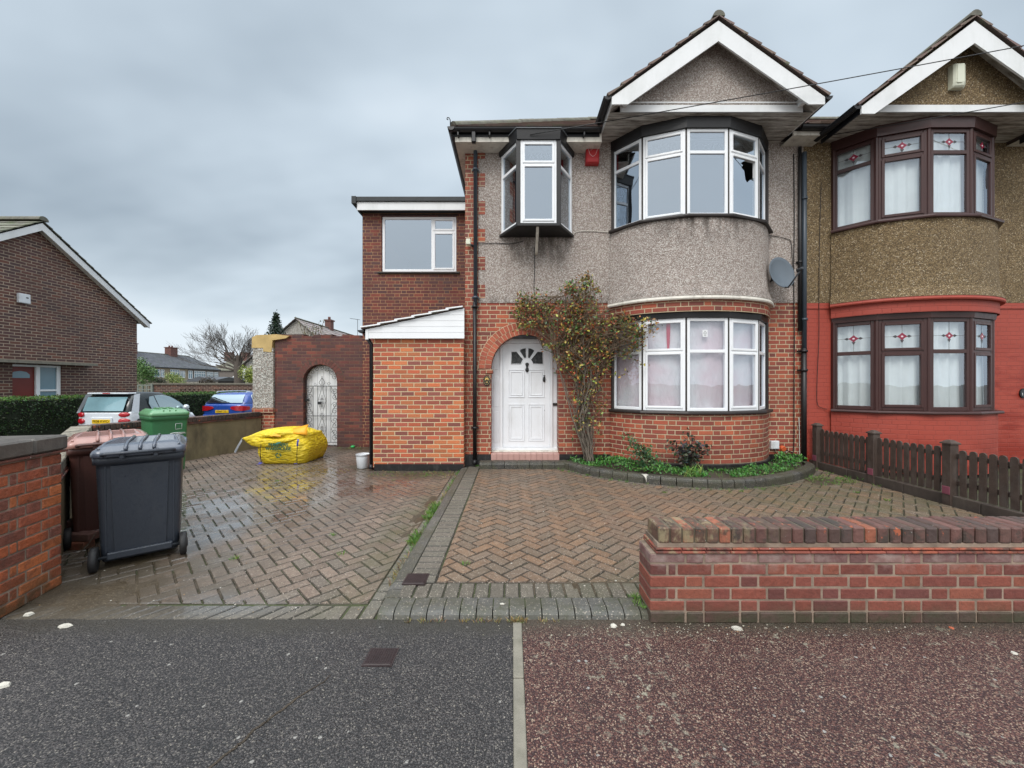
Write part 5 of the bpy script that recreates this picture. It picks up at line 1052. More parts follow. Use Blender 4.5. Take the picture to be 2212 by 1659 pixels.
for i in range(5): m = MB(); m.bbox(fx - .03, fx + .03, 2.6 + .86 * i, 2.6 + .86 * i + .852, -.02, .155, .005); m.build('gravel_board', 'gravel_board', t)
# ------------------------------------------------------------------ wheelie bins (rear side faces -Y in local space)
def wheelie(label, loc, rz, mb_, ml_, front_logo=False, zs_=.93):
    t = thing('wheelie_bin', label, 'wheelie bin', (0, 0, 0))
    m = MB(); rings = []
    for z, w, d_, cy, r in ((.05, .46, .52, .0, .03), (.07, .475, .54, .0, .04), (.18, .485, .555, -.005, .04), (.60, .505, .61, .0, .04), (.86, .52, .655, .005, .04), (.90, .525, .66, .005, .04), (.905, .555, .70, .005, .04), (.965, .56, .71, .005, .04), (.97, .55, .68, .005, .04)):
        rings.append(rrect(w, d_, r, z, 4, 0, cy))
    m.loft(rings, True, True, True)
    m.build('body', mb_, t, merge=True)
    m = MB(); m.bbox(-.20, .20, -.315, -.25, .075, .135, .008); m.loft([[(-w_, y, z), (w_, y, z), (w_, y + .05, z), (-w_, y + .05, z)] for z, w_, y in ((.135, .155, -.288), (.5, .165, -.309), (.885, .175, -.333))], smooth=False)
    for sx in (-1, 1): m.loft([[(sx * (.20 + dx), y, z) for dx, y in ((0, y0), (.010, y0), (.010, y0 + .04), (0, y0 + .04))] for z, y0 in ((.13, -.282), (.885, -.328))], smooth=False)
    m.build('rear_panel', mb_, t, bevel=.004)
    m = MB(); m.tube([(-.30, -.30, .10), (.30, -.30, .10)], .014, 8); m.build('axle', 'dark_plastic', t)
    for sx in (-1, 1):
        m = MB(); x0 = sx * .245; m.tube([(x0, -.30, .10), (x0 + sx * .004, -.30, .10), (x0 + sx * .044, -.30, .10), (x0 + sx * .048, -.30, .10)], [.086, .10, .10, .086], 24); w_ = m.build('wheel', 'rubber', t)
        m = MB(); m.tube([(x0 + sx * .046, -.30, .10), (x0 + sx * .055, -.30, .10)], [.05, .035], 16); m.build('hub', 'dark_plastic', w_)
    m = MB(); m.loft([rrect(.565, .73, .06, .965, 5, 0, .005), rrect(.58, .745, .065, .972, 5, 0, .005), rrect(.58, .745, .065, 1.0, 5, 0, .005), rrect(.56, .72, .06, 1.022, 5, 0, .005), rrect(.53, .68, .05, 1.030, 5, 0, .0), rrect(.50, .64, .05, 1.052, 5, 0, .0), rrect(.44, .56, .05, 1.066, 5, 0, .0), rrect(.36, .46, .05, 1.068, 5, 0, .0)], True, True, True)
    for x in (-.085, .0, .085): m.tube([(x, -.37, 1.02), (x, -.33, 1.055), (x, -.24, 1.078), (x, -.05, 1.082), (x, .20, 1.078), (x, .33, 1.045)], .012, 6)
    m.tube([(-.24, -.33, 1.03), (-.22, -.20, 1.068), (-.19, .24, 1.06), (.19, .24, 1.06), (.22, -.20, 1.068), (.24, -.33, 1.03)], .012, 6)
    lid = m.build('lid', ml_, t, merge=True)
    m = MB(); m.tube([(-.21, -.36, .985), (-.21, -.415, 1.0), (-.20, -.43, 1.005), (.20, -.43, 1.005), (.21, -.415, 1.0), (.21, -.36, .985)], .015, 8)
    for x in (-.10, .10): m.bbox(x - .015, x + .015, -.43, -.36, .955, 1.02, .005)
    m.build('handle', mb_, t)
    if front_logo:
        Fg = lambda u, w, v: Vector((u, -.318 - w - (v - .5) * 0.0, v))
        m = MB(); F3 = lambda x, z: Vector((-.02 - x, .311 + (z - .6) * .106, z))
        sq = [(.06, .74), (.15, .74), (.15, .83), (.06, .83)]
        for a, b in zip(sq, sq[1:] + sq[:1]): m.tube([F3(*a), F3(*b)], .0032, 4)
        m.tube([F3(.20, .675), F3(.12, .68), F3(.05, .682), (F3(-.0, .675)), F3(-.025, .655), F3(0, .635), F3(.06, .625), F3(.09, .625)], [.004, .006, .007, .006, .006, .006, .005, .003], 5)
        m.tube([F3(.0, .66), F3(.12, .66), F3(.22, .665)], [.003, .006, .002], 5)
        for z in (.545, .52): m.tube([F3(.0, z), F3(.20, z)], .006, 4)
        m.build('printed_emblem', 'print_white', t)
    t.location = loc; t.rotation_euler = (0, 0, rz); t.scale = (.90, .84, zs_) if front_logo else (1, 1, zs_); return t
wheelie('black wheelie bin turned away, its back and two wheels towards the pavement', (-3.275, 3.46, 0), R(39), 'bin_black', 'bin_lid_black')
wheelie('brown wheelie bin with pinkish lid between the black bin and the corner wall', (-4.02, 3.88, 0), R(47), 'bin_brown', 'bin_lid_brown')
wheelie('green wheelie bin with white printed emblem, farthest back by the side wall', (-5.78, 6.45, 0), R(236), 'bin_green', 'bin_lid_green', True, 1.0)

# ------------------------------------------------------------------ builders' bag, bucket
t = thing('builders_bag', 'bulging yellow builders bulk bag with blue corner straps and printed lettering on the drive', 'bulk bag', (-4.25, 7.6, 0)); m = MB()
def bagring(z, w, d_, r, k, cx=-4.25, cy=7.58):
    out = []
    for i, p in enumerate(rrect(w, d_, r, z, 10, cx, cy)):
        n_ = mnoise.noise((p[0] * 2.2, p[1] * 2.2, z * 2)); f = mnoise.noise((p[0] * 3, p[1] * 3, z * 22)); o = .018 * n_ + .008 * f
        dx, dy = p[0] - cx, p[1] - cy; l = math.hypot(dx, dy); out.append((p[0] + dx / l * o, p[1] + dy / l * o, z + (.02 * n_ if z > .3 else 0)))
    return out
rings = []
for i in range(15):
    q = i / 14; z = .50 * q; b = math.sin(min(1, q * 1.05) * PI * .92); rings.append(bagring(z + .004, .80 + .16 * b, .80 + .14 * b, .12 + .10 * q, i))
rings += [bagring(.53, .84, .84, .26, 0), bagring(.565, .66, .66, .28, 0), bagring(.58, .40, .40, .19, 0)]
m.loft(rings); m.build('sack', 'bag_yellow', t, merge=True)
def crumple(name, stations, mat, seed=0, n=18):
    m = MB(); rings = []
    st = catmull(stations, 5)
    for k, (x, y, z, ry, rz) in enumerate(st):
        ring = []
        for i in range(n):
            a = 2 * PI * i / n; f = 1 + .16 * mnoise.noise((x * 4, math.cos(a) * 1.8 + seed, math.sin(a) * 1.8)); w_ = 1 + .07 * math.sin(5 * a + x * 6)
            ring.append((x, y + ry * f * w_ * math.cos(a), z + rz * f * math.sin(a)))
        rings.append(ring)
    m.loft(rings); return m.build(name, mat, t, merge=True)
crumple('top_flap', [(-4.92, 7.10, .485, .02, .015), (-4.82, 7.14, .475, .07, .06), (-4.66, 7.26, .50, .18, .11), (-4.45, 7.42, .535, .34, .125), (-4.20, 7.52, .54, .40, .115), (-4.0, 7.6, .51, .36, .10), (-3.86, 7.7, .45, .25, .07)], 'bag_yellow', 1)
crumple('folded_flap', [(-4.88, 7.11, .455, .015, .03), (-4.74, 7.11, .42, .04, .075), (-4.52, 7.09, .405, .04, .085), (-4.32, 7.09, .42, .04, .06), (-4.12, 7.12, .45, .04, .035), (-3.98, 7.16, .47, .02, .01)], 'bag_yellow', 5)
m = MB(); m.loft([[(-4.20, 7.36, .615), (-4.06, 7.34, .665), (-3.92, 7.34, .70), (-3.86, 7.36, .715)], [(-4.22, 7.28, .605), (-4.06, 7.26, .615), (-3.92, 7.24, .63), (-3.84, 7.26, .64)], [(-4.16, 7.22, .575), (-4.04, 7.19, .565), (-3.90, 7.18, .55), (-3.80, 7.22, .53)]], caps=False, closed=False); f_ = m.build('corner_flap', 'bag_orange', t); sd = f_.modifiers.new('s', 'SOLIDIFY'); sd.thickness = .006
m = MB(); m.loft([[(-4.42, 7.09, .555), (-4.30, 7.06, .575), (-4.22, 7.08, .54)], [(-4.40, 7.05, .53), (-4.30, 7.02, .54), (-4.20, 7.05, .525)]], caps=False, closed=False); m.build('orange_lining', 'bag_orange', t)
def strap(pts, w_=.022):
    m = MB(); st = catmull(pts, 5); m.loft([[(x - w_, y, z), (x, y - .006, z), (x + w_, y, z)] for x, y, z in st], caps=False, closed=False); return m
for lbl, mat, pts, w_ in (('strap', 'bag_blue', [(-3.925, 7.115, .47), (-3.90, 7.075, .45), (-3.905, 7.065, .40), (-3.91, 7.07, .35)], .017), ('seam_strap', 'dark_brown', [(-3.91, 7.07, .35), (-3.925, 7.08, .2), (-3.95, 7.13, .03)], .007), ('strap', 'bag_blue', [(-3.99, 7.14, .022), (-3.95, 7.10, .018), (-3.90, 7.14, .01)], .03), ('seam_strap', 'dark_brown', [(-4.56, 7.06, .40), (-4.58, 7.055, .25), (-4.60, 7.12, .04)], .007), ('strap', 'bag_blue', [(-4.64, 7.15, .04), (-4.62, 7.12, .02), (-4.66, 7.10, .01)], .03)):
    strap(pts, w_).build(lbl, mat, t)
m = MB(); m.tube(catmull([(-4.97, 7.16, .48), (-5.02, 7.12, .36), (-5.06, 7.09, .25), (-5.04, 7.08, .235), (-5.0, 7.09, .33), (-4.96, 7.13, .44)], 5), .010, 6); m.build('lifting_loop', 'grey_strap', t)
yb = 7.030
text_mesh('lettering', 'WAREHOUSE', .082, 'print_green', t, TM((-4.235, yb, .305), sx=.93), .002, .0028); text_mesh('lettering', 'BUILDERS', .082, 'print_green', t, TM((-4.235, yb, .375), sx=1.02), .002, .0028)
m = MB(); m.box(-4.48, -3.99, yb - .001, yb, .252, .256)
for k in range(10): m.box(-4.40 + .035 * k, -4.375 + .035 * k, yb + .004, yb + .006, .105, .109)
for k in range(3):
    a = PI / 2 + 2 * PI * k / 3; b = a + 1.35; P_ = lambda r, q: (-4.235 + r * math.cos(q), yb - .0, .185 + r * .85 * math.sin(q))
    m.face([P_(.035, a), P_(.058, a), P_(.064, a + .7), P_(.05, b), P_(.03, a + .8)]); m.face([P_(.02, b - .05), P_(.075, b - .1), P_(.05, b + .42)])
m.build('recycling_mark', 'print_green', t)
m = MB(); m.face([(-4.42, 7.058, .375), (-4.30, 7.052, .372), (-4.22, 7.055, .395), (-4.20, 7.058, .42), (-4.32, 7.055, .425), (-4.38, 7.055, .40)]); m.build('printed_swoosh', 'print_teal', t)
t = thing('bucket', 'white plastic tub beside the foot of the lean-to downpipe', 'bucket', (-2.62, 6.82, 0)); m = MB(); c = (-2.63, 6.84)
m.loft([[(c[0] + r_ * math.cos(a), c[1] + r_ * math.sin(a), z) for a in (2 * PI * k / 24 for k in range(24))] for r_, z in ((.09, .005), (.095, .01), (.112, .20), (.112, .235), (.12, .236), (.12, .25), (.108, .25), (.105, .20), (.088, .02))]); m.build('tub', 'white_plastic', t)
m = MB(); m.tube([(c[0] + .118 * math.cos(a), c[1] + .118 * math.sin(a), .225 - .05 * math.sin(a / 1)) for a in (PI + PI * k / 12 for k in range(13))], .003, 5); m.build('handle', 'grey_strap', t)
m = MB(); m.loft([[(PX(866, 9.0) + r_ * math.cos(a), 8.98 + r_ * math.sin(a), z) for a in (2 * PI * k / 10 for k in range(10))] for r_, z in ((.03, .0), (.05, .02), (.045, .05), (.02, .055))]); m.v = [(x + PX(763, 9) - PX(866, 9), y, z) for x, y, z in m.v]; tag(m.build('plastic_litter', 'green_plastic'), 'small bright green scrap of plastic at the foot of the garden wall', 'litter')

# ------------------------------------------------------------------ parked cars
def car_loft(m, secs, n=7, **k):
    # each section: (y, [(halfwidth, z) ... bottom to top]) mirrored
    rings = [[(w_, y, z) for w_, z in pr] + [(-w_, y, z) for w_, z in reversed(pr)] for y, pr in secs]; m.loft(rings, True, True, True, **k)
def wheelpair(t, y, hw, r=.29):
    for sx in (-1, 1):
        m = MB(); x = sx * (hw - .09); m.tube([(x - sx * .09, y, r), (x + sx * .075, y, r), (x + sx * .09, y, r)], [r, r, r * .86], 24); w_ = m.build('wheel', 'rubber', t); m = MB(); m.tube([(x + sx * .08, y, r), (x + sx * .096, y, r)], [r * .64, r * .58], 18); m.build('rim', 'car_chrome', w_)
def small_car():
    t = thing('parked_car', 'small silver two-seater hatchback with black side panel parked beyond the low wall', 'car'); hw = .77
    m = MB(); S_ = lambda y, w_, zt, zb=.22, k=1.0: (y, [(w_ * .86, zb), (w_ * .98, zb + .08), (w_, .45), (w_, zt * .72 + .12), (w_ * .985, zt - .06), (w_ * .93, zt)])
    car_loft(m, [S_(0, .55, .93, .30), S_(.03, .68, .96, .24), S_(.10, .75, .985), S_(.35, hw, 1.0), S_(.9, hw, .985), S_(1.5, hw, .955), S_(2.0, .765, .90), S_(2.3, .74, .80), S_(2.52, .66, .66, .24), S_(2.62, .50, .52, .28)]); m.build('body', 'car_silver', t, merge=True)
    m = MB(); G_ = lambda y, z0, z1, w0, w1: (y, [(w0, z0), (w0, z0 + .02), ((w0 + w1) / 2 + .02, (z0 + z1) / 2), (w1, z1 - .05), (w1 - .10, z1)])
    car_loft(m, [G_(.05, .95, 1.0, .66, .62), G_(.12, .95, 1.20, .70, .64), G_(.25, .95, 1.46, .73, .62), G_(.45, .95, 1.53, .74, .60), G_(.9, .95, 1.54, .74, .59), G_(1.25, .94, 1.52, .74, .59), G_(1.7, .93, 1.33, .74, .62), G_(2.1, .88, 1.02, .72, .64), G_(2.2, .86, .92, .70, .64)]); m.build('cabin', 'car_black', t, merge=True)
    m = MB(); m.loft([[(s_ * .56, y, z) for s_ in (-1, -.5, 0, .5, 1)] for y, z in ((.10, 1.005), (.155, 1.16), (.215, 1.33), (.25, 1.40))], caps=False, closed=False); m.v = [(x, y - .085, z + .004) for x, y, z in m.v]; m.build('rear_window', 'glass_rear', t)
    m = MB(); m.bbox(-.58, .58, .14, .42, 1.485, 1.53, .018); m.build('roof_spoiler', 'car_silver', t); m = MB(); m.box(-.10, .10, .105, .125, 1.50, 1.525); m.build('brake_light', 'tail_red', t)
    for sx in (-1, 1):
        Fx = lambda y, z, o=.0: Vector((sx * ((.74 + (1.54 - z) * -.0) * (1 - max(0, z - .95) * .235) + .028 + o), y, z)); 
        m = MB(); m.face([Fx(.05, .955), Fx(.28, .955), Fx(.40, 1.50, .015), Fx(.22, 1.47, .01)]); m.build('rear_pillar', 'car_silver', t)
        m = MB(); m.face([Fx(.72, 1.0), Fx(.98, 1.0), Fx(.82, 1.42, .012), Fx(.68, 1.40, .012), Fx(.64, 1.2)]); m.build('quarter_window', 'glass_car', t); m = MB(); m.face([Fx(1.0, 1.0), Fx(1.98, .965), Fx(1.72, 1.20), Fx(1.4, 1.38, .01), Fx(1.1, 1.44, .014), Fx(.85, 1.43, .014)]); m.build('side_window', 'glass_car', t)
        m = MB(); x = sx * (hw + .004); m.face([(x, .33, .99), (x, .80, .99), (x, 1.0, .30), (x, .76, .30)]); m.build('side_panel', 'car_black', t)
        m = MB(); m.loft([[(sx * (x_ + .0), y + r_ * .0 + dy * r_, z + dz * r_) for dy, dz in ((math.cos(a), math.sin(a)) for a in (2 * PI * k / 12 for k in range(12)))] for x_, y, z, r_ in ((.80, 1.82, 1.02, .05), (.86, 1.80, 1.02, .085), (.93, 1.80, 1.02, .08), (.96, 1.80, 1.02, .04))]); m.build('door_mirror', 'car_chrome', t)
        for z, rx, rz in ((.905, .115, .070), (.725, .125, .082)):
            m = MB(); cx = sx * .60; m.loft([[(cx + rx * q * math.cos(a), y - .0 + (abs(cx + rx * q * math.cos(a)) - .56) * .32, z + rz * q * math.sin(a)) for a in (2 * PI * k / 18 for k in range(18))] for q, y in ((1, .035), (1, -.012), (.75, -.03), (.3, -.036))]); m.build('tail_light', 'tail_red', t)
    m = MB(); m.tube([(hw + .002, .28, .70), (hw + .012, .28, .70)], .075, 18); m.build('filler_cap', 'dark_plastic', t)
    m = MB(); m.bbox(-.30, .30, -.035, .05, .62, .83, .012); m.build('plate_recess', 'car_silver', t); m = MB(); m.bbox(-.245, .255, -.045, -.03, .66, .775, .004); pl = m.build('number_plate', 'plate_yellow', t); text_mesh('plate_lettering', 'PE08 KWO', .098, 'black_gloss', t, TM((.005, -.047, .718), sx=.95), .001)
    m = MB(); m.bbox(-.70, .70, -.05, .12, .28, .50, .05); m.build('bumper', 'car_silver', t); wheelpair(t, .38, hw); wheelpair(t, 2.2, hw); return t
c_ = small_car(); c_.location = (-11.62, 11.0, -.30); c_.rotation_euler = (0, 0, R(1))
def estate_car():
    t = thing('parked_car', 'blue estate car with roof rails parked farther along beyond the wall', 'car'); hw = .88
    m = MB(); S_ = lambda y, w_, zt, zb=.22: (y, [(w_ * .88, zb), (w_ * .99, zb + .1), (w_, .55), (w_, zt - .16), (w_ * .97, zt - .04), (w_ * .90, zt)])
    car_loft(m, [S_(0, .66, .90, .32), S_(.05, .78, .96, .26), S_(.2, .86, 1.0), S_(1.0, hw, 1.0), S_(2.6, hw, .96), S_(3.4, hw, .92), S_(4.1, .84, .80), S_(4.5, .70, .66, .28)]); m.build('body', 'car_blue', t, merge=True)
    m = MB(); G_ = lambda y, z0, z1, w0, w1: (y, [(w0, z0), (w0, z0 + .03), ((w0 + w1) / 2 + .02, (z0 + z1) / 2), (w1, z1 - .05), (w1 - .12, z1)])
    car_loft(m, [G_(.14, .98, 1.02, .78, .74), G_(.30, .98, 1.22, .80, .70), G_(.50, .98, 1.39, .82, .66), G_(1.0, .98, 1.43, .82, .65), G_(2.2, .96, 1.43, .82, .65), G_(2.8, .95, 1.30, .82, .68), G_(3.5, .90, .96, .80, .74)]); m.build('cabin', 'car_blue', t, merge=True)
    m = MB(); m.loft([[(s_ * w_, y - .06, z + .004) for s_ in (-1, -.5, 0, .5, 1)] for y, z, w_ in ((.17, 1.02, .72), (.30, 1.19, .68), (.46, 1.345, .63))], caps=False, closed=False); m.build('rear_window', 'glass_car', t)
    m = MB(); m.tube([(-.30, .09, 1.03), (.12, .09, 1.05)], .012, 5); m.build('wiper', 'rubber', t)
    for sx in (-1, 1):
        m = MB(); m.tube(catmull([(sx * .60, .50, 1.43), (sx * .62, .75, 1.475), (sx * .62, 2.0, 1.48), (sx * .61, 2.6, 1.44)], 4), .016, 6); m.build('roof_rail', 'car_chrome', t)
        Fx = lambda y, z, o=0: Vector((sx * (.845 - (z - 1.0) * .34 + o), y, z)); m = MB(); q = [Fx(.62, 1.01), Fx(1.35, 1.01), Fx(1.35, 1.35), Fx(.66, 1.335), Fx(.60, 1.28)]; m.face(q); m.build('side_window', 'glass_car', t)
        m = MB(); m.tube(q + [q[0]], .009, 5); m.build('window_trim', 'car_chrome', t); m = MB(); m.face([Fx(1.42, 1.01), Fx(3.1, .99), Fx(2.5, 1.33), Fx(1.42, 1.35)]); m.build('side_window', 'glass_car', t)
        m = MB(); z0 = .80; m.loft([[(sx * x, y - o, z0 + dz) for o in (0, .03)] + [(sx * x, y - o, z0 - d2) for o in (.03, 0)] for x, y, dz, d2 in ((.34, .0, .05, -.01), (.40, -.01, .09, .02), (.55, -.012, .11, .07), (.68, .0, .115, .085), (.80, .045, .11, .085), (.875, .16, .09, .07), (.90, .30, .07, .05))], smooth=False); m.build('tail_light', 'tail_red', t)
    m = MB(); m.bbox(-.26, .26, -.03, .0, .63, .745, .004); m.build('number_plate', 'plate_yellow', t); text_mesh('plate_lettering', 'GD08 CZU', .095, 'black_gloss', t, TM((0, -.032, .688), sx=.95), .001)
    m = MB(); m.bbox(-.80, .80, -.06, .15, .26, .58, .06); m.build('bumper', 'car_blue', t); wheelpair(t, .85, hw, .31); wheelpair(t, 3.7, hw, .31); return t
c_ = estate_car(); c_.location = (-11.50, 15.4, -.30)

# ------------------------------------------------------------------ foliage helpers
def leafset(m, c, n_, rad, size, pal, rnd=random, flat=0, up=.3):
    for _ in range(n_):
        u = Vector((rnd.gauss(0, 1), rnd.gauss(0, 1), rnd.gauss(0, 1))).normalized() * (rnd.random() ** .45); p = Vector(c) + Vector((u.x * rad[0], u.y * rad[1], u.z * rad[2])); leaf(m, p, size * rnd.uniform(.6, 1.25), pcol(pal, .25), rnd, up)
def leaf(m, p, s_, col, rnd=random, up=.3, dirv=None):
    d_ = dirv or Vector((rnd.gauss(0, 1), rnd.gauss(0, 1), rnd.gauss(0, 1) + up)).normalized(); sd = d_.orthogonal().normalized(); sd = (Matrix.Rotation(rnd.uniform(0, 6.28), 3, d_) @ sd); nr = d_.cross(sd)
    a, b = p, p + d_ * s_; l = p + d_ * s_ * .45 + sd * s_ * .30 + nr * s_ * .06; r_ = p + d_ * s_ * .45 - sd * s_ * .30 + nr * s_ * .06; m.face([a, l, b, r_], uv=[(0, 0)] * 4, col=col)
def blade(m, p, h, lean, w_, col):
    a = random.uniform(0, 6.28); s_ = Vector((math.cos(a), math.sin(a), 0)) * w_; l = Vector((lean[0], lean[1], 0)); q1 = Vector(p) + l * .35 + Vector((0, 0, h * .6)); q2 = Vector(p) + l + Vector((0, 0, h * .95)); m.face([Vector(p) - s_, Vector(p) + s_, q1 + s_ * .7, q2, q1 - s_ * .7], uv=[(0, 0)] * 5, col=col)
# climbing rose
RS = random.Random(11); t = thing('climbing_rose', 'tall climbing rose with red hips and autumn leaves between arched porch and bay', 'climbing plant', (1.33, 6.6, .12))
def P3(xd, yd, Y=6.55): Y = min(Y, 6.72 - max(0, xd - 1312) * .0062) if yd < 880 else Y; return Vector((PX(xd, Y), Y, PZ(yd, Y)))
m = MB(); base = Vector((1.33, 6.60, .13)); tops = [(1215, 640), (1250, 625), (1275, 640), (1180, 690), (1300, 700), (1330, 745), (1240, 740), (1205, 760), (1290, 800), (1265, 700), (1155, 660)]
stems = []
for i, (xd, yd) in enumerate(tops):
    Y = RS.uniform(6.42, 6.68); b = base + Vector((RS.uniform(-.07, .07), RS.uniform(-.05, .05), 0)); mid = P3(1258 + RS.uniform(-16, 20), RS.uniform(880, 930), 6.6); mid2 = P3(1262 + (xd - 1262) * .45 + RS.uniform(-12, 12), RS.uniform(790, 840), RS.uniform(6.5, 6.66)); e = P3(xd, yd, Y)
    path = catmull([tuple(b), tuple(mid), tuple(mid2), tuple(e)], 7); path = [Vector(p) + Vector((RS.gauss(0, .008), RS.gauss(0, .008), 0)) for p in path]; r0 = RS.uniform(.011, .022); m.tube(path, [r0 * (1 - .75 * k / (len(path) - 1)) for k in range(len(path))], 6); stems.append(path)
for i in range(20):
    Y = RS.uniform(6.46, 6.66); b = base + Vector((RS.uniform(-.09, .09), RS.uniform(-.06, .04), 0)); q1 = P3(1262 + RS.gauss(0, 10), RS.uniform(890, 930), Y); q2 = P3(1258 + RS.gauss(0, 20), RS.uniform(800, 850), Y); q3 = P3(1240 + RS.gauss(0, 28), RS.uniform(740, 790), Y)
    path = [Vector(p) + Vector((RS.gauss(0, .010), RS.gauss(0, .010), 0)) for p in catmull([tuple(b), tuple(q1), tuple(q2), tuple(q3)][:RS.choice((3, 4, 4))], 6)]; r0 = RS.uniform(.007, .015); m.tube(path, [r0 * (1 - .7 * k / (len(path) - 1)) for k in range(len(path))], 5); stems.append(path)
m.build('stem', 'bark_grey', t)
# tangle of side shoots
m = MB(); ends = []
blobs = [(1262, 628, 30, 34, 1.0), (1232, 625, 16, 14, .5), (1255, 665, 34, 26, .9), (1165, 655, 46, 24, 1.25), (1140, 690, 22, 32, .8), (1200, 690, 60, 34, 1.5), (1240, 710, 50, 46, 2.0), (1290, 700, 32, 36, 1.3), (1310, 740, 32, 34, 1.3), (1348, 708, 30, 24, 1.3), (1392, 712, 26, 20, .8), (1370, 740, 24, 18, .4), (1352, 742, 32, 24, .7), (1340, 690, 20, 14, .5), (1135, 648, 24, 16, .6), (1125, 690, 14, 24, .4), (1230, 770, 34, 34, 1.2), (1275, 790, 42, 44, 1.5), (1295, 770, 26, 40, .9), (1260, 850, 28, 40, .75), (1290, 860, 18, 40, .5), (1252, 915, 20, 26, .35), (1290, 920, 12, 26, .2), (1190, 745, 18, 16, .25), (1120, 660, 10, 22, .3)]
for (x, y, rx, ry, dn) in blobs:
    for _ in range(int(30 * dn)):
        a = RS.uniform(0, 6.28); q = RS.random() ** .6; Y = RS.gauss(6.52, .09); e = P3(x + rx * 1.0 * q * math.cos(a), y + ry * 1.0 * q * math.sin(a), min(6.70, Y)); st = min((RS.choice(stems) for _ in range(4)), key=lambda s_: min((p - e).length for p in s_)); p0 = min(st, key=lambda p: (p - e).length + .25 * RS.random())
        if (p0 - e).length > 1.1: continue
        md = (p0 + e) / 2 + Vector((RS.gauss(0, .05), RS.gauss(0, .05) - .02, .03 + RS.random() * .06)); m.tube(catmull([tuple(p0), tuple(md), tuple(e)], 3), [.0055, .005, .0045, .004, .0035, .003, .002][:7], 4, caps=False); ends.append((e, dn))
for (pts) in ([(1320, 770), (1350, 772), (1378, 778), (1392, 790)], [(1330, 745), (1352, 760), (1376, 752)], [(1305, 800), (1330, 812), (1352, 806)], [(1188, 722), (1196, 750), (1200, 778), (1198, 800)], [(1325, 690), (1360, 700), (1400, 690), (1420, 697)]):
    m.tube(catmull([tuple(P3(x, y, 6.38)) for x, y in pts], 4), .004, 4); ends += [(P3(x, y, 6.38), .12) for x, y in pts[1:]]
m.build('side_shoots', 'stem_brown', t)
m = MB(); G1 = [(.07, .13, .035), (.10, .17, .05), (.05, .10, .035), (.14, .20, .06)]; G2 = [(.28, .10, .035), (.21, .08, .035), (.33, .14, .045), (.17, .09, .035)]; G3 = [(.40, .34, .07), (.32, .30, .08)]
for e, dn in ends:
    zf = e.z > 3.0
    for _ in range(RS.choice((4, 6, 9)) + (4 if zf else 0)):
        pl = RS.choice([G1, G1, G2, G3] if zf or RS.random() < .4 else [G1, G2, G2, G3]); leaf(m, e + Vector((RS.gauss(0, .035), RS.gauss(0, .03), RS.gauss(0, .035))), RS.uniform(.036, .070), tuple(c * RS.uniform(.7, 1.3) for c in RS.choice(pl)), RS)
for x, y, rx, ry, dn in blobs:
    for _ in range(int(60 * dn)):
        a = RS.uniform(0, 6.28); q = RS.random() ** .5; leaf(m, P3(x + rx * 1.08 * q * math.cos(a), y + ry * 1.08 * q * math.sin(a), min(6.74, RS.gauss(6.54, .09))), RS.uniform(.032, .062), tuple(c * RS.uniform(.7, 1.3) for c in RS.choice(RS.choice([G1, G2, G2, G3]))), RS)
m.build('leaves', 'leaf', t)
m = MB(); hips = [e for e, dn in ends if RS.random() < .22][:130]
for e in hips: 
    c = e + Vector((RS.gauss(0, .02), -.03, -.02)); r_ = RS.uniform(.008, .013)
    m.loft([[(c.x + r_ * q * math.cos(a), c.y + r_ * q * math.sin(a), c.z + z * r_) for a in (PI * k / 3 for k in range(6))] for q, z in ((.3, -1), (.9, -.5), (.9, .5), (.3, 1))])
tag(m.build('rose_hips', 'hip_red', t), None, None, None, 'stuff')
# bed plants
def inbed(x, y, off_=.17):
    o = offset(BED, -off_)
    if not (.95 < x < 4.95 and y < 6.70): return False
    ys = [q[1] for q in o if abs(q[0] - x) < .16]; ok = ys and y > min(ys)
    V = offset(catmull(bayplan(C1), 6), .10); 
    if 1.7 < x < 4.5:
        b = [q[1] for q in V if abs(q[0] - x) < .14]
        if b and y > min(b) - .02: return False
    return bool(ok)
m = MB(); GB = [(.05, .16, .025), (.07, .21, .035), (.035, .11, .02), (.10, .24, .05), (.045, .14, .03)]
for _ in range(11000):
    x, y = RS.uniform(.95, 4.95), RS.uniform(5.4, 6.7)
    dn = mnoise.noise((x * 2.1, y * 2.1, 5)) + (.5 if 1.0 < x < 2.35 or 3.9 < x < 4.9 else .05)
    if not inbed(x, y) or dn < -.06: continue
    h = .03 + .20 * max(0, dn) * RS.random() ** .5; leaf(m, Vector((x, y, .12 + h)), RS.uniform(.026, .05), tuple(c * RS.uniform(.7, 1.3) for c in RS.choice(GB)), RS, .8)
tag(m.build('ground_cover', 'leaf'), 'bright green ground cover filling the curved flower bed', 'ground cover', kind='stuff')
def rose_bush(label, pts, base, pal, nl, sz, dens=1, thin=.006):
    t = thing('rose_bush', label, 'shrub', base); m = MB(); mm = MB(); b = Vector(base)
    for q in pts:
        e = Vector(q); md = b.lerp(e, .5) + Vector((RS.gauss(0, .04), RS.gauss(0, .02), .03)); pth = catmull([tuple(b), tuple(md), tuple(e)], 4); m.tube(pth, [thin * (1.3 - .9 * k / 8) for k in range(len(pth))], 5)
        for k, p in enumerate(pth[3:]):
            for _ in range(nl): leaf(mm, Vector(p) + Vector((RS.gauss(0, .045 * dens), RS.gauss(0, .04 * dens), RS.gauss(0, .045 * dens))), RS.uniform(.6, 1.2) * sz, tuple(c * RS.uniform(.6, 1.35) for c in RS.choice(pal)), RS)
    m.build('stem', 'stem_brown', t); mm.build('leaves', 'leaf', t)
Yq = 5.92
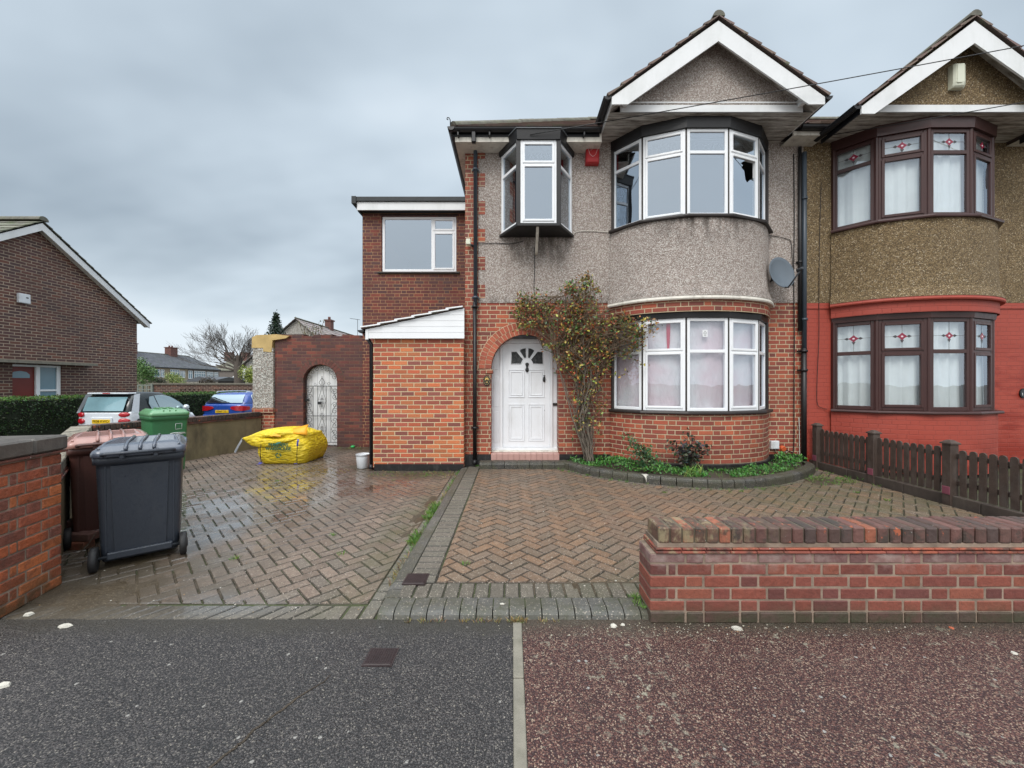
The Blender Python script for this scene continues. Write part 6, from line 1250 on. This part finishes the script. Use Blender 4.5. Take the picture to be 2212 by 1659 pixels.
rose_bush('loose green rose bush at the left of the flower bed in front of the bay', [P3(x, y, Yq) for x, y in ((1352, 940), (1362, 950), (1372, 962), (1385, 965), (1395, 972), (1362, 975), (1405, 985), (1380, 985))], tuple(P3(1412, 1012, Yq)[:2]) + (.12,), [(.05, .12, .04), (.035, .085, .03), (.09, .15, .06)], 11, .055)
rose_bush('dark leaved rose bush leaning right in front of the bay plinth', [P3(x, y, Yq) for x, y in ((1488, 940), (1478, 962), (1500, 958), (1530, 966), (1512, 962), (1490, 975), (1470, 975), (1505, 985), (1448, 958), (1485, 990))], tuple(P3(1482, 1014, Yq)[:2]) + (.12,), [(.022, .035, .025), (.03, .05, .035), (.045, .06, .03), (.04, .025, .03)], 9, .066)
t = thing('strap_leaf_plant', 'clump of pale green strap leaves in the middle of the flower bed', 'plant', (2.62, 5.66, .12)); m = MB()
for _ in range(46): a = RS.uniform(0, 6.28); l = RS.uniform(.05, .16); blade(m, (RS.gauss(2.66, .07), RS.gauss(5.70, .05), .11), RS.uniform(.10, .22), (l * math.cos(a), l * math.sin(a)), .007, tuple(c * RS.uniform(.7, 1.2) for c in (.20, .34, .07)))
m.build('leaves', 'grass_blade', t)
m = MB()
for _ in range(500):
    x, y = RS.uniform(3.0, 4.6), RS.uniform(5.5, 6.2)
    if inbed(x, y, .14): a = RS.uniform(0, 6.28); l = RS.uniform(.02, .07); blade(m, (x, y, .11), RS.uniform(.05, .13), (l * math.cos(a), l * math.sin(a)), .003, tuple(c * RS.uniform(.7, 1.3) for c in (.09, .20, .03)))
tag(m.build('bed_grass', 'grass_blade'), 'thin grass growing among the bed plants', 'grass', kind='stuff')
# weeds and grass
m = MB(); GW = [(.10, .22, .03), (.14, .26, .045), (.07, .15, .025)]; DW = [(.28, .22, .09), (.20, .15, .06), (.32, .26, .12)]
def tuft(x, y, z, n_, r_, h, pal):
    for _ in range(n_): a = RS.uniform(0, 6.28); q = RS.random() * r_; l = RS.uniform(.3, .9) * h; blade(m, (x + q * math.cos(a), y + q * math.sin(a), z), h * RS.uniform(.5, 1.1), (l * math.cos(a), l * math.sin(a)), .0022, tuple(c * RS.uniform(.7, 1.3) for c in RS.choice(pal)))
y = 2.5
while y < 6.5:
    n_ = mnoise.noise((y * 1.7, 0, 3)); x = KX - .085 - abs(RS.gauss(0, .012))
    if n_ > -.25: tuft(x, y, .0, 10, .025, .045, DW if y < 3.3 or RS.random() < .4 else GW)
    y += .05
for (y, n_) in ((4.25, 120), (4.4, 140), (4.55, 120), (4.7, 90), (3.6, 90), (3.7, 110), (3.8, 60)): tuft(KX - .11, y, 0, n_, .06, .06, GW)
for _ in range(90): tuft(RS.uniform(-2.3, -.95), RS.gauss(6.35, .12), 0, 7, .03, .03, RS.choice((GW, DW, DW)))
for _ in range(26): tuft(RS.uniform(-5.4, -2.8), RS.uniform(8.8, 9.06), 0, 8, .05, .05, RS.choice((GW, DW)))
for _ in range(60): b = RS.choice(ol[3:-3]); tuft(b[0] + RS.gauss(0, .04), b[1] + RS.gauss(0, .05), ZR, 6, .03, .035, GW)
for _ in range(40): tuft(RS.gauss(4.75, .22), RS.gauss(5.75, .16), ZR, 10, .05, .05, GW)
for (xd, yd) in ((508, 1200), (738, 1190), (600, 1035), (1105, 1015), (1215, 1020), (1270, 1030), (1005, 1225), (905, 1165), (940, 1100), (1435, 1068), (1850, 1068), (1915, 1085), (1600, 1065), (720, 1150), (1030, 1010)):
    Y = 1.45 / (K * (yd - 829.5)); tuft(PX(xd, Y), Y, .0 if xd < 950 else ZR, 26, .035, .03, GW)
for _ in range(22): tuft(RS.uniform(-.8, .3), 2.415, 0, 8, .025, .022, DW)
for _ in range(12): tuft(RS.gauss(.04, .03), 2.42, 0, 10, .03, .03, DW)
for _ in range(16): tuft(.83 + RS.gauss(0, .02), RS.uniform(2.45, 2.65), ZR, 7, .02, .03, GW)
tag(m.build('weeds', 'grass_blade'), 'weeds and dry grass growing in the joints and along the kerbs', 'weeds', kind='stuff')
# loose grit and fallen bits
m = MB()
def chip(m, x, y, z, s_, col):
    a0 = RS.uniform(0, 6.28); n_ = RS.choice((5, 6)); r1 = [(x + s_ * RS.uniform(.6, 1) * math.cos(a0 + 2 * PI * k / n_), y + s_ * RS.uniform(.5, .9) * math.sin(a0 + 2 * PI * k / n_)) for k in range(n_)]
    m.loft([[(p[0], p[1], z) for p in r1], [(x + (p[0] - x) * .8, y + (p[1] - y) * .8, z + s_ * .35) for p in r1]], smooth=False, col=col)
for _ in range(420):
    x, y = (RS.uniform(-3.3, -.9), RS.uniform(2.5, 8.5)) if RS.random() < .55 else (RS.uniform(-.5, 4.8), RS.uniform(2.7, 6.3)); chip(m, x, y, 0 if x < KX else ZR, RS.uniform(.003, .008), RS.choice([(.45, .42, .36), (.3, .2, .1), (.55, .53, .48), (.2, .12, .05)]))
for _ in range(120): chip(m, RS.gauss(.9, .5), 2.40 - abs(RS.gauss(0, .09)), .001, RS.uniform(.003, .007), RS.choice([(.4, .38, .3), (.3, .27, .22), (.3, .28, .2)]))
for _ in range(130): chip(m, RS.uniform(.9, 3.2), 2.37 - abs(RS.gauss(0, .05)), .001, RS.uniform(.002, .006), RS.choice([(.5, .48, .4), (.12, .10, .07), (.3, .18, .1)]))
tag(m.build('loose_grit', 'leaf'), 'scattered grit and crumbs lying on the paving and pavement', 'grit', kind='stuff')
def stone(label, xd, yd, s_, mat, z=0.002, name='stone_chip', asp=1.0):
    Y = 1.475 / (K * (yd - 829.5)); x = PX(xd, Y); m = MB(); st = m; chip(m, x, Y, z, s_, (1, 1, 1)); m.v = [(x + (a - x) * asp, b, c) for a, b, c in m.v]; tag(m.build(name, mat, bevel=.002), label, 'stone', 'stray stones and mortar chips lying on the ground')
stone('large white chip at the foot of the front wall corner, leftmost of a pair', 1325, 1352, .026, 'stone_white'); stone('white chip at the foot of the front wall corner, right one of a pair', 1345, 1349, .016, 'stone_white'); stone('flat grey shard on the red pavement against the front wall', 1592, 1358, .030, 'stone_white', asp=1.5)
stone('small orange brick fragment on the red pavement by the front wall', 2055, 1356, .016, 'stone_red'); stone('pale chip on the red pavement at the far right', 2190, 1410, .018, 'stone_white'); stone('white blob on the edge of the driveway beside the brick pier', 62, 1327, .030, 'stone_white', asp=1.4); stone('pale sliver on the driveway edge below the black bin', 140, 1352, .028, 'stone_white', asp=1.8)
stone('small white pebble on the forecourt beside the front wall', 1330, 1268, .011, 'stone_white', z=ZR); stone('white paint flake on the front kerb', 1085, 1320, .014, 'stone_white', z=ZR, asp=1.6); stone('white paint flake on the asphalt at the left edge of the pavement', 8, 1480, .030, 'stone_white', asp=1.3); stone('pale flake beside the flower bed kerb', 1460, 1056, .016, 'stone_white', z=ZR, asp=2)
m = MB(); o = offset(BED, .066); i0 = min(range(len(BED)), key=lambda i: abs(BED[i][0] - 1.93)); b = BED[i0]; m.loft([[(b[0] - .06 + .03 * k * .5 + dx, b[1] + dy - .004, z) for dx in (0, .05 + (.03 if z > .15 else 0))] for k, (dy, z) in enumerate(((.01, .1735), (-.03, .174), (-.055, .158), (-.069, .13), (-.069, .07)))], caps=False, closed=False); tag(m.build('paint_spill', 'stone_white'), 'white paint spill running down the flower bed kerb', 'paint spill')
m = MB(); m.tube(catmull([(-3.42, 3.10, .02), (-3.36, 3.2, .05), (-3.25, 3.22, .12), (-3.13, 3.2, .26)], 5), [.006, .006, .006, .006, .005, .005, .005, .005, .004, .004, .004, .004, .003, .003, .003, .002], 5); m.v = [(x - .28, y - .02, z) for x, y, z in m.v]; tag(m.build('twig', 'bark_grey'), 'dead twig leaning on the ground left of the black bin', 'twig')
t = thing('brick_stack', 'loose old bricks stacked behind the brown bin by the pier', 'brick', (-4.0, 3.35, 0)); m = MB()
for i, (x, y, z) in enumerate(((-4.02, 3.45, 0), (-4.0, 3.47, .068), (-4.25, 3.6, 0), (-4.22, 3.62, .068), (-4.2, 3.6, .136))): m.bbox(x, x + .21, y, y + .10, z, z + .065, .005, col=pcol([(.28, .08, .05), (.12, .06, .05)])); 
m.build('bricks', 'face_brick', t)

# ------------------------------------------------------------------ beyond the side wall
t = thing('hedge', 'long clipped dark green hedge behind the parked cars', 'hedge', (-13.6, 12, -.3)); m = MB(); hx0, hx1, hy0, hy1, hz = -14.2, -13.25, 6.5, 21.0, 1.08
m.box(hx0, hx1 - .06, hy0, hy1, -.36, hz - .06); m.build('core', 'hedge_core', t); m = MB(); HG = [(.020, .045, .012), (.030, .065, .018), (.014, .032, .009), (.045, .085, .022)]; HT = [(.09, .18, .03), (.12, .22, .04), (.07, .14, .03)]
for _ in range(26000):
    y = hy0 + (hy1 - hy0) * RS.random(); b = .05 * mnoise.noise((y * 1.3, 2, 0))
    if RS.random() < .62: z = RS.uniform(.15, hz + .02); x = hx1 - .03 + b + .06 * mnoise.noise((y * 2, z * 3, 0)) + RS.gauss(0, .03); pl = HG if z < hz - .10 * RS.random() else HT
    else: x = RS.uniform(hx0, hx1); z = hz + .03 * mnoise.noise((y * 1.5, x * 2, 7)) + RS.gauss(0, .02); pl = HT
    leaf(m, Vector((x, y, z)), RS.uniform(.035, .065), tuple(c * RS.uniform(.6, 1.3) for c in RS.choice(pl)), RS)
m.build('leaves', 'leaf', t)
# gable-end house
gx = -14.5; t = thing('brick_house', 'dark brown brick house seen gable-on beyond the hedge with white bargeboards and red door', 'house', (gx, 12, -.3)); Ye, Yp = 15.0, 11.8; ze = CAMZ + (829.5 - 692) * K * Ye; zp = CAMZ + (829.5 - 492) * K * Yp; Yn = 2 * Yp - Ye
def gy(xd): return gx / (K * (xd - 1106))
dy0, dy1, wy1 = gy(31 / 1.1573), gy(94 / 1.1573), gy(155 / 1.1573); dz1 = 2.06
m = MB(); Fg = lambda u, w, v: Vector((gx - w, u, v)); wall_holes(m, Yn, Ye, -.36, ze, [(dy0, wy1, -1, dz1)], 0, .25, F=Fg); m.face([(gx, Yn, ze), (gx, Ye, ze), (gx, Yp, zp)]); m.face([(gx - 9, Ye, -.36), (gx, Ye, -.36), (gx, Ye, ze), (gx - 9, Ye, ze)]); m.face([(gx - 9, Yn, -.36), (gx, Yn, -.36), (gx, Yn, ze), (gx - 9, Yn, ze)]); m.build('wall', 'brick_gable', t)
ov = .22; mm = MB(); sl = (zp - ze) / (Ye - Yp)
for sg, Yx in ((1, Ye + .30), (-1, Yn - .30)):
    zx = zp - sl * abs(Yx - Yp); pol4 = [(Yp, zp + .14), (Yx, zx + .14), (Yx, zx - .05), (Yp, zp - .08)]
    m = MB(); m.prism(pol4, 0, .03, F=lambda y, z, dd: Vector((gx + ov + dd - .03, y, z))); m.build('bargeboard', 'paint_white', t)
    m = MB(); m.face([(gx, Yp, zp - .02), (gx, Yx, zx - .02), (gx + ov - .03, Yx, zx - .02), (gx + ov - .03, Yp, zp - .02)]); m.build('rake_soffit', 'cream_trim', t)
    e0, e1 = Vector((gx + ov + .03, Yx + sg * .05, zx + .13)), Vector((gx - 9, Yx + sg * .05, zx + .13)); tiled('roof', e0, e1, (gx - 9, Yp, zp + .20), (gx + ov + .03, Yp, zp + .20), 'roof_green', t)
m = MB(); ridge(m, (gx + ov + .05, Yp, zp + .24), (gx - 9, Yp, zp + .24), r=.13); m.build('ridge_tiles', 'ridge_tile', t)
m = MB(); m.bbox(dy0 + .03, dy1, .10, .16, -.3, dz1 - .06, .006, F=Fg); m.build('door', 'door_red', t)
Fw = lambda u, w, v: Vector((gx - .10 + w, dy1 + u, v)); 
m = MB(); m.face([Fw(-.58, .01, 1.66), Fw(-.12, .01, 1.66), Fw(-.12, .01, 1.76), Fw(-.2, .01, 1.84), Fw(-.35, .01, 1.87), Fw(-.5, .01, 1.84), Fw(-.58, .01, 1.76)]); m.build('door_light', 'glass_far', t)
L_ = wy1 - dy1; m = MB()
for u0, u1 in ((0, .10), (L_ - .10, L_)): m.bbox(u0, u1, 0, .06, -.3, dz1, .004, F=Fw)
for v0 in (.55, 1.25, dz1 - .06): m.bbox(.10, L_ - .10, 0, .055, v0, v0 + .06, .004, F=Fw)
m.bbox(-.72, .0, 0, .06, dz1 - .06, dz1, .004, F=Fw); f_ = m.build('side_light', 'upvc_white', t); m = MB(); m.face([Fw(.1, .02, -.3), Fw(L_ - .1, .02, -.3), Fw(L_ - .1, .02, dz1), Fw(.1, .02, dz1)]); m.build('pane', 'glass_far', f_)
zc_ = CAMZ + (829.5 - 786) * K * gy(110); m = MB(); m.lbox(lambda u, w, v: Vector((gx + w, u, v)), gy(-60), gy(190), .0, .35, dz1 + .03, dz1 + .11); m.build('canopy', 'concrete', t)
ax, az = gy(48), 0; az = CAMZ + (829.5 - 645) * K * ax; 
t2 = thing('alarm_box', 'white alarm box high on the dark brick gable beyond the hedge', 'alarm box', (gx, ax, az)); m = MB(); m.bbox(0, .09, -.14, .14, -.14, .14, .015, F=lambda u, w, v: Vector((gx + u, ax + w, az + v))); m.build('case', 'white_plastic', t2)
m = MB(); m.prism([(ax + .05 + .035 * math.cos(a), az + .03 + .02 * math.sin(a)) for a in (2 * PI * k / 12 for k in range(12))], 0, .004, F=lambda y, z, dd: Vector((gx + .09 + dd, y, z))); m.build('oval_mark', 'dark_plastic', t2)
# perforated wall, trellis
t = thing('screen_wall', 'long brown brick wall with rows of small square openings behind the hedge', 'garden wall', (-16, 20, -.3)); Yw = 20.0; wx0_, wx1_ = PX(383 / 1.1573, Yw) - .2, -8.0; zt = 1.50; m = MB()
holes = []
for (a, b) in ((450, 516), (538, 590), (612, 660), (690, 740)):
    x0, x1 = PX(a / 1.1573, Yw), PX(b / 1.1573, Yw); n_ = int((x1 - x0) / .225)
    for k in range(n_):
        for r_ in range(4): holes.append((x0 + .225 * k + (.11 if r_ % 2 else 0), x0 + .225 * k + (.11 if r_ % 2 else 0) + .10, zt - .36 - .085 * r_, zt - .36 - .085 * r_ + .07))
rows = sorted({h[2] for h in holes}); zlo = min(rows); wall_holes(m, wx0_, wx1_, -.36, zlo, [], Yw)
zz = zlo
for r_ in rows:
    hs = [h for h in holes if h[2] == r_]
    if r_ > zz: wall_holes(m, wx0_, wx1_, zz, r_, [], Yw)
    wall_holes(m, wx0_, wx1_, r_, r_ + .07, hs, Yw, .1); zz = r_ + .07
wall_holes(m, wx0_, wx1_, zz, zt - .05, [], Yw); m.box(wx0_, wx1_, Yw + .1, Yw + .12, -.36, zt - .05); m.build('wall', 'brick_gable', t)
m = MB(); m.box(wx0_ - .03, wx1_, Yw - .05, Yw + .16, zt - .05, zt + .03); m.build('coping', 'concrete', t)
m = MB(); m.box(wx0_ + .02, wx1_, Yw + .09, Yw + .099, zt - .75, zt - .2); m.build('opening_shade', 'hedge_core', t)  # dark sheet behind the openings, standing in for the shade inside them
t = thing('trellis_gate', 'sage green trellis panel between the brown house and the screen wall', 'trellis', (PX(310, Yw), Yw, -.3)); m = MB(); tx0, tx1 = PX(293, Yw) - .3, PX(328, Yw)
for x in [tx0 + (tx1 - tx0) * k / 5 for k in range(6)]: m.box(x - .025, x + .025, Yw - .05, Yw - .02, -.3, 1.42)
for z in (.2, .55, .9, 1.2, 1.42): m.box(tx0, tx1 + .03, Yw - .048, Yw - .022, z - .03, z + .03)
m.box(tx1 + .0, tx1 + .10, Yw - .08, Yw, -.3, 1.5); m.build('lattice', 'fence_sage', t)
# far terrace along the next street, gables hidden, fronts facing the camera side
XT = -72.0; chs = []
def far_house(y0, y1, label, wins, mat, ch=None, hipend=False):
    t = thing('terraced_house', label, 'house', (XT, y0, -.3), 'terraced houses along the next street'); m = MB(); m.box(XT - 8, XT, y0, y1, -.36, 5.0); m.build('wall', mat, t); zr = 8.0
    tiled('roof', (XT + .4, y0, 4.95), (XT + .4, y1, 4.95), (XT - 4, y1 - (4 if hipend else 0), zr), (XT - 4, y0, zr), 'roof_slate', t, course=.5); tiled('roof', (XT - 8.4, y0, 4.95), (XT - 8.4, y1, 4.95), (XT - 4, y1 - (4 if hipend else 0), zr), (XT - 4, y0, zr), 'roof_slate', t, course=.5)
    if hipend: tiled('roof', (XT - 8.4, y1, 4.95), (XT + .4, y1, 4.95), (XT - 4, y1 - 4, zr), (XT - 4, y1 - 4, zr), 'roof_slate', t, course=.5)
    m = MB(); m.box(XT + .35, XT + .5, y0, y1, 4.78, 4.95); m.build('gutter', 'dark_plastic', t); m = MB(); m.box(XT - 4 - .1, XT - 3.9, y0, y1 - (4 if hipend else 0), zr - .05, zr + .1); m.box(XT - 3.9, XT + .3, y0 - .08, y0 + .08, 4.9, 5.0); m.build('ridge_tiles', 'ridge_tile', t)
    for (a, b, z0, z1, nv) in wins:
        m = MB(); F = lambda u, w, v: Vector((XT + w, a + u, v)); L = b - a
        m.lbox(F, 0, L, .02, .06, z0, z1)
        f = m.build('window', 'glass_far', t); m = MB()
        for k in range(nv + 1): u = L * k / nv; m.lbox(F, u - .06, u + .06, .061, .12, z0, z1)
        for z in (z0, z0 + (z1 - z0) * .72, z1): m.lbox(F, -.06, L + .06, .062, .11, z - .06, z + .06)
        m.build('frame', 'paint_white', f)
    if ch: m = MB(); m.bbox(XT - 4.7, XT - 3.3, ch - .9, ch + .9, zr - .8, zr + 1.5, .05); m.box(XT - 4.8, XT - 3.2, ch - 1, ch + 1, zr + 1.5, zr + 1.65); [m.tube([(XT - 4, ch + o, zr + 1.6), (XT - 4, ch + o, zr + 2.0)], .16, 8) for o in (-.5, .2)]; m.build('chimney', 'brick_chimney', t)
def ty(sx): return 72 * 970 / (1280 - sx)
far_house(66, ty(410), 'leftmost far terraced house with slate roof and wide beige upstairs windows', [(ty(384), ty(398), 2.9, 4.45, 2), (ty(401), ty(409), 2.9, 4.4, 2), (ty(372), ty(381), 2.9, 4.4, 2)], 'wall_beige', ty(375))
far_house(ty(410), ty(469), 'far beige terraced house, second along the slate roofed row', [(ty(425), ty(447), 2.9, 4.5, 4), (ty(450), ty(461), 2.9, 4.3, 3)], 'wall_beige', None)
far_house(ty(469), ty(515), 'far grey terraced house, third along the slate roofed row', [(ty(470), ty(480), 2.7, 4.4, 2), (ty(485), ty(512), 2.7, 4.4, 6)], 'wall_grey', ty(473))
far_house(ty(515), ty(548), 'end house of the far slate roofed row behind the bare tree', [(ty(516), ty(532), 2.6, 4.3, 5), (ty(535), ty(544), 2.6, 4.3, 3)], 'wall_grey', None, True)
t = thing('detached_house', 'far brown tiled house with hipped roof and two chimneys behind the bare tree', 'house', (-72, 105, 0)); x0, x1, Yh = (520 - 1280) / 970 * 105, (660 - 1280) / 970 * 105, 105; m = MB(); m.box(x0, x1, Yh, Yh + 9, -.3, 5.2); m.build('wall', 'wall_grey', t)
tiled('roof', (x0 - .4, Yh - .4, 5.1), (x1 + .4, Yh - .4, 5.1), (x1 - 2, Yh + 4.5, 8.6), (x0 + 4, Yh + 4.5, 8.6), 'roof_green', t, course=.5); tiled('roof', (x0 - .4, Yh + 9, 5.1), (x0 - .4, Yh - .4, 5.1), (x0 + 4, Yh + 4.5, 8.6), (x0 + 4, Yh + 4.5, 8.6), 'roof_green', t, course=.5)
for sx in (571, 612): m = MB(); xx = (sx - 1280) / 970 * 109; m.bbox(xx - .9, xx + .9, 108.6, 110, 7.8, 10.2, .05); m.box(xx - 1, xx + 1, 108.5, 110.1, 10.2, 10.4); m.build('chimney', 'brick_chimney', t)
# low garages
def garage(label, s0, s1, Y, z0, z1, mat, roofmat, pitch=.4):
    t = thing('garage', label, 'garage', ((s0 - 1280) / 970 * Y, Y, 0)); x0, x1 = ((q - 1280) / 970 * Y for q in (s0, s1)); m = MB(); m.box(x0, x1, Y, Y + 5, -.36, z0); m.build('wall', mat, t); m = MB(); m.prism([(x0 - .2, z0), (x1 + .2, z0), (x1 + .2, z0 + .08), ((x0 + x1) / 2, z1), (x0 - .2, z0 + .08)], 0, 5.3, F=lambda x, z, dd: Vector((x, Y - .2 + dd, z))); m.build('roof', roofmat, t)
garage('low garage with pale grey roof in front of the far terrace', 468, 536, 44, 1.75, 2.35, 'cream_trim', 'roof_slate'); garage('low dark shed with pitched felt roof right of the pale garage', 545, 606, 38, 1.75, 2.15, 'dark_brown', 'felt'); garage('white roofed outbuilding beside the bare tree trunk', 584, 640, 46, 2.1, 3.3, 'cream_trim', 'paint_white')
# bare tree
t = thing('bare_tree', 'large leafless spreading tree rising behind the screen wall', 'tree', ((596 - 1280) / 970 * 34, 34, -.3)); RT = random.Random(5); tw = MB(); tb = MB(); tree0 = Vector(((596 - 1280) / 970 * 34, 34, -.3))
def branch(p, d_, L, r_, lev):
    n_ = 4; pts = [p]; q = p; dd = d_.copy()
    for i in range(n_): dd = (dd + Vector((RT.gauss(0, .09), RT.gauss(0, .10), RT.gauss(0, .06) + (.05 if lev > 1 else .0)))).normalized(); q = q + dd * L / n_; pts.append(q)
    r1 = r_ * .60; (tb if lev < 3 else tw).tube(pts, [r_ + (r1 - r_) * k / n_ for k in range(n_ + 1)], 6 if lev < 3 else 3, caps=False)
    if lev >= 6: return
    for k in range(3 if lev < 4 else 2 + (RT.random() < .35)):
        a = RT.uniform(0, 6.28); sp = RT.uniform(.18, .62); ax = Matrix.Rotation(a, 3, dd) @ dd.orthogonal().normalized(); nd_ = Matrix.Rotation(sp, 3, ax) @ dd; nd_.z = max(nd_.z, .05)
        branch(pts[RT.choice((2, 3, 4))], nd_.normalized(), L * RT.uniform(.62, .86), max(.0075, r1 * RT.uniform(.5, .75)), lev + 1)
tb.tube([tree0, tree0 + Vector((.02, 0, 2)), tree0 + Vector((-.05, 0, 3.4)), tree0 + Vector((0, 0, 4.3))], [.42, .34, .30, .20], 8, caps=False)
for k, (ang, L_) in enumerate(((-74, 1.95), (-62, 1.9), (-50, 1.75), (-38, 1.55), (-24, 1.35), (-10, 1.25), (4, 1.2), (16, 1.2), (30, 1.1), (44, 1.0), (58, .9), (-56, 1.6), (-30, 1.4), (22, 1.1))):
    branch(tree0 + Vector((0, 0, 2.9 + .1 * (k % 7))), Vector((math.sin(R(ang)), RT.uniform(-.5, .5), math.cos(R(ang)))).normalized(), L_, RT.uniform(.075, .12), 1)
tb.build('trunk', 'twig_brown', t); tw.build('twigs', 'twig_brown', t)
# conifer
t = thing('conifer', 'small dark conifer rising above the garden wall', 'tree', ((690 - 1280) / 970 * 26, 26, -.3)); cx, cy = (690 - 1280) / 970 * 26, 26; ztop = CAMZ + 178 * 26 / 970; m = MB(); m.tube([(cx, cy, -.3), (cx, cy, ztop - .3)], [.14, .03], 6); m.build('trunk', 'twig_brown', t); m = MB()
for k in range(170):
    q = (k / 170) ** .9; z = ztop - 3.6 * q; a = k * 2.4; r_ = (.05 + 1.75 * q) * RT.uniform(.75, 1.1)
    for j in range(30): u = j / 30; leaf(m, Vector((cx + r_ * u * math.cos(a) + RT.gauss(0, .05), cy + r_ * u * math.sin(a) + RT.gauss(0, .05), z - .22 * u + RT.gauss(0, .05))), RT.uniform(.09, .16), tuple(c * RT.uniform(.6, 1.4) for c in (.018, .038, .020)), RT)
m.build('crown', 'leaf', t)
def bushy(label, sx, sy, Y, rad, pal, n_, size, z0=-.3, nm='garden_shrub'):
    c = Vector(((sx - 1280) / 970 * Y, Y, CAMZ - (sy - 960) / 970 * Y)); t = thing(nm, label, 'shrub', (c.x, c.y, z0)); m = MB(); m.tube([(c.x, c.y, z0), (c.x, c.y, c.z)], [.08, .03], 5); m.build('stem', 'twig_brown', t); m = MB()
    for _ in range(7): o = Vector((RT.gauss(0, rad[0] * .45), RT.gauss(0, rad[1] * .45), RT.gauss(0, rad[2] * .35))); leafset(m, c + o, n_ // 7, tuple(r_ * .62 for r_ in rad), size, pal, RT)
    m.build('crown', 'leaf', t)
bushy('leafy green shrub against the right end of the brown house', 357, 938, 25, (.7, .6, .9), [(.05, .12, .03), (.08, .17, .04), (.11, .2, .05)], 2600, .11)
bushy('yellow green variegated shrub over the middle of the screen wall', 446, 950, 24, (.7, .5, .38), [(.24, .30, .08), (.32, .36, .14), (.12, .2, .05)], 1500, .09)
bushy('brown twiggy shrub over the screen wall right of the yellow one', 516, 953, 24, (.45, .4, .35), [(.07, .05, .035), (.05, .045, .03)], 1000, .07)
bushy('golden conifer shrub against the pebbledash wall end', 626, 942, 22, (.42, .4, .75), [(.26, .32, .05), (.34, .38, .08), (.14, .2, .04)], 2000, .08)
bushy('dark shrub left of the yellow green one behind the screen wall', 398, 952, 26, (.6, .4, .3), [(.04, .05, .03), (.06, .07, .04)], 900, .08)
# twiggy shrub just behind the garden wall
t = thing('wispy_shrub', 'wispy shrub with thin stems poking above the garden wall', 'shrub', (-4.9, 9.9, 0)); m = MB(); mm = MB()
for _ in range(16):
    b = Vector((-5.05 + RT.gauss(0, .05), 9.9, 1.6)); e = Vector(((RT.uniform(748, 812) - 1280) / 970 * 9.9, 9.9 + RT.gauss(0, .1), CAMZ + (960 - RT.uniform(792, 832)) / 970 * 9.9)); p = catmull([tuple(b), tuple(b.lerp(e, .55) + Vector((RT.gauss(0, .05), 0, .08))), tuple(e)], 5); m.tube(p, .0045, 4)
    for q in p[4:]:
        for _ in range(2): leaf(mm, Vector(q) + Vector((RT.gauss(0, .04), RT.gauss(0, .03), RT.gauss(0, .03))), RT.uniform(.03, .055), tuple(c * RT.uniform(.6, 1.3) for c in RT.choice([(.08, .10, .03), (.05, .06, .025), (.16, .16, .05)])), RT)
m.build('stem', 'stem_brown', t); mm.build('leaves', 'leaf', t)
# house behind the garden wall
t = thing('bungalow', 'pebbledash gabled house with pale tiled roof and red chimney behind the garden wall', 'house', (-16.6, 30, 0)); hx, Yf = -16.62, 30.0; zr = CAMZ + 161 * Yf / 970; hwid = 4.0; ze_ = zr - hwid * .86
m = MB(); m.face([(hx - hwid, Yf, -.3), (hx + hwid, Yf, -.3), (hx + hwid, Yf, ze_), (hx, Yf, zr), (hx - hwid, Yf, ze_)]); m.face([(hx + hwid, Yf, -.3), (hx + hwid, 42, -.3), (hx + hwid, 42, ze_), (hx + hwid, Yf, ze_)]); m.face([(hx - hwid, Yf, -.3), (hx - hwid, 42, -.3), (hx - hwid, 42, ze_), (hx - hwid, Yf, ze_)]); m.build('wall', 'wall_grey2' if 0 else 'pebbledash_pale', t)
for sg in (-1, 1): tiled('roof', (hx + sg * (hwid + .4), Yf - .25, ze_ - .30), (hx + sg * (hwid + .4), 42, ze_ - .30), (hx, 42, zr + .06), (hx, Yf - .25, zr + .06), 'roof_pale', t, course=.35)
m = MB(); ridge(m, (hx, Yf - .25, zr + .1), (hx, 42, zr + .1)); m.build('ridge_tiles', 'ridge_tile', t)
cz = CAMZ + 160 * 35.3 / 970; m = MB(); m.bbox(hx - .27, hx + .27, 35, 35.6, zr - .7, cz - .12, .01); m.box(hx - .34, hx + .34, 34.93, 35.67, cz - .12, cz); m.tube([(hx, 35.3, cz), (hx, 35.3, cz + .28)], .12, 8); m.build('chimney', 'brick_chimney', t)
t = thing('television_aerial', 'television aerial on a thin mast left of the house wing', 'aerial', (-15.6, 39, 5)); X_ = (894 - 1280) / 970 * 39; zt = CAMZ + 161 * 39 / 970; m = MB(); m.tube([(X_, 39, 4), (X_, 39, zt)], .025, 5); m.build('mast', 'dark_plastic', t); m = MB(); m.tube([(X_ - .75, 39, zt + .12), (X_ + .25, 39, zt - .02)], .02, 4)
for k in range(9): x = X_ - .7 + .11 * k; m.tube([(x, 38.8, zt + .11 - .015 * k), (x, 39.2, zt + .11 - .015 * k)], .012, 4)
m.build('antenna', 'dark_plastic', t)
